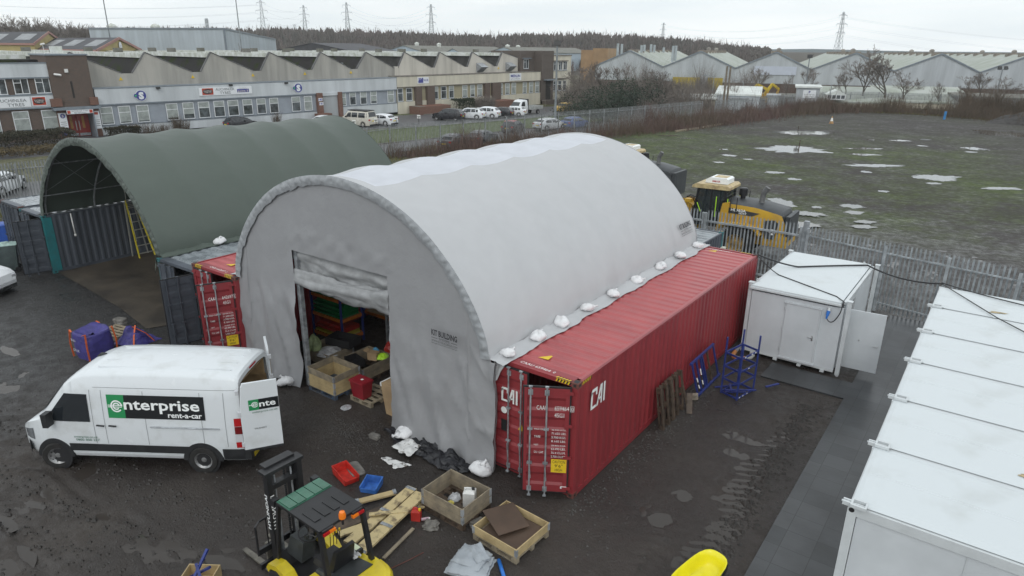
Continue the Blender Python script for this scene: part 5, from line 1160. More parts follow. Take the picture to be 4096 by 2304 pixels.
    for k in (-.2,0,.2):
        b = MB(); b.tube([(2.4,k,2.1),(2.6,k,2.5),(2.9,k,2.6),(3.1,k,2.35)], .025, 6); b.build('hydraulic_hose', BLACKR, ld, smooth=True, **FL)
loader(ld)
ld2 = dup(ld, (-12.6,29.8,0), math.radians(180), 'second wheel loader, mostly hidden behind the grey tent, its black rear showing')
for c_ in kids(ld2):
    if c_.name.split('.')[0] in ('engine_hood', 'rear_frame', 'side_panel', 'rear_fender'):
        c_.data = c_.data.copy()
        for i_ in range(len(c_.data.materials)): c_.data.materials[i_] = LDG
# ================================================================== yard clutter
WOODN = M('new_pine', (.52,.40,.21), .7, .22, 3, bump=.2, bs=20, c2=(.36,.27,.14)); WOODO = M('weathered_wood', (.33,.275,.19), .8, .3, 4, bump=.3, bs=20, c2=(.19,.16,.12)); WOODD = M('dark_wet_wood', (.085,.060,.042), .6, .35, 5, bump=.3, bs=20)
PLTB = M('blue_pallet_wood', (.04,.075,.13), .7, .4, 5, c2=(.09,.085,.08)); BRD = M('brown_fibreboard', (.085,.055,.038), .75, .12, 2)
def pallet_parts(t, L=1.2, W=.8, mat=None, z0=0.):
    mat = mat or WOODD
    for i in range(5):
        b = MB(); y = -W/2+.05+i*(W-.1)/4; b.box(-L/2,L/2,y-.05,y+.05,z0+.122,z0+.144); b.build('deck_board', mat, t, loc=True)
    b = MB()
    for x in (-L/2+.05,0,L/2-.05): b.box(x-.05,x+.05,-W/2,W/2,z0+.10,z0+.122); 
    for y in (-W/2+.05,0,W/2-.05): b.box(-L/2,L/2,y-.05,y+.05,z0,z0+.022)
    for x in (-L/2+.07,0,L/2-.07):
        for y in (-W/2+.05,0,W/2-.05): b.box(x-.07,x+.07,y-.05,y+.05,z0+.022,z0+.10)
    b.build('pallet_base', mat, t, loc=True)
def collar_crate(label, x, y, rz, L, W, n, cols, pmat, group='wooden pallet collar crates'):
    t = T('pallet_crate', label, 'crate', (x,y,0), rz, group); pallet_parts(t, L, W, pmat)
    for k in range(n):
        z = .15+k*.20; m = cols[k]
        for (xa,xb,ya,yb) in ((-L/2,L/2,-W/2,-W/2+.022),(-L/2,L/2,W/2-.022,W/2),(-L/2,-L/2+.022,-W/2+.022,W/2-.022),(L/2-.022,L/2,-W/2+.022,W/2-.022)):
            b = MB(); b.box(xa,xb,ya,yb,z,z+.095); b.box(xa,xb,ya,yb,z+.099,z+.194); b.build('collar_board', m, t, loc=True)
        for sx in (-1,1):
            for sy in (-1,1):
                b = MB(); cx_, cy_ = sx*(L/2), sy*(W/2); b.box(min(cx_,cx_-sx*.05),max(cx_,cx_-sx*.05),*sorted((cy_,cy_+sy*.006)),z+.02,z+.18); b.box(*sorted((cx_,cx_+sx*.006)),min(cy_,cy_-sy*.05),max(cy_,cy_-sy*.05),z+.02,z+.18); b.tube([(cx_+sx*.006,cy_+sy*.006,z+.01),(cx_+sx*.006,cy_+sy*.006,z+.19)], .011, 6); b.build('corner_hinge', GALV, t, loc=True)
    return t
collar_crate('two tier wooden crate on a dark pallet, holding a white jerrycan', -1.86, -1.84, math.radians(-1), 1.17, .94, 2, [WOODO, WOODO], WOODD)
collar_crate('low pine crate covered with brown boards, nearest the camera', -.36, -1.86, math.radians(-3), 1.15, 1.08, 1, [WOODN], WOODO)
collar_crate('three tier crate on a blue pallet standing in the tent doorway', -8.39, .22, 0, 1.17, .96, 3, [WOODN, WOODN, WOODO], PLTB)
collar_crate('weathered grey crate full of clutter, just inside the tent doorway', -8.42, 1.50, 0, 1.15, 1.30, 2, [WOODO, WOODO], WOODD)
collar_crate('low crate with a black tray, farther left inside the tent', -10.0, 1.35, 0, 1.2, 1.0, 2, [WOODO, WOODO], WOODD)
def sheetobj(name, label, cat, fn, n, m, mat, thick=.0, group=None, smooth=True):
    b = MB(); b.grid(fn, n, m); o = b.build(name, mat, None, smooth=smooth)
    return tag(o, label, cat, group)
def board(label, pts, z, th=.012, group=None):
    b = MB(); lo = [Vector((*p[:2], p[2] if len(p) > 2 else z)) for p in pts]; b.hexa(lo, [q+Vector((0,0,th)) for q in lo]); return tag(b.build('fibreboard_sheet', BRD), label, 'board', group)
board('brown fibreboard lying inside the low pine crate', [(-.84,-2.32),(.16,-2.36),(.18,-1.40),(-.84,-1.36)], .19, group='brown fibreboard sheets')
board('brown fibreboard tilted on top, resting over the edge of the low pine crate', [(-1.05,-1.95,.40),(-.38,-2.26,.30),(-.06,-1.62,.28),(-.72,-1.30,.37)], 0, group='brown fibreboard sheets')
# jerrycan
WPL = M('white_plastic', (.72,.72,.70), .4, .08, 4)
t = T('jerrycan', 'white plastic jerrycan with a black cap inside the two tier crate', 'jerrycan', (-1.62,-1.68,.15), .5)
b = MB(); b.hexa([(-.13,-.12,0),(.13,-.12,0),(.13,.12,0),(-.13,.12,0)],[(-.13,-.12,.34),(.13,-.12,.34),(.13,.12,.34),(-.13,.12,.34)]); b.hexa([(-.13,-.12,.34),(.13,-.12,.34),(.13,.12,.34),(-.13,.12,.34)],[(-.06,-.07,.39),(.10,-.07,.39),(.10,.07,.39),(-.06,.07,.39)]); b.tube([(-.10,0,.33),(-.11,0,.41),(.03,0,.42),(.06,0,.38)], .018, 7); b.build('can_body', WPL, t, loc=True)
b = MB(); b.lathe([(.035,.38),(.035,.43),(0,.43)], 12, (.08,0,0)); b.build('cap', BLACKR, t, loc=True)
PLAS = M('clear_plastic_film', (.55,.56,.58), .25, .2, 6, alpha=.8)
def crumple(name, label, cat, x, y, z, r, h, mat, sd, group=None, n=14, rug=.35):
    b = MB(); b.grid(lambda i, j: (lambda a, t: (x+r*math.sin(t*1.571)*math.cos(a)*(1+rug*fbm(math.cos(a)*2+sd,math.sin(a)*2,t)), y+r*math.sin(t*1.571)*math.sin(a)*(1+rug*fbm(math.cos(a)*2,math.sin(a)*2+sd,t)), z+max(.004,h*math.cos(t*1.571)*(1+1.2*rug*fbm(math.cos(a)*2.4*t,math.sin(a)*2.4*t,sd)))))(2*math.pi*i/n, j/7), n, 7)
    return tag(b.build(name, mat), label, cat, group)
crumple('plastic_bag', 'crumpled clear plastic bag in the two tier crate', 'bag', -2.02, -1.72, .15, .14, .12, PLAS, 3)
crumple('plastic_film', 'scrap of clear plastic film on the ground before the doorway', 'litter', -7.26, -.34, 0, .15, .06, PLAS, 5)
crumple('glove', 'yellow work glove in the two tier crate', 'glove', -1.98, -1.90, .15, .08, .04, M('glove_yellow',(.5,.42,.10),.8,.2,8), 6)
# red lidded box on its pallet
t = T('pallet', 'small weathered pallet under the red box at the tent doorway', 'pallet', (-7.10,.52,0), 0, 'loose pallets'); pallet_parts(t, .86, .92, WOODO)
RBX = M('red_plastic', (.27,.018,.028), .38, .1, 2)
t = T('storage_box', 'red plastic storage box with lid standing on a small pallet', 'box', (-7.20,.22,.15))
b = MB(); b.hexa([(-.22,-.15,0),(.22,-.15,0),(.22,.15,0),(-.22,.15,0)],[(-.27,-.19,.50),(.27,-.19,.50),(.27,.19,.50),(-.27,.19,.50)]); b.build('box_body', RBX, t, loc=True)
b = MB(); b.hexa([(-.29,-.21,.49),(.29,-.21,.49),(.29,.21,.49),(-.29,.21,.49)],[(-.28,-.20,.54),(.28,-.20,.54),(.28,.20,.54),(-.28,.20,.54)]); b.box(-.25,.25,-.17,.17,.54,.55); b.build('lid', RBX, t, loc=True)
b = MB(); b.box(.02,.10,-.04,.03,.551,.556); b.build('label_sticker', WHT, t, loc=True)
CARD = M('cardboard', (.40,.28,.16), .8, .12, 2)
t = T('cardboard_box', 'tall cardboard carton behind the right edge of the doorway', 'box', (-5.9,.32,0)); b = MB(); b.hexa([(-.22,-.2,0),(.2,-.2,0),(.2,.2,0),(-.22,.2,0)],[(-.34,-.24,.95),(.15,-.2,.95),(.15,.22,.95),(-.34,.2,.95)]); b.build('carton', CARD, t, loc=True); b = MB(); b.box(-.345,-.30,-.25,.2,.85,.96); b.build('tape', WPL, t, loc=True)
# stones, blocks
CONC = M('concrete', (.17,.16,.145), .85, .25, 6, bump=.4, bs=30)
def block(name, label, cat, x, y, z, a, b_, h, rz, mat=CONC, sd=1, group=None, rug=.1):
    b = MB(); q = MB()
    vs = []
    n = 5
    def P_(u, v, w_): k = 1+rug*fbm(u*1.5+sd, v*1.5, w_*1.5+sd, 3); return (u*a/2*k, v*b_/2*k, h/2+w_*h/2*k)
    for (fx) in range(6):
        ax, sg = fx//2, (1 if fx % 2 else -1)
        def fn(i, j):
            u, v = -1+2*i/n, -1+2*j/n; c = [u, v]; c.insert(ax, sg); m_ = max(.001, (abs(c[0])**6+abs(c[1])**6+abs(c[2])**6)**(1/6)); return P_(c[0]/m_, c[1]/m_, c[2]/m_)
        b.grid(fn, n, n)
    o = b.build(name, mat); o.location = (x,y,z-.01); o.rotation_euler = (0,0,rz); return tag(o, label, cat, group)
block('concrete_block', 'small concrete block on the mud before the doorway', 'block', -5.45,-.93,0,.30,.18,.12,.1)
block('concrete_slab', 'flat concrete slab beside the red bin', 'slab', -4.78,-2.18,0,.62,.34,.05,-.35, sd=3, rug=.03)
block('rock', 'rough grey rock left of the two tier crate', 'rock', -1.93,-2.62,0,.30,.24,.12,.5, sd=5, rug=.5)
block('rock', 'mossy rock between the two crates', 'rock', -1.12,-1.98,0,.34,.25,.13,.2, sd=8, rug=.4)
block('rock', 'pale stone by the foot of the leaning blue frame', 'rock', .40,6.10,0,.20,.16,.20,.5, M('pale_stone',(.28,.24,.19),.85,.2,5), sd=9, rug=.3)
# parts bins
def bin_(label, x, y, rz, L, W, H, mat):
    t = T('parts_bin', label, 'bin', (x,y,0), rz, 'open plastic parts bins'); b = MB(); k = .92; w_ = .02
    def wall(p0, p1, q0, q1, nme, h0=H, h1=H): 
        b = MB(); b.hexa([(*p0,.01),(*p1,.01),(*q1,.01),(*q0,.01)],[(p0[0]*1.08,p0[1]*1.08,h0),(p1[0]*1.08,p1[1]*1.08,h1),(q1[0]*1.08,q1[1]*1.08,h1),(q0[0]*1.08,q0[1]*1.08,h0)]); b.build(nme, mat, t, loc=True)
    A, B_ = L/2, W/2
    wall((-A,-B_),(A,-B_),(-A,-B_+w_),(A,-B_+w_),'side_panel',H,H*.75); wall((-A,B_-w_),(A,B_-w_),(-A,B_),(A,B_),'side_panel',H,H*.75)
    wall((-A,-B_+w_),(-A,B_-w_),(-A+w_,-B_+w_),(-A+w_,B_-w_),'back_panel'); wall((A-w_,-B_+w_),(A-w_,B_-w_),(A,-B_+w_),(A,B_-w_),'front_lip',H*.55,H*.55)
    b = MB(); b.box(-A,A,-B_,B_,0,.012); b.build('bottom_panel', mat, t, loc=True)
bin_('red plastic parts bin lying beside the concrete slab', -4.72,-2.52, -.25, .62, .36, .22, M('red_bin_plastic',(.52,.03,.02),.4,.2,6))
bin_('blue plastic parts bin on the mud, right of the red bin', -3.92,-2.44, -1.15, .40, .38, .20, M('blue_bin_plastic',(.05,.16,.48),.4,.2,6))
# black and white sheets by the tent foot
BSH = fabric('black_polythene', (.018,.018,.022), .2, .35, b1=.9, vs_=4)
def quadsheet(name, label, cat, c4, n, m, mat, amp=.05, sd=0, z=.02, rag=.06, group=None):
    c4 = [Vector((*q,0)) for q in c4]
    def fn(i, j):
        u, v = i/n, j/m; p = c4[0]*(1-u)*(1-v)+c4[1]*u*(1-v)+c4[2]*u*v+c4[3]*(1-u)*v
        e_ = rag*(fbm(u*5+sd, v*5, 3)); k = min(1, 6*min(u,1-u,v,1-v)+.25)
        return (p.x+e_, p.y+rag*fbm(u*5, v*5+sd, 7), z+k*amp*(abs(fbm(p.x*2.3+sd, p.y*2.3, 1, 5))*1.8+.3*abs(math.sin(p.x*9+p.y*5+sd+2*fbm(p.x,p.y,sd)))))
    return sheetobj(name, label, cat, fn, n, m, mat, group=group)
quadsheet('black_sheet', 'crumpled black polythene sheet lying along the foot of the tent wall', 'sheet', [(-5.65,-.42),(-4.75,-.95),(-2.35,-.75),(-4.6,-.02)][:0]+[(-5.60,-.45),(-4.5,-.95),(-3.9,-.28),(-5.2,-.02)], 24, 18, BSH, .10, 1, rag=.1, group='black polythene sheets')
quadsheet('black_sheet', 'black polythene sheet heaped up to the round sandbag at the tent corner', 'sheet', [(-4.35,-.85),(-2.75,-1.0),(-2.35,-.42),(-4.1,-.18)], 30, 18, BSH, .16, 2, rag=.12, z=.03, group='black polythene sheets')
WSH = M('muddy_white_sheet', (.66,.66,.65), .7, .1, 7, c2=(.12,.10,.08), lo=.36, hi=.46)
quadsheet('white_sheet', 'muddy white sheet lying on the black polythene', 'sheet', [(-4.66,-1.10),(-3.99,-1.12),(-4.1,-.62),(-4.66,-.50)], 12, 10, WSH, .10, 4, z=.10, group='white sheets')
quadsheet('white_sheet', 'muddy white strip of sheet flat on the ground', 'sheet', [(-4.62,-1.50),(-4.0,-1.60),(-3.8,-1.25),(-4.55,-1.36)], 12, 8, WSH, .03, 5, z=.02, group='white sheets')
# folded spare collars and planks
def plank(label, a, c, wd, th, mat, z=.02, z2=None, hinges=(), rz=0, group='timber boards by the forklift'):
    t = T('timber_board', label, 'board', (a[0],a[1],0), 0, group); z2 = z if z2 is None else z2
    A = Vector((*a, z+th/2)); C = Vector((*c, z2+th/2)); b = MB(); b.bar(A, C, wd, th); b.build('board', mat, t)
    for h in hinges:
        q = A.lerp(C, h); d = (C-A).normalized(); b = MB(); s_ = Vector((-d.y, d.x, 0)); b.bar(q-s_*wd*.52+Vector((0,0,th/2+.004)), q+s_*wd*.52+Vector((0,0,th/2+.004)), .07, .01)
        for e_ in (-.03,.03): b.tube([q+d*e_-s_*wd*.5+Vector((0,0,th/2+.012)), q+d*e_+s_*wd*.5+Vector((0,0,th/2+.012))], .009, 5)
        b.build('hinge_strap', GALV, t)
DPINE = M('muddy_pine', (.56,.45,.24), .75, .2, 5, bump=.2, bs=20, c2=(.20,.15,.09), lo=.36, hi=.5)
plank('wide muddy pine boards hinged together, reaching from the forklift to the crate', (-2.38,-4.20),(-2.66,-2.12), .28, .05, DPINE, .16, .20, (.42,.02), group=None)
plank('narrower muddy pine board lying over the others, left', (-2.80,-4.10),(-3.02,-2.02), .25, .05, DPINE, .10, .13, (.55,.97))
plank('thin pine board farther left in the timber pile', (-3.95,-3.45),(-3.28,-2.30), .16, .04, WOODN, .05, .07, (.35,.98))
plank('dark stained board beneath the pine boards', (-3.45,-3.95),(-2.85,-2.25), .26, .04, WOODD, .03, .05)
plank('short split pine board across the top of the pile', (-3.05,-3.3),(-2.45,-2.75), .10, .03, DPINE, .20, .23)
plank('thin grey batten lying in front of the timber pile', (-2.0,-3.9),(-2.15,-2.9), .07, .03, WOODO, .02)
plank('lowest pine board at the foot of the timber pile', (-3.20,-4.0),(-2.46,-2.25), .18, .04, DPINE, .06, .08, (.9,))
b = MB(); b.tube([(-1.72,-4.05,.012),(-1.58,-3.60,.012),(-1.50,-3.28,.012)], .010, 5); tag(b.build('steel_rod', RUST, smooth=True), 'thin rusty rod lying on the mud right of the pine boards', 'rod')
RC = M('fuel_can_red', (.50,.04,.03), .4, .12, 4)
t = T('fuel_can', 'red fuel can with a yellow cap beside the two tier crate', 'fuel can', (-2.33,-2.62,0), .5)
b = MB(); b.hexa([(-.10,-.07,0),(.10,-.07,0),(.10,.07,0),(-.10,.07,0)],[(-.10,-.07,.22),(.10,-.07,.22),(.10,.07,.22),(-.10,.07,.22)]); b.hexa([(-.10,-.07,.22),(.10,-.07,.22),(.10,.07,.22),(-.10,.07,.22)],[(-.07,-.05,.26),(.05,-.05,.26),(.05,.05,.26),(-.07,.05,.26)]); b.tube([(-.07,0,.25),(-.06,0,.31),(.02,0,.31),(.04,0,.26)], .013, 6); b.build('can_body', RC, t, loc=True)
b = MB(); b.lathe([(.03,.24),(.03,.285),(0,.285)], 12, (.075,0,0)); b.build('cap', YEL, t, loc=True)
t = T('spray_can', 'pink and white spray can lying beside the red fuel can', 'spray can', (-2.16,-2.52,.035), .9); b = MB(); b.tube([(-.09,0,0),(.07,0,0)], .033, 10); b.build('can_body', M('pale_pink',(.55,.40,.46),.4,.1,4), t, loc=True); b = MB(); b.tube([(.07,0,0),(.10,0,0)], [.025,.02], 8); b.build('cap', WHT, t, loc=True)
# folded grey tarpaulin
FT = fabric('folded_grey_tarpaulin', (.34,.37,.40), .08, .55, b1=.4)
t = T('folded_tarpaulin', 'grey tarpaulin folded in loose layers on the mud at the bottom edge', 'tarpaulin', (-.50,-3.0,0))
for k, (w_, d_, a_, dx, dy) in enumerate(((.82,.72,.25,0,0),(.76,.64,.35,.02,-.02),(.64,.56,.15,-.06,.10),(.30,.5,1.1,.02,.22))):
    b = MB(); z0 = .02+.06*k
    def fn(i, j):
        u, v = -1+2*i/16, -1+2*j/12; k_ = max(abs(u), abs(v))**6; x = u*w_/2*(1+.10*fbm(v*2+k,0,1)); y = v*d_/2*(1+.10*fbm(u*2+k,0,2)); c, s_ = math.cos(a_), math.sin(a_)
        return (-.50+dx+x*c-y*s_, -3.0+dy+x*s_+y*c, z0+.055*(1-k_)+.03*fbm(u*1.5+k,v*1.5,k,3)+.03*math.sin(u*5+k)*(1-k_)*.5)
    b.grid(fn, 16, 12); 
    def fe(i, j):
        p_ = [fn(q, 0) for q in range(17)]+[fn(16, q) for q in range(1,13)]+[fn(q, 12) for q in range(15,-1,-1)]+[fn(0, q) for q in range(11,0,-1)]
        q = p_[i % len(p_)]; return (q[0], q[1], q[2]-.05*j)
    b.grid(fe, 56, 1); b.build('fold', FT, t, smooth=True)
b = MB(); b.tube([px(1995,2240,.04), px(2020,2320,.04)], .04, 10); tag(b.build('plastic_tube', SOCK, smooth=True), 'blue plastic tube poking out under the folded tarpaulin', 'tube')
# small crate with blue parts at the bottom edge
q = px(795, 2330, .1); t = T('small_crate', 'small wooden crate with blue steel parts at the bottom edge left of the forklift', 'crate', (q.x,q.y,0), .6)
b = MB(); 
for a in ((-.3,.3,-.3,-.28),(-.3,.3,.28,.3),(-.3,-.28,-.28,.28),(.28,.3,-.28,.28)): b.box(a[0],a[1],a[2],a[3],0,.26)
b.box(-.28,.28,-.28,.28,0,.02); b.build('crate_body', WOODN, t, loc=True)
BLS = M('blue_steel', (.025,.042,.20), .4, .2, 6)
for i, (p_, q_) in enumerate([((-.1,-.2,.1),(.1,.3,.62)),((.2,-.2,.1),(-.05,.1,.45)),((-.25,.1,.1),(.2,.12,.36))]):
    b = MB(); b.bar(p_, q_, .05, .04); b.build('steel_part', BLS, t, loc=True)
# wheelbarrow
BY_ = M('yellow_barrow_plastic', (.80,.72,.02), .32, .05, 3); t = T('wheelbarrow', 'bright yellow wheelbarrow tray at the bottom edge right of centre', 'wheelbarrow', (3.36,-1.12,0), math.radians(-12))
def tray(i, j):
    a = 2*math.pi*i/32; ex, ey = .30, .62; c, s_ = math.cos(a), math.sin(a); k = [1.06,1.04,1.0,.93,.84,.72,.40,.0][j]; z = [.60,.615,.60,.50,.40,.33,.31,.30][j]
    sq = 1/max(.01,(abs(c)**3.4+abs(s_)**3.4)**(1/3.4)); wx_ = ex*(1-.10*(s_>0)*0); return (wx_*c*sq*k*(1.-.10*s_), ey*s_*sq*k+(.06 if j > 3 else 0)*1-.0, z+.06*s_*(1 if j < 4 else .3))
b = MB(); b.grid(tray, 32, 7); b.build('tray', BY_, t, smooth=True, loc=True)
b = MB()
for s_ in (1,-1): b.tube([(s_*.06,.75,.2),(s_*.22,.3,.33),(s_*.28,-.5,.33),(s_*.30,-1.2,.55)], .02, 7); b.tube([(s_*.27,-.5,.33),(s_*.27,-.55,.02),(s_*.27,-.2,.02),(s_*.26,-.15,.33)], .018, 7)
b.build('barrow_frame', FKB, t, smooth=True, loc=True); b = MB(); b.lathe([(.08,-.05),(.19,-.05),(.2,0),(.19,.05),(.08,.05)], 20, (0,0,0), 'x'); b.v = [(x, y+.78, z+.2) for x, y, z in b.v]; b.build('wheel', TYRE, t, smooth=True, ang=40, loc=True)
# blue boltless shelving
t = T('shelving_frame', 'empty blue steel shelving frame standing between the red container and the cabin', 'shelving', (1.25,7.3,0))
A, B_, C_, D_ = (.88,6.98),(1.41,6.79),(1.61,7.66),(1.08,7.85)
for p_ in (A, B_, C_, D_):
    b = MB(); b.box(p_[0]-.022,p_[0]+.022,p_[1]-.022,p_[1]+.022,0,1.80); b.build('upright', BLS, t)
for z in (.05,.50,.90,1.32):
    for (p_, q_) in ((A,B_),(B_,C_),(C_,D_),(D_,A)):
        b = MB(); b.bar((*p_,z),(*q_,z),.02,.06); b.build('shelf_beam', BLS, t)
b = MB()
for z, f in ((.05,.15),(.05,.35),(.05,.6),(.90,.5),(1.32,.2),(1.32,.6),(1.32,.8)):
    p_ = Vector((*B_,z)).lerp(Vector((*C_,z)), f); d = (Vector((*C_,0))-Vector((*B_,0))).normalized(); n_ = Vector((d.y,-d.x,0)); b.bar(p_+n_*.013-d*.03, p_+n_*.013+d*.03, .004, .035)
b.build('beam_label', WHT, t)
for i, (p_, q_) in enumerate([((.62,7.15),(1.12,7.72)),((1.0,7.0),(1.5,7.35)),((.95,7.5),(1.2,7.0)),((1.9,7.9),(2.15,8.35)),((1.0,6.9),(1.75,7.45))]):
    b = MB(); b.bar((*p_,.03+.035*i),(*q_,.03+.035*i),.06,.03); tag(b.build('steel_bar', BLS), ['loose blue bar on the ground left of the shelving frame','loose blue bar lying inside the shelving frame','short blue bar crossing inside the shelving frame','loose blue bar right of the shelving frame, by the paving','long blue bar poking out of the shelving frame base'][i], 'bar', 'loose blue shelving bars')
t = T('ladder_frame', 'blue steel rack end frames leaning against the red container side', 'frame', (.35,7.2,0))
for k, (p_, q_) in enumerate([((.44,6.30),(.20,6.16)),((.43,6.62),(.19,6.48)),((.42,6.95),(.18,6.8)),((.42,7.10),(.18,6.95)),((.41,7.50),(.17,7.35)),((.40,8.05),(.16,7.90))]):
    b = MB(); b.bar((*p_,.02),(*q_,1.08),.05,.04,None,(0,1,0)); b.build('frame_bar', BLS if k != 4 else WOODD, t)
for z, x in ((.04,.43),(1.05,.18)):
    b = MB(); b.bar((x,6.12+(.16 if z < .5 else 0),z),(x,8.1-(0 if z < .5 else .16),z),.06,.06); b.build('frame_bar', BLS, t)
b = MB(); b.bar((.455,6.30,.30),(.43,6.27,.40),.04,.03); b.bar((.40,6.26,.5),(.37,6.24,.62),.04,.03); b.bar((.44,6.62,.3),(.41,6.6,.42),.04,.03); b.bar((.37,6.58,.6),(.33,6.56,.78),.04,.03); b.build('frame_label', WHT, t)
# pallets leaning on the red container
def lean_pallet(label, y, x0, tilt, dz=0):
    t = T('pallet', label, 'pallet', (x0,y,0), 0, 'loose pallets')
    M4 = Matrix.Translation((x0,y,0)) @ Matrix.Rotation(-math.pi/2+tilt,4,'Y') @ Matrix.Translation((.6,0,0))
    for i in range(3):
        b = MB(); b.T = M4; yy = -.35+i*.35; b.box(-.6,.6,yy-.05,yy+.05,0,.022); b.build('bottom_board', WOODD, t)
    for i in range(5):
        b = MB(); b.T = M4; yy = -.35+i*.175; b.box(-.6,.6,yy-.04,yy+.04,.122,.144); b.build('deck_board', WOODD, t)
    b = MB(); b.T = M4
    for x in (-.53,0,.53):
        b.box(x-.05,x+.05,-.4,.4,.10,.122)
        for yy in (-.35,0,.35): b.box(x-.07,x+.07,yy-.05,yy+.05,.022,.10)
    b.build('block', WOODD, t)
lean_pallet('dark wet pallet leaning against the red container, nearer one', 4.35, .42, math.radians(-9)); lean_pallet('dark wet pallet leaning against the red container, farther one', 4.98, .40, math.radians(-8))
b = MB(); b.bar((.50,5.42,0),(.22,5.30,1.10),.03,.05); tag(b.build('timber_post', WOODD), 'thin dark plank leaning beside the pallets', 'plank')
b = MB(); b.bar((.62,5.2,.02),(.42,5.62,.42),.16,.015); tag(b.build('wooden_offcut', WOODD), 'short dark board leaning at the foot of the pallets', 'board')
# drain pipes by the cabin
ORP = M('orange_pipe', (.48,.20,.06), .5, .15, 4); GRP = M('grey_pipe', (.20,.19,.20), .5, .15, 4); t = T('drain_pipe', 'orange and grey drain pipe lying beside the small cabin corner', 'pipe', (.6,9.3,0))
b = MB(); b.tube([(.36,10.9,.30),(.42,9.45,.28)], .055, 12); b.tube([(.58,9.12,.26),(.78,9.2,.26)], .055, 12); b.build('pipe', GRP, t, smooth=True, ang=50)
b = MB(); b.tube([(.41,9.5,.28),(.43,9.25,.27),(.50,9.10,.26),(.60,9.10,.26)], .068, 12); b.tube([(.74,9.17,.26),(.84,9.24,.26)], .068, 12); b.build('elbow', ORP, t, smooth=True, ang=50)
b = MB(); b.tube([(.84,9.24,.26),(.96,9.36,.27),(.98,9.52,.30),(.92,9.62,.30)], .06, 12); b.build('socket_bend', M('pale_grey_pipe',(.36,.36,.34),.5,.1,4), t, smooth=True, ang=50)
# bulk bags
PUR = fabric('blue_purple_bag_fabric', (.052,.045,.21), .15, .55, b1=.7, vs_=5); ORG = M('orange_strap', (.62,.12,.03), .6, .1, 6)
t = T('bulk_bag', 'full purple bulk bag with orange straps behind the white van', 'bulk bag', (-16.45,-2.95,0), .12, 'purple bulk bags')
def bag(i, j):
    a = 2*math.pi*i/32; c, s_ = math.cos(a), math.sin(a); sq = 1/(abs(c)**4+abs(s_)**4)**.25; t_ = j/12; z = .92*min(1,t_*1.15); k = .43+.045*math.sin(min(1,t_*1.1)*math.pi)
    if j >= 11: k *= [.90,.62][j-11]; z = [.86,.70][j-11]
    if j == 12: k = .12
    k *= 1+.05*fbm(c*2, s_*2, t_*3, 3); return (k*c*sq, k*s_*sq, z+(.06*fbm(c*1.5, s_*1.5, 3) if j > 6 else 0)+(.10*max(0,s_*.5+c*-.3) if j in (9,10) else 0))
b = MB(); b.grid(bag, 32, 12); b.build('bag_body', PUR, t, smooth=True, loc=True)
for sx, sy in ((1,1),(1,-1),(-1,1),(-1,-1)):
    b = MB(); b.bar((sx*.45,sy*.45,.02),(sx*.47,sy*.47,.5),.05,.012); b.bar((sx*.47,sy*.47,.5),(sx*.43,sy*.43,.95),.05,.012); b.bar((sx*.43,sy*.43,.95),(sx*.30,sy*.46,.90),.05,.012); b.build('strap', ORG, t, loc=True)
b = MB(); b.text('.CO.UK', (-.30,-.505,.28), (1,0,0), (0,0,1), .09, .36, bold=.02); b.text('BUILD', (-.32,-.50,.62), (1,0,0), (0,0,1), .08, .26, bold=.02); b.build('bag_lettering', M('faded_white',(.45,.45,.55),.7,0), t, loc=True)
t = T('bulk_bag', 'slumped purple bulk bag with orange straps, right of the full one', 'bulk bag', (-16.35,-1.65,0), .1, 'purple bulk bags')
b = MB(); b.grid(lambda i, j: (lambda u, v: (-.55*0+u*.42*(1+.2*fbm(v,u,1)), v*.62*(1+.15*fbm(u,v,2)), max(.01,.62*max(0,1-abs(u)**1.6)*max(0,1-abs(v+.2)**1.3)*(1+.5*fbm(u*2,v*2,4))+.05*abs(fbm(u*5,v*5,2)))))(-1+2*i/20, -1+2*j/20), 20, 20); b.build('bag_body', PUR, t, smooth=True, loc=True)
for (p_, q_, r_) in (((.42,-.4,.03),(.28,-.25,.38),(.02,.0,.64)),((.40,.35,.03),(.22,.2,.33),(.0,-.1,.62)),((.38,-.62,.04),(.42,-.5,.08),(.46,-.36,.05))):
    b = MB(); b.bar(p_, q_, .045, .012); b.bar(q_, r_, .045, .012); b.build('strap', ORG, t, loc=True)
t = T('pallet', 'grey pallet lying behind the purple bulk bags', 'pallet', (-17.65,-1.75,0), .2, 'loose pallets'); pallet_parts(t, 1.1, .8, WOODO)
for i, (x, y, z, rz) in enumerate([(-18.25,-1.30,0,.15),(-18.25,-1.30,.10,.10),(-18.28,-1.30,.20,.3)]):
    block('concrete_block', ['lowest concrete block of the stack behind the bulk bags','middle concrete block of the stack behind the bulk bags','topmost concrete block of the stack behind the bulk bags'][i], 'block', x, y, z, .46, .30, .11, rz, sd=i+11, rug=.04, group='stacked concrete blocks')
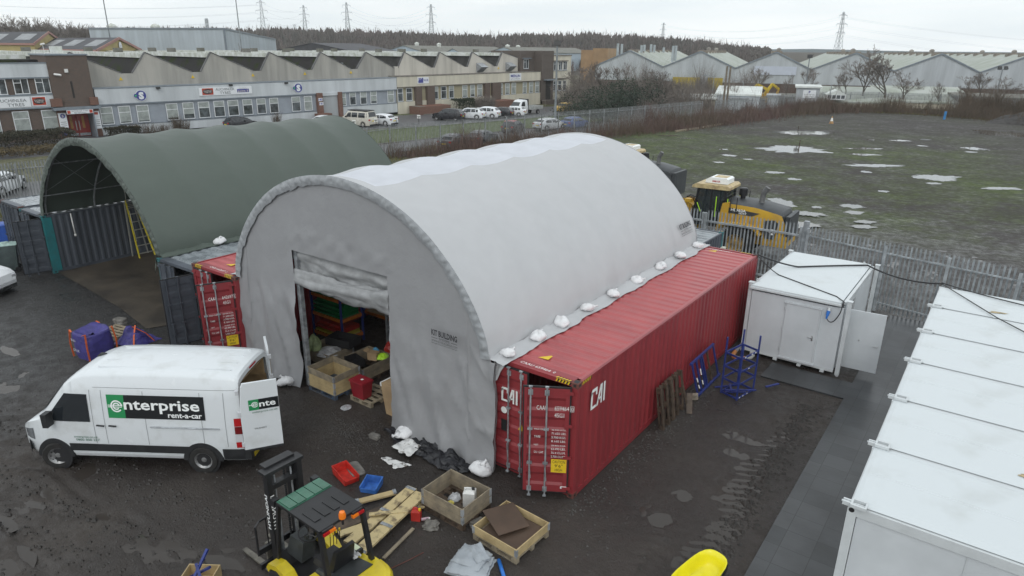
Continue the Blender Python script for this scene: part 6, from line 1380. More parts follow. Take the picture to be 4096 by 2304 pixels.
# wheelie bins
def wheelie(label, x, y, rz, mat, lidm, sc, lumpy=False):
    t = T('wheelie_bin', label, 'bin', (x,y,0), rz, 'wheelie bins'); b = MB(); a = .29*sc; h = .98*sc
    b.hexa([(-a*.78,-a*.85,.06),(a*.78,-a*.85,.06),(a*.78,a*.9,.06),(-a*.78,a*.9,.06)],[(-a,-a*1.2,h),(a,-a*1.2,h),(a,a*1.2,h),(-a,a*1.2,h)]); b.box(-a*1.05,a*1.05,-a*1.27,a*1.25,h-.05,h); b.build('bin_body', mat, t, loc=True)
    b = MB(); b.grid(lambda i, j: (-a*1.08+2.16*a*i/8, -a*1.3+2.6*a*j/8, h+.01+.07*math.sin(math.pi*i/8)**.5*math.sin(math.pi*j/8)**.5*(1+(1.3*fbm(i*.7,j*.7,2) if lumpy else 0))), 8, 8); b.build('lid', lidm, t, smooth=True, loc=True)
    for s_ in (1,-1):
        b = MB(); b.lathe([(0,-.02),(.10,-.02),(.10,.02),(0,.02)], 14, (0,0,0), 'x'); b.v = [(p_+s_*a*.85, q_+a*.9, r_+.10) for p_, q_, r_ in b.v]; b.build('wheel', BLACKR, t, loc=True)
    return t
BBIN = M('blue_bin', (.03,.10,.42), .45, .08, 3)
t = wheelie('blue wheelie bin with a white label at the left edge', -32.2, -.05, -.5, BBIN, BBIN, 1.4)
b = MB(); b.poly([(.02,-.455,.62),(.26,-.455,.62),(.26,-.485,1.02),(.02,-.485,1.02)]); b.build('label_sticker', WHT, t, loc=True)
wheelie('grey green wheelie bin with a sagging pale lid beside the open grey door', -28.75, -1.2, -.4, M('grey_green_bin',(.10,.13,.13),.45,.2,2), M('pale_green_lid',(.30,.42,.38),.45,.2,4), 1.22, True)
# yellow platform ladder and hanging tube in the green shelter
LYL = M('ladder_yellow', (.62,.52,.04), .4, .12, 5); ALU = M('ladder_aluminium', (.42,.42,.38), .4, .1, 5, metal=.3)
t = T('platform_ladder', 'tall yellow platform ladder standing inside the green shelter', 'ladder', (-26.3,3.7,0))
L0, L1, R0, R1 = Vector((-26.05,3.20,0)), Vector((-26.55,3.25,2.75)), Vector((-26.05,3.95,0)), Vector((-26.55,3.62,2.75))
for (p_, q_) in ((L0,L1),(R0,R1)):
    b = MB(); b.bar(p_, q_, .05, .07); b.build('stile', LYL, t)
for k in range(7):
    f = .08+k*.135; b = MB(); b.bar(L0.lerp(L1,f), R0.lerp(R1,f), .09, .03); b.build('tread', ALU, t)
b = MB()
for k in range(6): f = .86+k*.028; b.bar(L0.lerp(L1,f), R0.lerp(R1,f), .05, .02)
b.build('platform', ALU, t)
b = MB(); b.tube([(-26.5,3.25,2.6),(-26.3,3.18,3.1),(-26.45,3.2,3.45),(-26.6,3.6,3.4),(-26.6,3.62,2.7)], .018, 6); b.tube([(-26.35,3.2,2.4),(-26.0,3.1,2.3),(-25.85,3.12,.9)], .015, 6); b.build('guard_rail', ALU, t, smooth=True)
for (p_, q_) in (((-26.62,3.15,0),(-26.6,3.2,2.6)),((-26.63,3.9,0),(-26.6,3.6,2.6))):
    b = MB(); b.bar(p_, q_, .05, .04); b.build('rear_stile', ALU, t)
b = MB(); b.tube([(-26.55,.86,2.55),(-26.53,.87,1.62)], .03, 8); b.tube([(-26.53,.87,1.62),(-26.53,.87,1.52)], .045, 8); tag(b.build('tube_light', WPL, smooth=True), 'white tube hanging on the corrugated wall inside the green shelter', 'tube light')
# ------------------------------------------------------------------ stores inside the grey tent
BLU_R = M('rack_blue', (.03,.05,.22), .45, .1, 4); ORB = M('rack_orange', (.55,.16,.02), .45, .15, 4); GB = M('green_bin_plastic', (.01,.19,.05), .4, .15, 4); RB2 = M('red_tote', (.42,.03,.02), .4, .1, 4); YB = M('yellow_tote', (.5,.42,.05), .4, .1, 4); CHIP = M('chipboard', (.34,.26,.16), .8, .15, 6)
def rack(label, x0, x1, y0, y1, levels, H, fills):
    t = T('storage_rack', label, 'rack', ((x0+x1)/2,y0,0), 0, 'racks inside the grey tent')
    for x in (x0, x1):
        for y in (y0, y1): b = MB(); b.box(x-.03,x+.03,y-.03,y+.03,0,H); b.build('upright', BLU_R, t)
    for z in levels:
        for (a, c) in (((x0,y0),(x1,y0)),((x0,y1),(x1,y1)),((x0,y0),(x0,y1)),((x1,y0),(x1,y1))): b = MB(); b.bar((*a,z),(*c,z),.04,.11); b.build('beam', ORB, t)
        b = MB(); b.box(x0+.03,x1-.03,y0+.03,y1-.03,z+.03,z+.05); b.build('shelf_board', CHIP, t)
    n = 0
    for z, rows in zip(levels, fills):
        for r, m in enumerate(rows):
            k = int((x1-x0-.1)/.24)
            for i in range(k):
                x = x0+.06+i*(x1-x0-.12)/k; w_ = (x1-x0-.12)/k-.02; zz = z+.052+r*.155
                mm = RB2 if (m == 'R' or (m == 'G' and i == k-1 and r == 0 and z > 1.5)) else (GB if m == 'G' else YB)
                tt = T('picking_bin', 'small %s picking bin on the storage rack' % {GB:'green',RB2:'red',YB:'yellow'}[mm], 'bin', (x,y0+.02,zz), 0, 'picking bins on the racks')
                b = MB(); b.hexa([(0,.0,0),(w_,.0,0),(w_,.8,0),(0,.8,0)],[(0,.0,.07),(w_,.0,.07),(w_,.8,.14),(0,.8,.14)]); b.hexa([(0,.16,.07),(w_,.16,.07),(w_,.8,.10),(0,.8,.10)],[(0,.20,.145),(w_,.20,.145),(w_,.8,.145),(0,.8,.145)]); b.build('bin_body', mm, tt, loc=True)
rack('nearer blue and orange rack of green picking bins inside the tent', -11.95, -10.45, 2.3, 3.2, (.25,.95,1.65,2.30), 2.6, (('Y','R'),('G','G','G'),('G','G','G'),()))
rack('farther blue and orange rack of green picking bins inside the tent', -11.95, -9.1, 4.6, 5.5, (.25,.95,1.65,2.30), 2.9, ((),('G','G','G'),('G','G','G'),('G','G')))
t = T('rack_end_frame', 'bare galvanised rack end frame standing inside the doorway', 'frame', (-9.2,3.4,0))
b = MB()
for x in (-9.45,-8.75): b.box(x-.04,x+.04,3.36,3.44,0,2.6)
b.build('upright', GALV, t)
for k in range(5): b = MB(); z = .2+k*.48; b.bar((-9.45 if k%2 else -8.75,3.4,z),(-8.75 if k%2 else -9.45,3.4,z+.46),.03,.03); b.build('brace', GALV, t)
def junk(name, label, cat, x, y, z, a, c, h, rz, mat): 
    t = T(name, label, cat, (x,y,z), rz); 
    for q in ((-a/2,a/2,-c/2,-c/2+.015),(-a/2,a/2,c/2-.015,c/2),(-a/2,-a/2+.015,-c/2,c/2),(a/2-.015,a/2,-c/2,c/2)): b = MB(); b.box(*q,0,h); b.build('tray_side', mat, t, loc=True)
    b = MB(); b.box(-a/2,a/2,-c/2,c/2,0,.01); b.build('tray_bottom', mat, t, loc=True)
junk('black_tray', 'large black plastic tray standing on the low crate inside the tent', 'tray', -9.75, 1.75, .55, .95, .6, .26, .2, BLACKR)
junk('black_tray', 'shallow black tray in the weathered grey crate', 'tray', -8.65, 1.25, .35, .6, .4, .2, -.2, BLACKR)
t = T('cardboard_box', 'small open cardboard box on the clutter in the grey crate', 'box', (-8.28,1.70,.45), .3); b = MB(); b.box(-.16,.16,-.12,.12,0,.24); b.build('carton', CARD, t, loc=True); b = MB(); b.bar((-.16,0,.25),(-.30,0,.30),.24,.01); b.build('flap', CARD, t, loc=True)
crumple('plastic_bag', 'pale green plastic bag standing inside the tent doorway', 'bag', -10.15, .95, .55, .22, .45, M('green_film',(.30,.36,.18),.4,.2,5), 8)
crumple('plastic_bag', 'yellow green bag by the left door post', 'bag', -9.3, .55, 0, .16, .3, M('yellow_green_film',(.35,.40,.05),.4,.2,5), 9)
crumple('clear_wrap', 'bundle of clear wrapped parts in the low crate inside the tent', 'bundle', -9.75, 1.15, .45, .38, .16, PLAS, 12)
crumple('hi_vis_vest', 'yellow hi-vis vest thrown on the grey crate', 'vest', -8.05, 1.85, .5, .2, .14, HIVIS, 13)
crumple('blue_cloth', 'blue cloth on the clutter in the grey crate', 'cloth', -8.45, 1.95, .5, .12, .2, M('light_blue_cloth',(.08,.30,.50),.7,.1,4), 14)
crumple('red_hose', 'coil of red plastic behind the grey crate', 'coil', -8.4, 2.6, .4, .28, .3, RB2, 15)
# ================================================================== the long building across the car park
SH = .0075
def fp(s, n_, z): return fc(s, n_, z+SH*s)
def fbox(b, s0, s1, n0, n1, z0, z1, m=None):
    b.hexa([fp(s0,n1,z0),fp(s1,n1,z0),fp(s1,n0,z0),fp(s0,n0,z0)],[fp(s0,n1,z1),fp(s1,n1,z1),fp(s1,n0,z1),fp(s0,n0,z1)], m)
def clad(name, c, pitch, amp=.5):
    m = M(name, c, .55, .10, .6, streak=True); n, P = NODES(m); L = n.links
    w_ = n.nodes.new('ShaderNodeTexWave'); w_.wave_type = 'BANDS'; w_.bands_direction = 'X'; w_.inputs['Scale'].default_value = 1/pitch*.314; w_.wave_profile = 'SIN'
    tc = n.nodes.new('ShaderNodeTexCoord'); L.new(tc.outputs['Object'], w_.inputs[0]); bp = n.nodes.new('ShaderNodeBump'); bp.inputs['Strength'].default_value = amp; bp.inputs['Distance'].default_value = .05
    L.new(w_.outputs[0], bp.inputs['Height']); L.new(bp.outputs[0], P.inputs['Normal']); return m
def brick(name, c1, c2, mo=(.16,.14,.12), sc=1.):
    m = M(name, c1, .85, .1, 1); n, P = NODES(m); L = n.links; t = n.nodes.new('ShaderNodeTexBrick'); t.inputs['Scale'].default_value = sc; t.inputs['Brick Width'].default_value = .24; t.inputs['Row Height'].default_value = .085; t.inputs['Mortar Size'].default_value = .010
    t.inputs['Color1'].default_value = (*c1,1); t.inputs['Color2'].default_value = (*c2,1); t.inputs['Mortar'].default_value = (*mo,1)
    tc = n.nodes.new('ShaderNodeTexCoord'); sp = n.nodes.new('ShaderNodeSeparateXYZ'); cb = n.nodes.new('ShaderNodeCombineXYZ'); ad = n.nodes.new('ShaderNodeMath'); ad.operation = 'ADD'
    L.new(tc.outputs['Object'], sp.inputs[0]); L.new(sp.outputs[0], ad.inputs[0]); L.new(sp.outputs[1], ad.inputs[1]); L.new(ad.outputs[0], cb.inputs[0]); L.new(sp.outputs[2], cb.inputs[1]); L.new(cb.outputs[0], t.inputs[0]); L.new(t.outputs[0], P.inputs['Base Color']); return m
CLG = clad('pale_grey_cladding', (.54,.57,.59), .28); CLW = M('grey_panel', (.30,.33,.37), .6, .06, 1); TRG = M('grey_flashing', (.20,.23,.26), .5, .1, 2)
BRK = brick('brown_brick', (.115,.075,.058), (.085,.060,.050)); BRR = brick('red_brick', (.20,.085,.055), (.15,.065,.045)); BRD2 = brick('dark_brick', (.10,.078,.066), (.075,.06,.052))
CRM = M('cream_render', (.64,.60,.49), .85, .14, .8, streak=True, c2=(.50,.47,.39)); CRB = brick('cream_brick', (.40,.36,.24), (.35,.31,.21), (.30,.28,.2))
ROUGH = M('grey_roughcast', (.43,.41,.37), .9, .2, .7, bump=.3, bs=10, streak=True, c2=(.29,.28,.255)); CRMW = M('weathered_cream_wall', (.56,.53,.47), .9, .2, .55, streak=True, c2=(.36,.34,.30), lo=.3, hi=.55)
MOSS = M('mossy_sawtooth_roof', (.038,.036,.036), .9, .3, .5, c2=(.030,.040,.014), lo=.40, hi=.52, spec=.08); CAPW = M('pale_ridge_sheet', (.72,.74,.72), .6, .25, 1.2, c2=(.45,.47,.40)); SHR = M('asbestos_roof', (.20,.195,.18), .85, .25, .8, c2=(.13,.13,.10))
WFR = M('white_window_frame', (.72,.74,.75), .45, .05, 2); GLS = M('window_glass', (.085,.098,.105), .10, .45, 1.3, spec=.8); BLIND = M('drawn_blind', (.33,.36,.34), .5, .15, 2)
DRD = M('red_door_paint', (.30,.035,.025), .45, .1, 2); SHT = clad('roller_shutter', (.36,.38,.39), .12)
def window(root, s0, s1, z0, z1, n_=0., style=0, blind=0.):
    f = MB(); w_ = .07
    for q in ((s0,s1,z0,z0+w_),(s0,s1,z1-w_,z1),(s0,s0+w_,z0+w_,z1-w_),(s1-w_,s1,z0+w_,z1-w_)): fbox(f, q[0],q[1],n_-.05,n_+.035,q[2],q[3])
    zt = z1-(z1-z0)*.36
    if style == 0: fbox(f, s0+w_, s1-w_, n_-.05, n_+.03, zt-.035, zt+.035)
    if style == 1: sm = s0+(s1-s0)*.52; fbox(f, sm-.03, sm+.03, n_-.05, n_+.03, z0+w_, z1-w_); fbox(f, s0+w_, sm-.03, n_-.05, n_+.03, z1-(z1-z0)*.28-.03, z1-(z1-z0)*.28+.03)
    o = f.build('window', WFR, root)
    g_ = MB(); fbox(g_, s0+.04, s1-.04, n_-.03, n_+.008, z0+.04, z1-.04); g_.build('pane', GLS, o)
    if blind:
        g_ = MB(); fbox(g_, s0+.08, s1-.08, n_+.008, n_+.012, z1-(z1-z0)*blind, z1-.08); g_.build('blind', BLIND, o)
    g_ = MB(); fbox(g_, s0-.06, s1+.06, n_-.02, n_+.10, z0-.08, z0); g_.build('sill', TRG if style != 2 else CRM, o)
# grey clad range
t = T('office_range', 'long low office range with pale grey cladding above and below its windows', 'building', fc(22.8,0), 0)
b = MB(); fbox(b, 2.65,43.3,-9,-.08,0,3.45); b.build('wall', CLW, t)
b = MB(); fbox(b, 2.6,43.35,-8.9,.10,3.38,5.0); b.build('upper_cladding', CLG, t); b = MB(); fbox(b, 2.55,43.4,-8.95,.14,5.0,5.10); fbox(b, 2.6,43.35,-.05,.13,3.24,3.38); b.build('flashing', TRG, t)
b = MB(); fbox(b, 2.65,29.6,-.06,.10,.05,.98); fbox(b, 33.6,43.3,-.06,.10,.05,1.35); b.build('lower_cladding', CLG, t); b = MB(); fbox(b, 2.65,29.6,-.06,.14,.98,1.05); fbox(b, 33.6,43.3,-.06,.14,1.35,1.42); b.build('flashing', TRG, t)
W1 = [(2.8,4.08),(4.65,5.92),(6.56,7.87),(9.8,11.13),(11.7,13.02),(13.54,14.9),(15.44,16.77),(17.2,18.57),(19.13,20.41),(21.0,22.24),(22.76,24.0),(25.94,27.2),(27.77,28.98),(33.5,34.4),(34.98,36.05),(36.79,37.9),(38.55,39.68),(41.62,42.8)]
for i, (a, c) in enumerate(W1): window(t, a, c, 1.18 if a < 30 else 1.50, 3.08 if a < 30 else 3.3, .02, 0, [.9,.9,.9,.85,.7,.4,.35,.36,.36,.36,.36,.3,.95,.9,.3,.5,.8,.95][i])
for (a, c) in ((29.65,30.5),(32.98,33.6)): b = MB(); fbox(b, a, c, -.2, .35, 0, 3.42); b.build('brick_pier', BRR, t)
b = MB(); fbox(b, 30.5, 32.98, -.5, .05, .05, 3.0); b.build('roller_shutter', SHT, t); b = MB(); fbox(b, 30.5, 32.98, -.3, .2, 3.0, 3.42); b.build('shutter_housing', CLG, t)
b = MB(); fbox(b, 28.9, 31.0, .5, 1.6, -.2, .75); b.build('planter_wall', BRR, t); b = MB(); fbox(b, 29.75,30.4,.36,.38,2.35,2.75,0); fbox(b, 29.85,30.5,.36,.38,1.8,2.2,0)
b.text('140', fp(29.78,.39,2.42), FG, (0,0,1), .28, .58, 1, bold=.02); b.text('141', fp(29.88,.39,1.87), FG, (0,0,1), .28, .52, 1, bold=.02); b.build('number_plaque', [WHT, BLUEL], t)
FLM = M('floodlight_black', (.03,.03,.03), .5, 0)
for s_ in (9.0, 17.6, 25.1):
    b = MB(); fbox(b, s_, s_+.4, .12, .4, 4.78, 5.0); b.build('floodlight', FLM, t)
# cream rendered range
t = T('office_range', 'cream rendered office range with brown brick entrances, right of the grey clad range', 'building', fc(59.7,0), 0)
b = MB(); fbox(b, 43.4,76.1,-9,-.08,1.5,3.95); b.build('wall', CRB, t); b = MB(); fbox(b, 43.42,76.15,-8.9,.12,3.68,5.15); b.build('parapet', CRM, t); b = MB(); fbox(b, 43.4,76.2,-8.95,.18,5.15,5.25); fbox(b, 43.4,76.2,-.05,.25,3.58,3.68); b.build('coping', M('stained_coping',(.24,.22,.19),.8,.3,2,c2=(.10,.09,.08)), t)
b = MB(); fbox(b, 43.4,76.1,-.06,.10,-.9,1.5); b.build('base_wall', CRM, t)
W2 = [(43.5,44.5),(45.13,46.26),(50.66,51.5),(52.1,53.23),(53.8,54.84),(56.72,57.79),(58.52,59.49),(60.11,61.23),(65.47,66.2),(66.8,67.88),(68.42,69.52),(71.35,72.35),(73.02,74.06),(74.64,75.73)]
for i, (a, c) in enumerate(W2): window(t, a, c, 1.56, 3.46, .02, 2 if 0 else 0, [0,0,.4,0,.3,.9,.8,.9,.9,.9,.95,.9,.9,.9][i])
for (a, c, d) in ((46.73,50.5,(47.9,49.0)),(61.6,65.35,(62.7,63.4))):
    for (p_, q_) in ((a, d[0]),(d[1], c)): b = MB(); fbox(b, p_, q_, -.2, .45, -.5, 3.62); b.build('entrance_brickwork', BRK, t)
    b = MB(); fbox(b, d[0], d[1], -1.0, -.1, .2, 3.4); b.build('entrance_door', DARKIN, t)
    b = MB(); fbox(b, a-1.5, c+1.0, .5, 3.0, -.8, .85); b.build('entrance_wall', BRR, t)
# sawtooth hall behind
t = T('sawtooth_hall', 'industrial hall with a white ridged sawtooth roof rising behind the office ranges', 'building', fc(35,-30), 0)
PK = [1.5,9.15,16.79,24.54,32.12,39.65,46.69,53.79,60.95,68.13]; VL = [-1,6.32,14.25,22.07,29.75,36.91,44.65,51.93,59.22,66.15,72.1]; VR = [-.5,7.45,15.29,23.1,30.57,37.91,45.36,52.6,59.82,66.81]
pz = lambda s: 8.6-.004*s*0+.0038*s-SH*s; vz = lambda s: 6.38+.003*s-SH*s+(.0 if s < 70 else 1.35)
def gpoly(i0, i1, sl, sr):
    p_ = [(sl,4.6)]
    for i in range(i0, i1): p_ += [(VR[i], vz(VR[i])), (PK[i], pz(PK[i])), (VL[i+1], vz(VL[i+1]))]
    p_ += [(sr,4.6)]; return p_
def gw(i0, i1, sl, sr, mat):
    p_ = gpoly(i0, i1, sl, sr); b = MB(); n = len(p_); top = p_[1:-1]
    for (a, za), (c, zc) in zip(top, top[1:]):
        b.hexa([fp(a,-2,4.6),fp(c,-2,4.6),fp(c,-2.3,4.6),fp(a,-2.3,4.6)],[fp(a,-2,za+.12),fp(c,-2,zc+.12),fp(c,-2.3,zc+.12),fp(a,-2.3,za+.12)])
    b.build('gable_wall', mat, t)
gw(0, 6, -.5, 44.65, ROUGH); gw(6, 10, 44.65, 72.1, CRMW)
b = MB(); fbox(b, 44.5, 45.4, -2.3, -2, 4.6, 6.55); b.build('wall_pier', CRMW, t)
b = MB()
for i in range(10):
    for (a, za, c, zc) in ((PK[i],pz(PK[i]),VL[i+1],vz(VL[i+1])),(VR[i],vz(VR[i]),PK[i],pz(PK[i]))):
        b.hexa([fp(a,-1.95,za+.12),fp(c,-1.95,zc+.12),fp(c,-2.35,zc+.12),fp(a,-2.35,za+.12)],[fp(a,-1.95,za+.24),fp(c,-1.95,zc+.24),fp(c,-2.35,zc+.24),fp(a,-2.35,za+.24)])
b.build('coping', M('dark_coping',(.12,.12,.12),.8,.2,2), t)
for i in range(10):
    b = MB(); a, c = VR[i], PK[i]; za, zc = vz(a), pz(c); b.add([fp(a,-2.3,za),fp(c,-2.3,zc),fp(c,-52,zc),fp(a,-52,za)], [(0,1,2,3)]); b.build('steep_roof_slope', MOSS if i < 6 else M('dark_sawtooth_roof',(.060,.058,.056),.95,.25,.7,spec=.08,c2=(.035,.035,.032)), t)
    b = MB(); a, c = PK[i], VL[i+1]; za, zc = pz(a), vz(c); b.add([fp(a,-2.3,za),fp(c,-2.3,zc),fp(c,-52,zc),fp(a,-52,za)], [(0,1,2,3)]); b.build('shallow_roof_slope', SHR, t)
    b = MB(); c = PK[i]; fbox(b, c-.55, c+.35, -52, -2.4, pz(c)-.42, pz(c)+.10); b.build('ridge_cap', CAPW, t)
    for k, nn in enumerate((-9-3*(i%3), -22-2*(i%2))):
        b = MB(); fbox(b, PK[i]-.1, PK[i]+.9, nn-.5, nn, pz(PK[i])+.0, pz(PK[i])+.62); b.build('roof_vent', SHR, t)
for s_ in (61.8, 68.9):
    b = MB(); b.hexa([fp(s_,-2,5.30),fp(s_+1.5,-2,5.30),fp(s_+1.5,-2.2,5.30),fp(s_,-2.2,5.30)],[fp(s_,-.6,6.2),fp(s_+1.5,-.6,6.2),fp(s_+1.5,-2.2,6.95),fp(s_,-2.2,6.95)]); b.build('extract_cowl', GALV, t)
for s_ in (5.9, 14.0, 21.7, 29.2, 36.6, 66.9):
    b = MB(); b.prism([(0,0),(.42,0),(.21,.36)], fp(s_,-1.97,5.75-SH*s_*0), FG, (0,0,1), FN*.03); b.build('warning_sign', YEL, t)
# left two storey block and the brick stair tower
t = T('office_block', 'two storey brick office block with grey cladding bands at the left edge', 'building', fc(-14,0), 0)
b = MB(); fbox(b, -30,-1.35,-9,-.08,0,7.7); b.build('wall', BRK, t)
for (z0, z1) in ((6.42,7.75),(3.42,4.62)):
    b = MB(); fbox(b, -30,-1.3,-.1,.12,z0,z1); b.build('cladding', CLG, t); b = MB(); fbox(b, -30,-1.3,-.1,.18,z1,z1+.1); fbox(b, -30,-1.3,-.1,.16,z0-.14,z0); b.build('flashing', TRG, t)
b = MB(); fbox(b, -30,-1.3,-8,-3,7.7,8.05,0); b.build('roof', MOSS, t); b = MB(); fbox(b, -30,-1.3,-9,-8,8.0,8.5,0); b.build('roof_light_strip', CAPW, t)
for k in range(6):
    a = -2.68-1.9*k; window(t, a, a+1.3, 4.78, 6.30, .0, 1)
    a = -2.7-2.55*k; window(t, a, a+1.42, 1.0, 3.1, .0, 0, .9)
t = T('stair_tower', 'square brown brick stair tower over the red reception doors', 'building', fc(.6,0), 0)
b = MB(); fbox(b, -1.35,2.45,-6,.25,3.3,8.5); b.build('wall', BRK, t); b = MB(); fbox(b, -1.45,2.55,-6.1,.35,8.5,8.64); b.build('coping', TRG, t)
b = MB(); fbox(b, -1.2,2.2,-1.4,-1.2,0,3.3,0); fbox(b, -1.35,-.55,-1.3,.2,0,3.2,0); fbox(b, 2.05,2.65,-1.3,.2,0,3.2,0); b.build('porch_wall', BRR, t)
b = MB(); fbox(b, -1.7,2.75,-1.2,.9,3.02,3.3); b.build('canopy', TRG, t); b = MB(); fbox(b, -1.75,-.75,.25,.6,3.4,4.2); fbox(b, 1.9,2.7,.25,.6,3.4,4.2); b.build('brick_plinth', BRR, t)
b = MB(); fbox(b, .45,.62,.25,.28,4.2,5.9); b.build('slot_window', DARKIN, t)
for (a, c) in ((-.42,.68),(.72,1.85)):
    b = MB(); fbox(b, a, c, -1.2, -1.1, .05, 2.5); d = b.build('door', DRD, t); b = MB(); fbox(b, (a+c)/2-.12,(a+c)/2+.12,-1.1,-1.08,.9,2.2); b.build('glazed_panel', M('amber_panel',(.42,.22,.05),.3,.1,3), d)
    b = MB(); x = c-.14 if a < 0 else a+.14; fbox(b, x-.03,x+.03,-1.1,-1.02,.7,1.7); b.build('handle', HANDLE, d); b = MB(); fbox(b, a+.04,c-.04,-1.1,-1.07,.1,.38); b.build('kick_plate', GALV, d)
b = MB(); fbox(b, .1,.42,.25,.42,6.8,7.15); b.build('alarm_box', WPL, t); b = MB(); b.tube([fp(-.9,.3,6.65),fp(-.35,.65,6.55)], .11, 8); b.build('security_camera', WPL, t)
b = MB(); fbox(b, 1.9,2.02,-1.2,.7,0,3.05); b.build('canopy_post', TRG, t); b = MB(); fbox(b, .4,1.4,-5,-4,8.5,9.4); b.build('roof_box', CAPW, t); b = MB(); b.tube([fp(-1.3,.0,8.6),fp(-1.3,.0,9.6)], .03, 5); b.tube([fp(-1.5,.0,9.55),fp(-1.1,.0,9.65)], .09, 8); b.build('roof_camera', WPL, t)
t = T('end_block', 'brown brick and cream two storey end block at the right of the long building', 'building', fc(79,-3), 0)
b = MB(); fbox(b, 72.2,76.0,-9,-1.5,0,8.75,0); fbox(b, 76.0,79.3,-9,.35,0,8.75,0); b.build('brick_tower', BRD2, t); b = MB(); fbox(b, 79.3,84.9,-9,-.05,-.2,7.85); b.build('cream_wing', CRM, t); b = MB(); fbox(b, 79.2,85.0,-9.1,.05,7.85,8.0); fbox(b, 79.3,83.6,-.05,.35,6.9,7.05); fbox(b, 79.3,83.6,-.05,.35,3.75,3.9); b.build('coping', M('stained_coping',(.24,.22,.19),.8,.3,2,c2=(.10,.09,.08)), t)
window(t, 73.1, 74.4, 5.7, 7.3, -1.5, 1); b = MB(); fbox(b, 72.8,74.8,-1.5,-1.1,7.4,7.55); b.build('window_hood', TRG, t)
for a in (79.7, 81.1, 82.5):
    window(t, a, a+1.1, 5.3, 6.85, .0, 1); window(t, a, a+1.0, 1.6, 3.4, .0, 0)
b = MB(); fbox(b, 77.2,78.5,.35,.40,.2,3.6); b.build('entrance_door', DARKIN, t); b = MB(); fbox(b, 76.6,79.0,.35,1.2,3.6,3.8); b.build('canopy', TRG, t)
for k in range(5): b = MB(); fbox(b, 76.2,80.2,.4,.9+.42*(5-k),-.9+.2*k,-.7+.2*k); b.build('step', BRD2, t)
# signs
SBL = M('sign_navy', (.05,.06,.26), .5, .03, 2); SRD = M('sign_red', (.45,.06,.03), .5, .05, 2); SGY = M('sign_grey_text', (.10,.11,.12), .6, 0); SGN = M('sign_green', (.05,.45,.12), .5, 0); SWH = M('sign_white', (.76,.78,.80), .5, .03, 1)
def sdisc(s_, z, r, label):
    t = T('round_sign', label, 'sign', fc(s_,.15), 0, 'round navy signs'); b = MB()
    def disc(ds, dz, rr, n_, m): b.poly([fp(s_+ds+rr*math.cos(a), n_, z+dz+rr*math.sin(a)) for a in [2*math.pi*i/28 for i in range(28)]], m)
    b.prism([(r*math.cos(a), r*math.sin(a)) for a in [2*math.pi*i/28 for i in range(28)]], fp(s_,.14,z), FG, (0,0,1), FN*.05, 1); disc(0,0,r*.93,.196,0); disc(-r*.95,0,r*.42,.192,1); disc(-r*.95,0,r*.36,.198,0); disc(-r*.95,0,r*.17,.202,2)
    b.text('S', fp(s_+.02,.205,z-r*.58), FG, (0,0,1), r*1.15, r*.95, 1, 'C', bold=.07); b.build('sign_face', [SBL, SWH, SGN], t)
sdisc(7.25, 4.13, .60, 'round navy sign with a white letter S, left end of the grey cladding'); sdisc(27.0, 4.20, .62, 'round navy sign with a white letter S, above the middle windows')
def logo_oval(b, s0, s1, z0, z1, n_):
    fbox(b, s0, s1, n_-.02, n_, z0, z1, 2); cs, cz = (s0+s1)/2, (z0+z1)/2; rs, rz = (s1-s0)*.44, (z1-z0)*.38
    b.poly([fp(cs+rs*math.cos(a), n_+.004, cz+rz*math.sin(a)) for a in [2*math.pi*i/24 for i in range(24)]], 3)
    b.text('AUCHINLEA', fp(cs,n_+.008,cz+.01), FG, (0,0,1), rz*.5, rs*1.7, 4, 'C', bold=.02); b.text('TYRES LTD', fp(cs,n_+.008,cz-rz*.55), FG, (0,0,1), rz*.5, rs*1.5, 4, 'C', bold=.02)
SM_ = [SWH, SGY, SRD, BLK, M('sign_pale_text',(.55,.50,.48),.5,0), SBL]
t = T('sign_board', 'white sign board reading AUCHINLEA TYRES on the grey cladding', 'sign', fc(17,.15), 0); b = MB(); fbox(b, 13.83,20.5,.12,.18,3.78,4.70,0); logo_oval(b, 14.2,15.55,3.86,4.62,.19)
b.text('AUCHINLEA', fp(15.85,.19,4.30), FG, (0,0,1), .30, 2.35, 1, bold=.0); b.text('TYRES', fp(16.35,.19,3.88), FG, (0,0,1), .30, 1.35, 1); fbox(b, 18.55,20.1,.18,.185,3.98,4.38,5); b.text('point S', fp(18.65,.192,4.06), FG, (0,0,1), .22, 1.35, 4, bold=.03); b.text('PROUD MEMBER OF', fp(18.8,.192,4.44), FG, (0,0,1), .07, 1.1, 1); b.build('sign_face', SM_, t)
t = T('sign_board', 'white sign board reading AUCHINLEA TYRES cut by the left edge of the photo', 'sign', fc(-5.5,.15), 0); b = MB(); fbox(b, -7.6,-3.48,.13,.19,3.52,4.50,0); b.text('AUCHINLEA', fp(-6.35,.20,4.05), FG, (0,0,1), .30, 2.55, 1); b.text('TYRES', fp(-5.5,.20,3.62), FG, (0,0,1), .30, 1.45, 1); b.build('sign_face', SM_, t)
t = T('logo_sign', 'square orange sign with a black oval on the brick office block', 'sign', fc(-2.7,.15), 0); b = MB(); fbox(b, -3.35,-2.05,.13,.18,3.55,4.50,0); logo_oval(b, -3.28,-2.12,3.62,4.43,.19); b.build('sign_face', SM_, t)
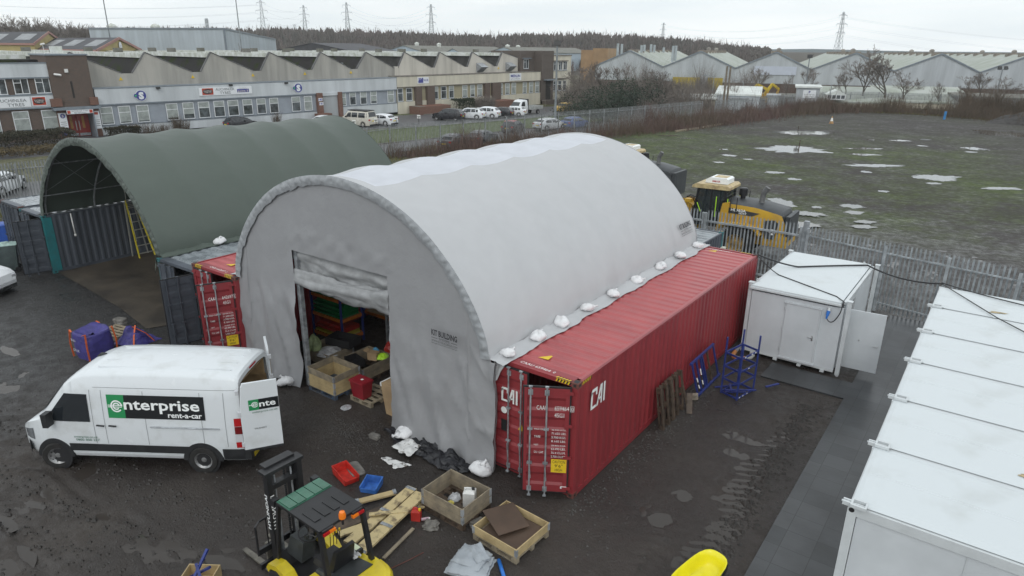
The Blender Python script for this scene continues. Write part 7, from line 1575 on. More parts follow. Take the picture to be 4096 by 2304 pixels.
t = T('reception_sign', 'sign reading RECEPTION over the red doors of the stair tower', 'sign', fc(.7,.9), 0); b = MB(); fbox(b, -.6,1.9,.88,.93,2.60,3.0,0); b.text('AUCHINLEA TYRES', fp(.65,.935,2.83), FG, (0,0,1), .12, 1.6, 1, 'C'); b.text('RECEPTION', fp(.65,.935,2.64), FG, (0,0,1), .13, 1.1, 1, 'C'); fbox(b, -.55,-.25,.93,.934,2.64,2.96,2); fbox(b, 1.55,1.85,.93,.934,2.64,2.96,2); b.build('sign_face', SM_, t)
for (a, c, lab) in ((-1.3,-.55,'tall white and navy banner sign left of the red doors'),(2.05,2.65,'tall white banner sign right of the red doors')):
    t = T('banner_sign', lab, 'sign', fc(a,.3), 0, 'banner signs by the reception'); b = MB(); fbox(b, a, c, .26, .30, .85 if a > 0 else .35, 2.72, 0)
    if a < 0: fbox(b, a, c, .30, .304, .35, .85, 5); b.poly([fp(a+.4+.24*math.cos(q), .306, 2.40+.24*math.sin(q)) for q in [2*math.pi*i/20 for i in range(20)]], 5); b.text('S', fp(a+.4,.309,2.27), FG, (0,0,1), .26, .2, 4, 'C', bold=.05); 
    else: fbox(b, a+.08, a+.45, .30, .304, 2.35, 2.62, 2)
    for k in range(4): fbox(b, a+.1, c-.1, .30, .303, 1.75-k*.2, 1.80-k*.2, 1)
    b.build('sign_face', SM_, t)
t = T('sign_board', 'white and navy sign reading NUB on the cream parapet', 'sign', fc(48.4,.2), 0); b = MB(); fbox(b, 47.3,49.5,.13,.20,4.05,4.98,0); fbox(b, 47.42,48.4,.20,.205,4.15,4.88,5)
for k in range(3): fbox(b, 47.42+.3*k, 47.50+.3*k, .205, .208, 4.5+.1*k, 4.88, 0)
b.text('N.U.B.', fp(48.48,.21,4.38), FG, (0,0,1), .34, .95, 5, bold=.02); b.build('sign_face', SM_, t)
t = T('sign_board', 'white sign with navy lettering reading MERLIN on the cream parapet', 'sign', fc(69.2,.2), 0); b = MB(); fbox(b, 67.75,70.7,.13,.20,3.85,5.05,0); b.text('MERLIN', fp(68.0,.21,4.42), FG, (0,0,1), .42, 2.4, 5, bold=.03); b.text('ELECTRICAL DISTRIBUTORS', fp(68.0,.21,4.05), FG, (0,0,1), .16, 2.4, 1); b.build('sign_face', SM_, t)
# ================================================================== farther buildings
def cell(name, c): return M(name, c, .75, .1, .4)
def zat(y, D): return CP[2]-(y-196.5)*D/FPX
YR = M('sand_yellow_wall', (.42,.34,.15), .8, .08, .5); DRF = M('dark_sheet_roof', (.055,.055,.062), .8, .2, .4); PINKT = M('salmon_trim', (.36,.19,.16), .6, .05, 1); SKL = M('dirty_roof_light', (.23,.24,.25), .5, .25, .8)
def gabled(name, label, EL, ER, back, ze, zr, wall, roof, trim=None, lights=0, z0=0., group=None):
    """gable end between EL and ER (xy), ridge running along back"""
    EL, ER, back = Vector((*EL.xy,0)), Vector((*ER.xy,0)), Vector((*back.xy,0)); t = T(name, label, 'building', EL, 0, group); mid = (EL+ER)/2; Z = Vector((0,0,1))
    b = MB(); b.add([EL+Z*z0, ER+Z*z0, ER+Z*ze, mid+Z*zr, EL+Z*ze, EL+back+Z*z0, ER+back+Z*z0, ER+back+Z*ze, mid+back+Z*zr, EL+back+Z*ze], [(0,1,2,3,4),(5,9,8,7,6),(0,4,9,5),(1,6,7,2)]); b.build('wall', wall, t)
    o = (ER-EL).normalized()*.3; f = -back.normalized()*.3
    for s_, E in ((-1, EL),(1, ER)):
        b = MB(); e_ = E+o*s_; dz = (zr-ze)/((mid-E).length)*.3; b.hexa([e_+f+Z*(ze-dz+.03), mid+f+Z*(zr+.03), mid+back-f+Z*(zr+.03), e_+back-f+Z*(ze-dz+.03)],[e_+f+Z*(ze-dz+.17), mid+f+Z*(zr+.17), mid+back-f+Z*(zr+.17), e_+back-f+Z*(ze-dz+.17)]); b.build('roof', roof, t)
        if trim: b = MB(); b.bar(e_+f*1.05+Z*(ze-dz+.05), mid+f*1.05+Z*(zr+.05), .08, .4); b.bar(e_+f+Z*(ze-dz), e_+back-f+Z*(ze-dz), .15, .35); b.build('trim', trim, t)
    for k in range(lights):
        a = (k+.25)/lights; c = (k+.78)/lights
        b = MB(); P_ = lambda u, v: (EL.lerp(mid, v))+back*u+Z*(ze+(zr-ze)*v+.19); b.add([P_(a,.25),P_(c,.25),P_(c,.8),P_(a,.8)], [(0,1,2,3)]); b.build('roof_light', SKL, t)
    return t
gabled('workshop', 'sand yellow gabled workshop with salmon trim at the far left', pd(139,195,118), pd(262,190,136), pd(-190,195,135)-pd(139,195,118), zat(195,118), zat(152,127), YR, DRF, PINKT, 3)
t = gabled('workshop', 'sand yellow gabled workshop with a round white emblem, left of the grey warehouse', pd(389,218,104), pd(565,217,122), pd(140,220,122)-pd(389,218,104), zat(218,104), zat(172,113), YR, DRF, PINKT, 3)
m_ = (pd(389,218,104)+pd(565,217,122))/2; g3 = (pd(565,217,122)-pd(389,218,104)); g3.z = 0; g3.normalize(); n3 = Vector((g3.y,-g3.x,0)); n3 = n3 if n3.dot(Vector(CP)-m_) > 0 else -n3
b = MB(); c3 = Vector((m_.x, m_.y, zat(199,113)))+n3*.12; b.prism([(.62*math.cos(a), .62*math.sin(a)) for a in [2*math.pi*i/20 for i in range(20)]], c3, g3, (0,0,1), n3*.05, 0); b.text('FORTH', c3+n3*.06-Vector((0,0,.1)), g3, (0,0,1), .14, .7, 1, 'C'); b.build('emblem', [SWH, SBL], t)
# big pale warehouse
WG = clad('warehouse_cladding', (.42,.47,.51), .35, .4)
P1, P2, P3 = pd(370,196,162), pd(905,196,150), pd(1106,196,192); t = T('warehouse', 'huge pale grey blue warehouse with dark roof edge behind the sawtooth hall', 'building', (P2.x,P2.y,0)); z1, z2, z3 = zat(135,162), zat(131,150), zat(169,192); P4 = P1+P3-P2; V3 = lambda p_, z: Vector((p_.x,p_.y,z))
b = MB(); b.add([V3(P1,0),V3(P2,0),V3(P2,z2),V3(P1,z1)], [(0,1,2,3)]); b.build('long_wall', WG, t); b = MB(); b.add([V3(P2,0),V3(P3,0),V3(P3,z3),V3(P2,z2)], [(0,1,2,3)]); b.build('gable_wall', WG, t)
b = MB(); b.add([V3(P1,z1),V3(P2,z2),V3(P3,z3),V3(P4,z3)], [(0,1,2,3)]); b.add([V3(P4,0),V3(P1,0),V3(P1,z1),V3(P4,z3)], [(0,1,2,3)]); b.build('roof', DRF, t)
b = MB(); b.bar(V3(P1,z1),V3(P2,z2),.3,.35); b.bar(V3(P2,z2),V3(P3,z3),.3,.35); b.bar(V3(P2,0),V3(P2,z2),.35,.35); b.build('edge_trim', TRG, t)
for x_ in (462, 635):
    q = pd(x_,196,175); b = MB(); b.lathe([(0,z1+1.6),(.9,z1+1.3),(1.2,z1+.9),(1.0,z1-.5)], 12, (q.x,q.y,0)); b.build('roof_fan', CAPW, t)
# gabled factory row on the right
G0, G1 = pd(2522,196,165), pd(3774,196,143.4); GD = Vector((G1.x-G0.x, G1.y-G0.y, 0)).normalized(); GB_ = Vector((-GD.y, GD.x, 0)); GB_ = GB_ if GB_.dot(FX) > 0 else -GB_
def gp_(x, y, off=0.):
    d = ray(x, y); o = Vector((G0.x,G0.y,0))+GB_*off; t_ = (o-Vector(CP)).dot(GB_)/d.dot(GB_); return Vector(CP)+d*t_
def gs(x): q = gp_(x, 196); return (q-Vector((G0.x,G0.y,0))).dot(GD)
FCL = clad('factory_cladding', (.45,.48,.50), .5, .3); FRF = M('factory_roof', (.42,.44,.41), .75, .2, .25, c2=(.30,.33,.27)); BRF = brick('factory_brick', (.11,.065,.05), (.085,.055,.045), (.09,.08,.07))
pk = [2522,2806,3109,3430,3774,4135]; vl = [2385,2659,2950,3257,3593,3941,4330]
BAY = []
for i in range(6):
    labs = ['first','second','third','fourth','fifth','sixth']; t = T('factory_bay', labs[i]+' grey gabled factory bay counted from the left, beyond the field', 'building', gp_(pk[i],196)*1, 0, 'grey gabled factory bays'); t.location.z = 0
    s0, s1, sp = gs(vl[i]), gs(vl[i+1]), gs(pk[i]); O = Vector((G0.x,G0.y,0)); Z = Vector((0,0,1)); zr = 9.5; zv = 5.85; dep = GB_*95
    F_ = lambda s_, z, d=0.: O+GD*s_+GB_*d+Z*z
    b = MB(); b.add([F_(s0,2.6),F_(s1,2.6),F_(s1,zv),F_(sp,zr),F_(s0,zv)], [(0,1,2,3,4)]); b.build('gable_wall', FCL, t)
    b = MB(); b.hexa([F_(s0,0,.0),F_(s1,0,.0),F_(s1,0,.5),F_(s0,0,.5)],[F_(s0,2.55,.0),F_(s1,2.55,.0),F_(s1,2.55,.5),F_(s0,2.55,.5)]); b.build('brick_base', BRF, t)
    for (a, za, c, zc) in ((s0,zv,sp,zr),(sp,zr,s1,zv)):
        b = MB(); b.add([F_(a,za),F_(c,zc),F_(c,zc)+dep,F_(a,za)+dep], [(0,1,2,3)]); b.build('roof', FRF, t)
    b = MB(); b.bar(F_(s0,zv,-.1),F_(sp,zr,-.1),.25,.3); b.bar(F_(sp,zr,-.1),F_(s1,zv,-.1),.25,.3); b.build('verge_trim', TRG, t)
    for k in range(9):
        b = MB(); d = 4+k*9; b.bar(F_(sp-1.2,zr-.1,d),F_(sp+1.2,zr-.1,d+.2),1.1,.75); b.build('ridge_vent', M('vent_brown',(.22,.19,.16),.8,.2,1), t)
    if i:
        for k, d in enumerate((14, 40)): b = MB(); b.tube([F_(sp+.5,zr,d),F_(sp+.5,zr+.75,d),F_(sp+.5,zr+1.0,d)], [.5,.55,.2], 10); b.build('roof_cowl', M('cowl_grey',(.30,.28,.25),.8,.2,1), t)
    BAY.append(t)
for (x, y0_, y1_, par) in ((2471,171,230,0),(2487,173,215,0),(2566,177,205,0),(2577,175,200,0),(2604,173,203,0),(2617,175,203,0),(2693,178,240,1),(2704,177,235,1),(2655,184,203,0)):
    D = 172; q = pd(x, 196, D); b = MB(); b.tube([(q.x,q.y,zat(y1_,D)),(q.x,q.y,zat(y0_,D))], .32, 10); tag(b.build('flue', M('galvanised_flue',(.36,.40,.42),.5,.1,1)), 'galvanised exhaust flue rising over the grey factory roof', 'flue', 'flues on the factory roof')
b = MB(); 
for (xa, xb, m) in ((2690,2800,0),(2800,2830,1),(2830,2890,0)):
    A_, C_ = gp_(xa, 330, -.25), gp_(xb, 330, -.25); b.hexa([Vector((A_.x,A_.y,0)),Vector((C_.x,C_.y,0)),Vector((C_.x,C_.y,0))+GB_*.2,Vector((A_.x,A_.y,0))+GB_*.2],[Vector((A_.x,A_.y,3.6)),Vector((C_.x,C_.y,3.6)),Vector((C_.x,C_.y,3.6))+GB_*.2,Vector((A_.x,A_.y,3.6))+GB_*.2], m)
b.build('loading_door', [M('yellow_door',(.42,.32,.03),.6,.15,1), FCL], BAY[1])
b = MB(); A_, C_ = gp_(3017, 268, -.2), gp_(3188, 268, -.2); za, zb = zat(285,154), zat(252,154); b.hexa([Vector((A_.x,A_.y,za)),Vector((C_.x,C_.y,za)),Vector((C_.x,C_.y,za))+GB_*.15,Vector((A_.x,A_.y,za))+GB_*.15],[Vector((A_.x,A_.y,zb)),Vector((C_.x,C_.y,zb)),Vector((C_.x,C_.y,zb))+GB_*.15,Vector((A_.x,A_.y,zb))+GB_*.15]); b.build('blank_sign_band', M('pale_blue_band',(.52,.56,.64),.6,.03,1), BAY[2])
# low huts and sheds beyond the field fence
def hut(name, label, x0, x1, ye, D, dep, wall, roof, rise=.6, over=.25, group='low huts beyond the field', z0=0.):
    A_, C_ = pd(x0,196,D), pd(x1,196,D); A_.z = C_.z = 0; d = GD; L_ = (C_-A_).length; C_ = A_+d*L_; Bk = GB_*dep; ze = zat(ye, D); Z = Vector((0,0,1)); t = T(name, label, 'building', A_, 0, group)
    b = MB(); b.hexa([A_+Z*z0,C_+Z*z0,C_+Bk+Z*z0,A_+Bk+Z*z0],[A_+Z*ze,C_+Z*ze,C_+Bk+Z*(ze+rise),A_+Bk+Z*(ze+rise)]); b.build('wall', wall, t)
    o = d*over; f = GB_*over; b = MB(); b.hexa([A_-o-f+Z*(ze+.01),C_+o-f+Z*(ze+.01),C_+o+Bk+f+Z*(ze+rise+.01),A_-o+Bk+f+Z*(ze+rise+.01)],[A_-o-f+Z*(ze+.3),C_+o-f+Z*(ze+.3),C_+o+Bk+f+Z*(ze+rise+.3),A_-o+Bk+f+Z*(ze+rise+.3)]); b.build('roof', roof, t)
    return t, A_, d, L_, ze
WWL = M('white_hut_wall', (.60,.64,.68), .7, .06, .8); WRF = M('white_hut_roof', (.66,.69,.66), .6, .1, .5); CRW = M('cream_hut_wall', (.52,.48,.38), .8, .08, 1)
hut('hut', 'long white hut with a pale roof behind the wooden poles', 2885,3053, 366,116,8,WWL,WRF,1.0); hut('hut', 'small cream hut with a white roof left of the wooden poles', 2826,2882, 384,116,4,CRW,WRF,.5); hut('hut', 'low pale shed in front of the long white hut', 2942,3008, 382,114,3,WWL,GALV,.1); hut('hut', 'small white hut between the dark roofs', 3096,3140, 370,118,3,WWL,GALV,.1)
hut('hut', 'low dark flat roofed building left of the sign tower', 3050,3205, 372,128,9,M('drab_wall',(.20,.20,.20),.8,.2,1),SHR,.1); hut('hut', 'pale blue shed behind the bare bushes, left', 2728,2806, 380,118,5,WWL,WRF,.3)
hut('hut', 'low building with a wide pale roof right of the sign tower', 3300,3560, 390,124,14,CRW,FRF,2.1); hut('hut', 'low grey hall roof behind the big bare tree', 3560,3900, 386,122,16,CRW,FRF,2.0); hut('hut', 'long brick wall building at the far right behind the bushes', 3880,4200, 368,118,8,BRF,SHR,.3)
t, A_, d_, L_, ze = hut('sign_tower', 'tall grey clad block carrying a white sign board, beyond the field', 3212,3298, 334,116,4,FCL,WRF,.15,.3,None)
b = MB(); q = A_+d_*(L_*.28)-GB_*.12; za, zb = zat(372,116), zat(342,116); b.prism([(0,0),(L_*.56,0),(L_*.56,zb-za),(0,zb-za)], q+Vector((0,0,za)), d_, (0,0,1), -GB_*.06, 0); o_ = q-GB_*.07+Vector((0,0,za)); b.text('P', o_+d_*(L_*.28)+Vector((0,0,(zb-za)*.62)), d_, (0,0,1), .34, .3, 1, 'C', bold=.06); b.text('PLANT-AMP LTD', o_+d_*(L_*.28)+Vector((0,0,(zb-za)*.36)), d_, (0,0,1), .18, L_*.46, 2, 'C'); b.text('ENGINEERING SERVICES', o_+d_*(L_*.28)+Vector((0,0,(zb-za)*.15)), d_, (0,0,1), .09, L_*.42, 2, 'C'); b.build('sign_face', SM_[:1]+[SBL, SGY], t)
# glazed pavilion on the pale roof
A_ = pd(3338,196,120); A_.z = 0; t = T('glazed_pavilion', 'small white glazed pavilion with a pitched roof on the low building', 'pavilion', A_); zb, ze, zr = zat(379,120), zat(360,120), zat(341,120); Z = Vector((0,0,1)); w_ = GD*3.1; dp = GB_*5
b = MB(); b.hexa([A_+Z*zb,A_+w_+Z*zb,A_+w_+dp+Z*zb,A_+dp+Z*zb],[A_+Z*ze,A_+w_+Z*ze,A_+w_+dp+Z*ze,A_+dp+Z*ze]); b.build('wall', WFR, t); b = MB(); m_ = A_+w_/2; b.add([A_-GD*.2+Z*ze,A_+w_+GD*.2+Z*ze,m_+Z*zr,A_-GD*.2+dp+Z*ze,A_+w_+GD*.2+dp+Z*ze,m_+dp+Z*zr], [(0,1,2),(0,2,5,3),(1,4,5,2)]); b.build('roof', WRF, t)
for k in range(4): b = MB(); o_ = A_+GD*(.15+k*.74)-GB_*.03; b.prism([(0,0),(.58,0),(.58,.6),(0,.6)], o_+Z*(zb+.2), GD, (0,0,1), GB_*.02); b.build('window', GLS, t)
# brown brick block peeping over the trees, dark hipped roof and pale factory roofs in the distance
TAN = M('tan_brick', (.34,.22,.12), .8, .1, .5)
t = T('tan_block', 'tan brick block rising over the bare trees, centre of the skyline', 'building', pd(2400,196,190)); t.location.z = 0; A_ = pd(2325,196,190); C_ = pd(2372,196,190); E_ = pd(2432,196,186); 
for (p_, q_, y) in ((A_,C_,197),(C_,E_,190)):
    b = MB(); b.hexa([V3(p_,0),V3(q_,0),V3(q_,0)+GB_*14,V3(p_,0)+GB_*14],[V3(p_,zat(y,188)),V3(q_,zat(y,188)),V3(q_,zat(y,188))+GB_*14,V3(p_,zat(y,188))+GB_*14]); b.build('wall', TAN, t)
gabled('hipped_hall', 'low hall with a dark slate roof behind the sawtooth ridges', pd(1100,212,240), pd(1420,210,215), GB_*30, zat(212,240), zat(182,228), DRF, DRF)
PGR = M('pale_gable', (.42,.50,.56), .6, .05, .5)
for i, (xa, xb, ye, yr) in enumerate([(1530,1700,212,188),(1785,1840,212,198),(1950,2080,212,190)]):
    gabled('distant_factory', ['distant pale blue gable behind the sawtooth roof, left one','small distant pale blue gable behind the sawtooth roof, middle one','distant pale blue gable beside the brick end block'][i], pd(xa,ye,250), pd(xb,ye,240), GD*8+GB_*70, zat(ye,245), zat(yr,245), PGR, SHR, None, 0, 0, 'distant pale factories')
for i, (x, y) in enumerate([(1668,173),(1756,175),(2030,178),(2072,180)]):
    q = pd(x,196,262); b = MB(); b.lathe([(0,zat(y,262)),(.8,zat(y+4,262)),(1.0,zat(y+6,262)),(.8,zat(y+7,262)),(.8,zat(y+20,262))], 10, (q.x,q.y,0)); tag(b.build('roof_ventilator', CAPW), 'round topped roof ventilator on the distant factory', 'ventilator', 'distant roof ventilators')
# ================================================================== vegetation
BARK = M('winter_bark', (.13,.115,.095), .9, .25, 4, c2=(.075,.068,.058)); TWIG = M('bare_twigs', (.19,.165,.145), .9, .2, 1); TWR = M('reddish_twigs', (.150,.092,.085), .9, .25, .12, c2=(.115,.088,.062)); TWB = M('brown_bramble', (.125,.090,.062), .9, .25, .25, c2=(.085,.066,.045))
EVG = M('evergreen_leaf', (.040,.058,.036), .85, .3, .6, c2=(.024,.036,.026)); HDG = M('hedge_leaf', (.055,.048,.028), .85, .3, 1, c2=(.03,.032,.018)); HDGG = M('green_hedge_leaf', (.035,.05,.022), .85, .3, 1, c2=(.02,.03,.014)); CON = M('far_conifer', (.062,.060,.050), .95, .25, .02, c2=(.090,.072,.062))
def tree_meshes(sd, H, spread=.55, lv=5, mb=None):
    rnd = random.Random(sd); tr, tw = MB(), MB(); up = Vector((0,0,1))
    def grow(p, d, L_, r, k):
        n = 4 if k > 2 else 3; pts = [p]; q = p.copy(); dd = d.copy()
        for i in range(n):
            dd = (dd+Vector((rnd.uniform(-.16,.16),rnd.uniform(-.16,.16),rnd.uniform(.0,.12)))).normalized(); q = q+dd*L_/n; pts.append(q.copy())
        rr = [max(.021, r*(1-.6*i/n)) for i in range(n+1)]
        (tr if k >= 3 else tw).tube(pts, rr, 5 if k > 2 else 3, caps=False)
        if k == 0: return
        m = {5:9,4:7,3:6,2:5,1:4}.get(k,4)
        for i in range(m):
            f = rnd.uniform(.28,.98) if i < m-1 else 1.; j = min(n-1, int(f*n)); o = pts[j].lerp(pts[j+1], f*n-j)
            a = rnd.uniform(0,6.283); s_ = dd.cross(Vector((math.cos(a),math.sin(a),.3))).normalized(); ang = rnd.uniform(.45,.95)*spread*1.5*(1 if f < 1 else .25)
            nd = (dd*math.cos(ang)+s_*math.sin(ang)+up*.12).normalized(); grow(o, nd, L_*rnd.uniform(.42,.66)*(1.15-.35*f), max(.021,r*(.62-.25*f)), k-1)
    grow(Vector((0,0,0)), Vector((0,0,1)), H*.72, H*.017, lv-1); return tr, tw
PROTO = {}
def bare_tree(label, x, y, H, kind=0, rz=0., group=None, z=0., name='bare_tree', sx=1.):
    key = kind
    if key not in PROTO:
        tr, tw = tree_meshes(100+kind*7, 10., [.50,.58,.46,.66][kind%4], 5); t = T(name, label, 'tree', (x,y,z), rz, group)
        tr.build('trunk', BARK, t, loc=True); tw.build('crown', TWIG, t, loc=True)
        mx = max(q[2] for q in tw.v); PROTO[key] = (t, mx, kidtree(t)); t.scale = (H/mx*sx,)*2+(H/mx,); return t
    t0, mx, tree_ = PROTO[key]; t = t0.copy(); COL.objects.link(t); t.location = (x,y,z); t.rotation_euler = (0,0,rz); t.name = name
    for k_ in ('group',):
        if k_ in t: del t[k_]
    t['label'] = label; 
    if group: t['group'] = group
    t.scale = (H/mx*sx,)*2+(H/mx,)
    for c, sub in tree_:
        c2 = c.copy(); COL.objects.link(c2); c2.parent = t
    return t
def tp(label, x, ytop, D, kind, rz=0., sx=1., group=None, z=0.):
    q = pd(x, 196, D); return bare_tree(label, q.x, q.y, zat(ytop, D)-z, kind, rz, group, z, sx=sx)
tp('tall bare birch standing highest before the right factory bays', 3490, 163, 126, 3, .3, 1.35)
tp('bare tree just right of the tall birch', 3578, 190, 124, 1, 1.2, 1.9); tp('low spreading bare tree right of the birch pair', 3650, 255, 122, 3, 2.2, 1.7); tp('bare tree left of the tall birch', 3415, 268, 127, 2, .8, 1.7)
tp('bare tree in front of the blank pale sign band', 3048, 250, 132, 1, 2.9, 1.6); tp('bare tree left of the sign tower', 3235, 252, 130, 2, 4.0, 1.6); tp('small bare tree beside the sign tower', 3170, 275, 130, 3, 5.0, .9)
tp('rounded bare tree below the fifth factory bay', 3960, 262, 119, 2, 1.0, 2.2); tp('bare tree at the right edge of the photo', 4060, 275, 113, 3, .5, 2.0); tp('small bare tree before the fifth factory bay', 3800, 300, 119, 1, 2.0, 1.0)
for i, (x, yt, D, k, sx) in enumerate([(2330,250,112,1,1.2),(2420,235,108,2,1.1),(2500,240,116,0,1.0),(2610,255,112,1,1.1),(2650,262,108,3,1.0),(2735,300,106,2,.8),(2300,290,104,3,1.2),(2560,300,100,2,1.3),(2660,320,98,3,1.3)]):
    tp('bare tree in the thicket between the cream end block and the factory', x, yt, D, k, i*1.1, sx*1.5, 'bare trees of the thicket')
for i in range(15):
    x = -30+i*29+random.uniform(-8,8); D = 215; yt = [92,84,88,82,86,90,96,90,93,100,98,112,104,118,120][i]
    tp('bare woodland tree on the skyline above the yellow workshops', x, yt, D, i%3, i*.9, 1.15, 'skyline trees at the left')
tp('small bare tree before the big pale warehouse', 950, 183, 100, 3, 1.0, .8, z=0)
# thicket of evergreen and twigs (nobody could count the stems)
def leafmass(b, c, rx, ry, rz_, n, s_, rnd, m=0):
    lumps = [(Vector((rnd.uniform(-.75,.75),rnd.uniform(-.75,.75),rnd.uniform(-.2,.8))), rnd.uniform(.25,.5)) for _ in range(14)]
    for _ in range(n):
        l, lr = rnd.choice(lumps); d = Vector((rnd.gauss(0,1),rnd.gauss(0,1),rnd.gauss(0,1))).normalized()*lr*rnd.uniform(.7,1.05); q = l+d
        p_ = Vector((c[0]+q.x*rx, c[1]+q.y*ry, max(.05, c[2]+q.z*rz_))); a = Vector((rnd.uniform(-1,1),rnd.uniform(-1,1),rnd.uniform(-1,1)))*s_; e_ = Vector((rnd.uniform(-1,1),rnd.uniform(-1,1),rnd.uniform(-1,1)))*s_
        b.add([p_, p_+a, p_+e_], [(0,1,2)], m)
def leafy(name, label, cat, c, r, n, s_, mat, group=None, sd=1, kind=None):
    b = MB(); leafmass(b, (0,0,r[2]*.45), *r, n, s_, random.Random(sd)); t = T(name, label, cat, (c[0],c[1],c[2] if len(c) > 2 else 0), 0, group); b.build('foliage', mat, t, loc=True); st = MB()
    for k in range(4): a = k*1.6; st.tube([(0,0,0),(r[0]*.3*math.cos(a),r[1]*.3*math.sin(a),r[2]*.5)], [.08,.03], 5)
    st.build('stem', BARK, t, loc=True); return t
for i, (x, y, D, rx, rz_) in enumerate([(2440,400,92,4.0,3.0),(2540,395,96,4.5,3.9),(2350,405,90,3.5,2.4),(2480,410,100,4.5,3.4)]):
    q = pd(x, 196, D); leafy('evergreen_shrub', 'dark evergreen shrub in the thicket right of the cream end block', 'shrub', (q.x,q.y,0), (rx,4,rz_), 3000, .20, EVG, 'evergreen shrubs of the thicket', i+3)
q = fc(-3.6, 5.5); b = MB(); rnd = random.Random(5)
def hedge(name, label, s0, s1, n0, n1, h, mat, N_, sd, sz=.12):
    rnd = random.Random(sd); b = MB()
    for _ in range(N_):
        s_ = rnd.uniform(s0,s1); n_ = rnd.uniform(n0,n1); z = h*(rnd.random()**.5); 
        if rnd.random() < .55: z = h*(1+.10*fbm(s_*.9,n_*.9,1))*rnd.uniform(.93,1.02)
        elif rnd.random() < .6: n_ = n1-.1*rnd.random()
        p_ = fc(s_, n_, z+.1*fbm(s_,n_,2)); b.add([p_, p_+Vector((rnd.uniform(-1,1),rnd.uniform(-1,1),rnd.uniform(-1,1)))*sz, p_+Vector((rnd.uniform(-1,1),rnd.uniform(-1,1),rnd.uniform(-1,1)))*sz], [(0,1,2)])
    c = fc((s0+s1)/2,(n0+n1)/2); t = T(name, label, 'hedge', c); b.build('foliage', mat, t); st = MB()
    for k in range(5): u = fc(s0+(s1-s0)*(k+.5)/5,(n0+n1)/2); st.tube([u, u+Vector((.1,.1,h*.8))], .05, 5)
    st.build('stem', BARK, t)
hedge('hedge', 'brown winter hedge in front of the brick office block at the left edge', -16,-1.2,2.2,5.4,1.3,HDG,12000,3,.16); hedge('hedge', 'low brown hedge right of the red reception doors', 2.6,6.0,.8,2.2,.95,HDG,3500,4,.14)
hedge('hedge', 'brown grassy bank of shrubs between hedge and car park', -20,1.5,8.2,11.5,.5,M('brown_grass',(.13,.10,.05),.9,.3,2,c2=(.08,.06,.03)),9000,6,.16)
hedge('hedge', 'clipped round green hedge by the cream office range', 52.6,56.2,1.6,3.6,1.9,HDGG,5000,7,.14)
# twiggy shrubs by the facade
def stems(b, x, y, z0, n, h, r, rnd, w_=.02, lean=.5):
    for _ in range(n):
        a = rnd.uniform(0,6.283); d = rnd.random()**.5*r; p_ = Vector((x+d*math.cos(a), y+d*math.sin(a), z0)); hh = h*rnd.uniform(.55,1.05); l = Vector((rnd.uniform(-1,1),rnd.uniform(-1,1),0))*lean*hh*.5
        q = p_+l*.4+Vector((0,0,hh*.55)); e_ = p_+l+Vector((0,0,hh)); s_ = Vector((rnd.uniform(-1,1),rnd.uniform(-1,1),0)).normalized()*w_
        b.add([p_-s_,p_+s_,q+s_*.8,q-s_*.8,e_], [(0,1,2,3),(3,2,4)])
        for k in range(2):
            o = p_.lerp(q, rnd.uniform(.4,1)) if k else q.lerp(e_, .3); f = o+Vector((rnd.uniform(-1,1),rnd.uniform(-1,1),rnd.uniform(.2,1))).normalized()*hh*.35; b.add([o-s_*.5,o+s_*.5,f], [(0,1,2)])
def shrub(label, c, n, h, r, mat, sd, group=None, w_=.015):
    rnd = random.Random(sd); b = MB(); stems(b, 0,0,0,n,h,r,rnd,w_,.9); t = T('bare_shrub', label, 'shrub', c, 0, group); b.build('twigs', mat, t, loc=True); st = MB()
    for k in range(5): st.tube([(0,0,0),(.3*math.cos(k*1.3),.3*math.sin(k*1.3),h*.4)], [.03,.015], 5)
    st.build('stem', BARK, t, loc=True)
for i, (s_, n_, h, r) in enumerate([(5.5,1.4,1.6,.6),(7.0,1.6,1.5,.8),(8.6,1.5,1.2,.7),(10.2,1.4,2.2,.5),(11.0,1.6,1.8,.6),(22.5,2.0,1.9,.5)]): shrub('leafless shrub growing before the grey clad wall', fc(s_,n_), 110, h, r, TWB, i+20, 'leafless shrubs by the grey wall')
shrub('large twiggy bush beside the clipped green hedge', fc(58.5,3.2), 900, 2.6, 1.9, TWIG, 31, None, .02); 
# bramble belts along the fences: stuff
def belt(name, pts, wd, dens, h0, h1, mat, sd, w_=.02, hf=None):
    rnd = random.Random(sd); b = MB()
    for (a, c) in zip(pts, pts[1:]):
        a_ = Vector((*a,0)); c_ = Vector((*c,0)); L_ = (c_-a_).length; d = (c_-a_)/L_; n_ = Vector((-d.y,d.x,0))
        for _ in range(int(L_*dens)):
            p_ = a_+d*rnd.uniform(0,L_)+n_*rnd.gauss(0,wd*.5); k = .35+1.5*abs(fbm(p_.x*.12+sd, p_.y*.12, 1, 3))+.5*fbm(p_.x*.5,p_.y*.5,2); h = (h0+(h1-h0)*rnd.random())*max(.25,k)
            stems(b, p_.x, p_.y, 0, 1, h, .1, rnd, w_, .7)
    return tag(b.build(name, mat), {'brambles':'bare reddish brown brambles along the fence','grass_tufts':'dry grass and weeds at the fence foot'}.get(name,name), name.replace('_',' '), None, 'stuff')
belt('brambles', [(-38.9,33),(-36.6,46),(-33.0,60),(-30.2,70),(-27.5,84),(-25.0,102)], 2.4, 95, 1.0, 2.6, TWR, 1, .02)
belt('brambles', [(-32.5,72),(-29.6,86),(-27,101),(-24.0,112),(-17.5,124.5)], 4.5, 200, 1.2, 3.0, TWR, 2, .025)
belt('brambles', [(-25,110),(-17.5,123),(-6,124.5),(5,119),(14,112),(26,106)], 4.5, 170, 1.0, 3.0, TWB, 3, .025)
belt('brambles', [(-40.5,28),(-39.2,36),(-37.3,47),(-34.5,58)], 1.3, 55, .8, 2.4, TWB, 4, .012)
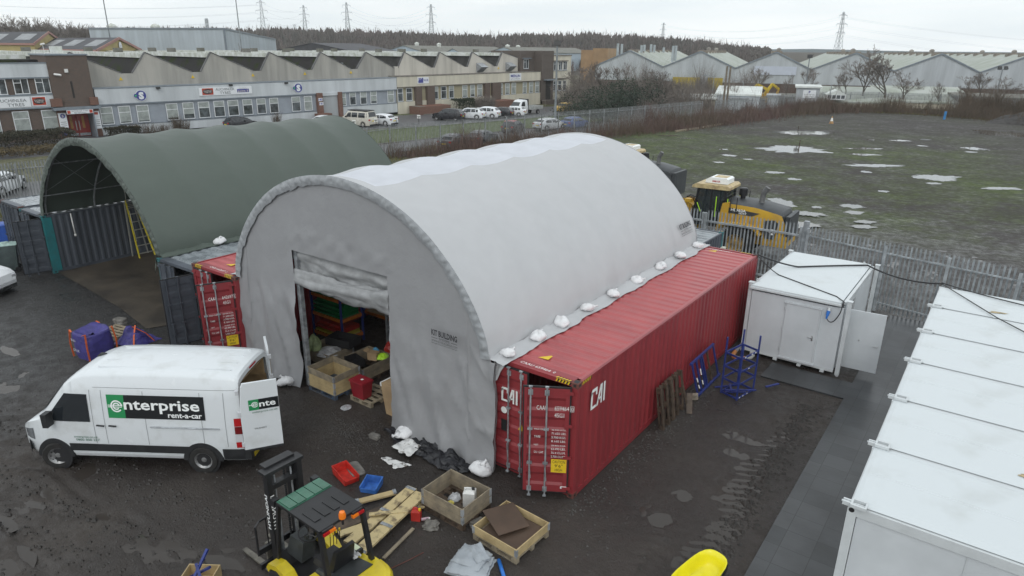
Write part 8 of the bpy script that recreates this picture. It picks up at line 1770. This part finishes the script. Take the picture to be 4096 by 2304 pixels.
belt('brambles', [(-2,128),(8,127),(18,122),(30,117)], 4, 200, 3.0, 5.5, TWB, 5, .03)
belt('brambles', [(-47,80),(-44,98),(-40,112),(-34,122)], 6, 260, 2.5, 6.5, TWIG, 6, .03)
belt('brambles', [(-60,96),(-52,108),(-44,124)], 6, 200, 3, 7.0, TWIG, 7, .03)
belt('grass_tufts', [(-41.4,-8),(-41.2,4),(-40.2,33),(-37.6,46),(-33.6,64),(-30,84),(-26,104),(-18,121),(-4,122),(10,114)], 2.0, 60, .15, .6, M('dry_grass',(.19,.17,.06),.9,.3,1,c2=(.10,.11,.03)), 8, .03)
# loose stones in the yard: stuff
b = MB(); rnd = random.Random(21)
def chip(x, y, s_, z=0.):
    b.add([(x-s_,y,z),(x,y-s_*.8,z),(x+s_*.9,y+.1*s_,z),(x+.1*s_,y+s_*.9,z),(x,y,z+s_*.9)], [(0,1,4),(1,2,4),(2,3,4),(3,0,4)])
for _ in range(5200):
    k = rnd.random()
    if k < .25: y = rnd.uniform(-.5,12); x = .1+abs(rnd.gauss(0,.35)); 
    elif k < .45: y = rnd.uniform(-3,9); x = 3.45+rnd.gauss(0,.28)
    elif k < .75: x, y = rnd.uniform(-30,-9), rnd.uniform(-9,-.8)
    else: x, y = rnd.uniform(-9,3.6), rnd.uniform(-8.5,-.6)
    if y > 8.6 and x > .2: continue
    chip(x, y, rnd.choice((.008,.012,.018,.028,.035)), hollow(x, y)-.002)
for _ in range(1500):
    x, y = -5.9+rnd.gauss(0,.75)-.7, -1.2+rnd.gauss(0,.35); chip(x, y, rnd.uniform(.008,.02), hollow(x, y))
tag(b.build('gravel', M('loose_gravel',(.10,.095,.09),.8,.5,8,c2=(.035,.033,.03))), 'loose chippings scattered on the yard mud', 'gravel', None, 'stuff')
# clods and churned ruts of mud : stuff
b = MB(); rnd = random.Random(33)
for _ in range(2600):
    k = rnd.random()
    if k < .55: u = rnd.random(); x, y = -17+12*u+rnd.gauss(0,.5), -8.6+rnd.choice((0,.9,2.1,-1.0))+rnd.gauss(0,.16)+1.6*u*u
    else: u = rnd.random(); x, y = 3.2+rnd.gauss(0,.16), -2.2+10*u
    s_ = rnd.uniform(.02,.07); b.add([(x-s_*1.3,y,hollow(x,y)-.01),(x,y-s_,hollow(x,y)-.01),(x+s_*1.2,y,hollow(x,y)-.01),(x,y+s_,hollow(x,y)-.01),(x-.2*s_,y,hollow(x,y)+s_*.55),(x+.3*s_,y+.2*s_,hollow(x,y)+s_*.5)], [(0,1,4),(1,5,4),(1,2,5),(2,3,5),(3,4,5),(3,0,4)])
tag(b.build('mud_clods', M('mud_clod',(.022,.018,.015),.55,.3,5)), 'clods of churned wet mud along the wheel ruts', 'mud', None, 'stuff')
# ================================================================== hills and forest
b = MB()
def hillz(x, y):
    q = Vector((x-CP[0], y-CP[1], 0)); D = q.dot(Vector((FX.x,FX.y,0)).normalized())*.943+.0; lat = q.dot(Vector((RX.x,RX.y,0)).normalized()); p_ = 2048+FPX*lat/max(D,1)
    sky_ = lerp_tab([(-600,152),(0,158),(500,160),(1050,152),(1300,158),(1500,157),(1650,160),(1850,166),(2100,166),(2400,158),(2550,166),(2700,172),(2900,186),(3050,196),(6000,200)], p_)
    top = max(0, zat(sky_, 420)-.0); k = max(0, min(1, (D-260)/160)); return top*k*k*(3-2*k) if D < 420 else top*max(.4, 1-(D-420)/1500)
ang = [(-600+i*105) for i in range(52)]; dd_ = [255,290,320,350,380,400,420,450,520,700,1000]
b.grid(lambda i, j: (lambda q: (q.x, q.y, hillz(q.x, q.y)-.15 if dd_[j] > 255 else -.5))(pd(ang[i],196,dd_[j])), len(ang)-1, len(dd_)-1)
tag(b.build('hill', M('hill_ground',(.085,.075,.055),.95,.3,.02,c2=(.06,.052,.042)), smooth=True), kind='structure')
def far_hill(label, D, tab, col):
    b = MB(); P_ = [pd(x, 196, D) for x, y in tab]
    b.add([Vector((p_.x,p_.y,-1)) for p_ in P_]+[Vector((p_.x,p_.y,zat(y,D))) for p_, (x, y) in zip(P_, tab)]+[Vector((p_.x+FX.x*900,p_.y+FX.y*900,zat(y,D)*.9)) for p_, (x, y) in zip(P_, tab)], [(i,i+1,len(tab)+i+1,len(tab)+i) for i in range(len(tab)-1)]+[(len(tab)+i,len(tab)+i+1,2*len(tab)+i+1,2*len(tab)+i) for i in range(len(tab)-1)])
    tag(b.build('hill', M('far_hill_'+str(int(D)), col, .95, .1, .002)), kind='structure')
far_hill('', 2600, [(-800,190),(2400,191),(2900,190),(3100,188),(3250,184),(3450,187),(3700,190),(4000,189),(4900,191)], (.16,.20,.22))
b = MB(); rnd = random.Random(4)
def conifer(p_, h, r):
    n = 5; a0 = rnd.uniform(0,6.28); V_ = [p_+Vector((r*math.cos(a0+i*1.257)*rnd.uniform(.7,1.1), r*math.sin(a0+i*1.257)*rnd.uniform(.7,1.1), h*rnd.uniform(.0,.12))) for i in range(n)]; W_ = [p_+Vector((r*.62*math.cos(a0+.6+i*1.257)*rnd.uniform(.6,1.2), r*.62*math.sin(a0+.6+i*1.257)*rnd.uniform(.6,1.2), h*rnd.uniform(.42,.65))) for i in range(n)]; t_ = p_+Vector((rnd.uniform(-.1,.1)*r,rnd.uniform(-.1,.1)*r,h))
    b.add(V_+W_+[t_], [(i,(i+1)%n,n+(i+1)%n,n+i) for i in range(n)]+[(n+i,n+(i+1)%n,2*n) for i in range(n)])
for _ in range(3600):
    x = rnd.uniform(-200,3080); D = 262+rnd.random()**.8*190; p_ = pd(x,196,D); z = hillz(p_.x,p_.y); k = .75+.5*abs(fbm(x*.004, D*.01, 3)); 
    if x > 2850: k *= .8
    conifer(Vector((p_.x,p_.y,z-.5)), rnd.uniform(3.6,6.6)*k, rnd.uniform(1.3,2.6))
tag(b.build('forest', CON), 'dark wooded ridge along the skyline', 'forest', None, 'stuff')
b = MB(); rnd = random.Random(14)
for _ in range(12000):
    x = rnd.uniform(-250,3000); D = 255+rnd.random()*170; p_ = pd(x,196,D); stems(b, p_.x, p_.y, hillz(p_.x,p_.y)-.2, 1, rnd.uniform(4,8), .5, rnd, .13, .7)
tag(b.build('woodland', M('far_bare_wood',(.155,.125,.115),.95,.2,.05)), 'hazy brown leafless woodland among the conifers on the ridge', 'woodland', None, 'stuff')
# rubble heap and timbers in the field
q = px(4096, 498); b = MB(); b.grid(lambda i, j: (q.x+3+(-1+2*i/20)*7.5, q.y+2+(-1+2*j/12)*4, max(0, 1.9*(1-(-1+2*i/20)**2)*(1-(-1+2*j/12)**2)*(1+.5*fbm(i*.4,j*.4,2)))), 20, 12); tag(b.build('rubble_heap', M('dark_rubble',(.05,.046,.044),.9,.3,2,bump=.5,bs=5)), 'dark heap of earth and rubble at the right edge of the field', 'heap')
for i, (xa, ya, xb, yb) in enumerate([(1640,1235,1745,1218),(1765,1215,1855,1205),(1885,1198,1985,1180),(1998,1178,2085,1165)]):
    A_, C_ = px(2000+xa*.4279, ya*.4279), px(2000+xb*.4279, yb*.4279); b = MB(); b.bar(A_+Vector((0,0,.1)), C_+Vector((0,0,.1)), .22, .2); tag(b.build('timber_sleeper', WOODO), ['first','second','third','fourth'][i]+' timber sleeper from the near end, at the far left edge of the field', 'sleeper', 'timber sleepers in a line')
q = px(3325,494); t = T('traffic_cone', 'faded orange and white traffic cone standing in the field', 'traffic cone', (q.x,q.y,0)); b = MB(); b.lathe([(.26,.04),(.24,.3),(.17,.35)], 12, (0,0,0), 'z', 0); b.lathe([(.20,.30),(.10,.78)], 12, (0,0,0), 'z', 1); b.lathe([(.10,.78),(.05,1.0),(0,1.0)], 12, (0,0,0), 'z', 0); b.box(-.28,.28,-.28,.28,0,.05,0); b.build('cone_body', [M('faded_orange',(.42,.25,.10),.7,.2,4), WHT], t, loc=True)
q = px(3776,478); t = T('marker_post', 'blue plastic marker post leaning in the far field', 'post', (q.x,q.y,0)); b = MB(); b.hexa([(-.16,-.10,0),(.16,-.10,0),(.16,.10,0),(-.16,.10,0)],[(-.12,-.10,1.2),(.20,-.10,1.2),(.20,.10,1.2),(-.12,.10,1.2)]); b.build('post_body', M('light_blue_plastic',(.04,.22,.50),.5,.1,2), t, loc=True)
for i, (x, y, h) in enumerate([(3193,630,2.2),(3192,540,.8)]):
    q = px(x, y-22); b = MB(); b.tube([(q.x,q.y,-.1),(q.x+.03,q.y,h*.55)], .05, 6); tag(b.build('timber_stake', WOODD), ['dark timber stake standing in the largest puddle of the field','short dark stake in the far long puddle'][i], 'stake')
# small post signs by the lawn
for i, (x, y) in enumerate([(1586,504),(1676,497),(1505,512),(1418,520)]):
    q = px(x, y); t = T('post_sign', ['white post sign with a black bar at the lawn edge, middle one','white post sign with a black bar at the lawn edge, nearest the black parked car','white post sign with a black bar beside the white parked car','white post sign with a black bar by the cream camper van'][i], 'sign', (q.x,q.y,0), 0, 'post signs along the lawn')
    r_ = Vector((RX.x,RX.y,0)).normalized(); b = MB(); b.tube([(q.x,q.y,0),(q.x,q.y,1.0)], .035, 6); b.build('post', BLACKR, t); b = MB(); u0 = q+Vector((0,0,.75))-r_*.22; b.prism([(0,0),(.44,0),(.44,.45),(0,.45)], u0, r_, (0,0,1), Vector((-r_.y,r_.x,0))*.03, 0); b.prism([(.04,.18),(.40,.18),(.40,.27),(.04,.27)], u0-Vector((-r_.y,r_.x,0))*.012, r_, (0,0,1), Vector((-r_.y,r_.x,0))*.01, 1); b.build('sign_face', [WHT, BLK], t)
# ================================================================== lamps, poles, pylons
LPG = M('lamp_post_grey', (.22,.24,.25), .5, .15, 2)
def lamp(label, x, yb, D, ytop, kind, rz=0., group=None, z=0., r=.09):
    q = pd(x, 196, D); zt = zat(ytop, D); t = T('street_lamp', label, 'street lamp', (q.x,q.y,z), rz, group); b = MB(); b.tube([(0,0,0),(0,0,1.2),(0,0,1.25),(0,0,zt-z)], [r*1.5,r*1.5,r,r*.7], 8); b.build('post', LPG, t, loc=True)
    if kind == 'arm': b = MB(); b.tube([(0,0,zt-z-.1),(.5,0,zt-z+.15),(1.5,0,zt-z+.22)], .04, 6); b.build('arm', LPG, t, loc=True); b = MB(); b.box(1.3,1.95,-.14,.14,zt-z+.10,zt-z+.28); b.build('lamp_head', LPG, t, loc=True)
    elif kind == 'flood':
        b = MB(); b.box(-.9,.9,-.06,.06,zt-z-.05,zt-z+.05); b.build('bracket', LPG, t, loc=True)
        for s_ in (-.55,.55): b = MB(); b.hexa([(s_-.32,-.25,zt-z+.1),(s_+.32,-.25,zt-z+.1),(s_+.32,.1,zt-z+.05),(s_-.32,.1,zt-z+.05)],[(s_-.28,-.05,zt-z+.6),(s_+.28,-.05,zt-z+.6),(s_+.28,.15,zt-z+.6),(s_-.28,.15,zt-z+.6)]); b.build('floodlight', FLM, t, loc=True)
    elif kind == 'one': b = MB(); b.hexa([(-.45,-.25,zt-z-.1),(.45,-.25,zt-z-.1),(.45,.15,zt-z-.15),(-.45,.15,zt-z-.15)],[(-.4,-.1,zt-z+.5),(.4,-.1,zt-z+.5),(.4,.2,zt-z+.5),(-.4,.2,zt-z+.5)]); b.tube([(.4,0,zt-z+.2),(.75,.1,zt-z+.55)], .05, 6); b.build('floodlight', FLM, t, loc=True)
    return t
q = px(2225,522); Dl = (q-Vector(CP)).dot(FX); lamp('tall grey lamp post with a black floodlight head, at the palisade fence', 2229, 0, Dl*1.0, 178, 'one', YAW, None, 0, .16)
q = px(1331.6,466); lamp('street lamp with a curved arm before the grey clad range', 1331.6-(466-196)*.062, 0, (q-Vector(CP)).dot(FX), 262, 'arm', YAW, None, 0, .10)
lamp('thin lamp post before the yellow loading door', 2868, 0, 122, 293, 'arm', YAW+math.pi); lamp('lamp post with its arm pointing left, right of the wooden poles', 2990, 0, 122, 313, 'arm', YAW+math.pi); lamp('thin lamp post before the glazed pavilion', 3350, 0, 118, 320, 'none'); 
lamp('floodlight mast before the third and fourth factory bays', 3244, 0, 128, 216, 'one', YAW, None, 0, .14); lamp('mast with two floodlights at the right side of the field', 4030, 0, 118, 256, 'flood', YAW, None, 0, .13)
for i, (x, y) in enumerate(((2917,253),(2931,254))):
    q = pd(x-(0),196,112); b = MB(); b.tube([(q.x,q.y,0),(q.x,q.y,zat(y,112))], [.20,.16], 8); tag(b.build('telegraph_pole', M('pole_wood',(.20,.17,.13),.9,.2,2)), ['left','right'][i]+' of two tall weathered wooden poles before the white huts', 'pole', 'wooden poles before the huts')
for i, (x, yb, y, D) in enumerate(((448,118,-60,128),(966,142,-60,134))):
    q = pd(x,196,D); b = MB(); b.tube([(q.x,q.y,0),(q.x,q.y,zat(y,D))], [.16,.08], 6); tag(b.build('mast', LPG), ['thin tall mast rising behind the yellow workshops, out of the top of the photo','thin tall mast rising by the big pale warehouse, out of the top of the photo'][i], 'mast', 'thin tall masts')
PYS = M('pylon_steel', (.30,.33,.35), .6, .1, .2)
def pylon_mesh(H, arms, w0, w1):
    b = MB(); lv = 9
    def cor(f, k): w_ = w0+(w1-w0)*f**.8; return Vector(((w_ if k in (0,3) else -w_), (w_ if k in (0,1) else -w_), H*f))
    r = H*.0042
    for k in range(4): b.tube([cor(0,k), cor(.5,k), cor(1,k)], r*1.25, 4)
    for i in range(lv):
        f, g_ = i/lv, (i+1)/lv
        for k in range(4): b.tube([cor(f,k), cor(g_,(k+1)%4)], r*.6, 3); b.tube([cor(f,(k+1)%4), cor(g_,k)], r*.6, 3); b.tube([cor(g_,k), cor(g_,(k+1)%4)], r*.6, 3)
    for (f, l) in arms:
        for s_ in (1,-1):
            e_ = Vector((s_*l,0,H*f)); w_ = w0+(w1-w0)*f**.8
            for k in ((0,3) if s_ > 0 else (1,2)): b.tube([cor(f,k), e_], r*.8, 3); b.tube([cor(min(1,f+.035),k), e_], r*.7, 3)
            b.tube([e_, e_-Vector((0,0,H*.05))], r*.8, 3)
    return b
CPYL = [(1062,24,152,600,.38),(1228,42,152,680,.4),(1397,30,150,640,.4),(1728,34,160,640,.35),(2647,92,175,820,.3),(3352,46,196,700,.25)]
mesh_ = pylon_mesh(40., [(.92,4.6),(.72,6.4),(.52,5.2)], 3.2, .6); protoP = None
PT = []
for i, (x, yt, yb, D, rz) in enumerate(CPYL):
    q = pd(x,196,D); z0 = zat(yb,D)-3; H = zat(yt,D)-z0; lab = ['tallest left lattice pylon rising beside the big warehouse','lattice pylon second from the left on the skyline','lattice pylon third from the left on the skyline','lattice pylon fourth from the left, alone above the woods','faint distant lattice pylon above the factory roofs','lattice pylon rising over the right factory bays'][i]
    if protoP is None:
        t = T('pylon', lab, 'pylon', (q.x,q.y,z0), YAW+rz, 'electricity pylons'); mesh_.build('lattice', PYS, t, loc=True); protoP = t; protoT = kidtree(t)
    else: t = dup(protoP, (q.x,q.y,z0), YAW+rz, lab, None, None, protoT)
    t.scale = (H/40.,)*3; PT.append((q, z0, H))
b = MB()
def wire(a, c, sag):
    b.tube([a.lerp(c, i/14)-Vector((0,0,sag*4*(i/14)*(1-i/14))) for i in range(15)], .05, 3, caps=False)
seq = [pd(-700,196,560), PT[0][0], PT[1][0]]
for (f, o_) in ((.87,4.6),(.67,6.4),(.47,5.2)):
    for s_ in (1,-1):
        r_ = Vector((RX.x,RX.y,0)).normalized()*o_*s_
        P_ = lambda k: PT[k][0]*1+r_+Vector((0,0,PT[k][1]+PT[k][2]*f-PT[k][0].z))
        wire(Vector((pd(-900,196,560).x,pd(-900,196,560).y,zat(-10+60*(.87-f)*4,560)))+r_, P_(0), 9); wire(P_(0), P_(1), 4); wire(P_(2), P_(3), 9); wire(P_(4), P_(5), 10); wire(P_(5), Vector((pd(5200,196,760).x,pd(5200,196,760).y,zat(150+60*(.87-f)*4,760)))+r_, 12)
tag(b.build('power_line', PYS), 'thin overhead power lines strung between the lattice pylons', 'power line')
q = pd(1187,196,520); t = T('telecom_mast', 'short lattice telecom mast between the left pylons', 'mast', (q.x,q.y,zat(152,520)-3)); pylon_mesh(zat(112,520)-zat(152,520)+3, [(.9,1.6),(.7,1.6)], .9, .8).build('lattice', PYS, t, loc=True)
q = pd(841,196,300); t = T('telecom_mast', 'small mast with panel antennas above the big pale warehouse', 'mast', (q.x,q.y,0)); pylon_mesh(zat(94,300), [(.97,1.3)], .8, .4).build('lattice', PYS, t, loc=True)
# yellow plant parked in the far compound
for i, (x, D, lab) in enumerate(((2975,128,'yellow excavator parked behind the long white hut, left one'),(3058,128,'yellow excavator parked behind the long white hut, right one'))):
    q = pd(x,196,D); t = T('excavator', lab, 'excavator', (q.x,q.y,0), YAW+i*.6, 'yellow excavators in the compound')
    for s_ in (1,-1): b = MB(); b.prism([(-1.8,.1),(-1.5,0),(1.5,0),(1.8,.1),(1.8,.6),(1.5,.8),(-1.5,.8),(-1.8,.6)], (0,s_*1.0-.25,0), (1,0,0),(0,0,1),(0,.5,0)); b.build('track', BLACKR, t, loc=True)
    b = MB(); b.box(-2.0,1.3,-1.2,1.2,.95,1.9); b.box(-2.0,-.6,-1.2,1.2,1.9,2.3); b.build('upper_body', LDY, t, loc=True); b = MB(); b.box(.1,1.4,.2,1.15,1.9,3.1); b.build('cab', LDY, t, loc=True); b = MB(); b.box(.2,1.42,.15,1.2,2.1,2.9); b.build('cab_glass', CGLASS, t, loc=True)
    b = MB(); b.bar((1.2,-.3,1.6),(3.4,-.3,3.6),.35,.5); b.bar((3.4,-.3,3.6),(5.6,-.3,2.6),.35,.45); b.build('boom', M('yellow_boom',(.55,.40,.03),.5,.1,2), t, loc=True); b = MB(); b.bar((5.6,-.3,2.7),(5.2,-.3,1.0),.28,.35); b.prism([(4.7,.3),(5.6,.2),(5.6,1.1),(5.2,1.2)], (0,-.8,0), (1,0,0),(0,0,1),(0,1.0,0)); b.build('bucket', LDY, t, loc=True)
# ================================================================== haze
hz = MB(); hz.box(-1000,700,-60,1000,-1.0,100); hzm = bpy.data.materials.new('haze'); hzm.use_nodes = True; hn = hzm.node_tree; hn.nodes.clear()
ho = hn.nodes.new('ShaderNodeOutputMaterial'); hv = hn.nodes.new('ShaderNodeVolumePrincipled'); hv.inputs['Color'].default_value = (.97,.99,1,1); hv.inputs['Density'].default_value = .00030; hv.inputs['Anisotropy'].default_value = .2; hn.links.new(hv.outputs[0], ho.inputs['Volume'])
tag(hz.build('haze', hzm), 'thin damp winter haze over the whole place', 'haze', None, 'stuff')
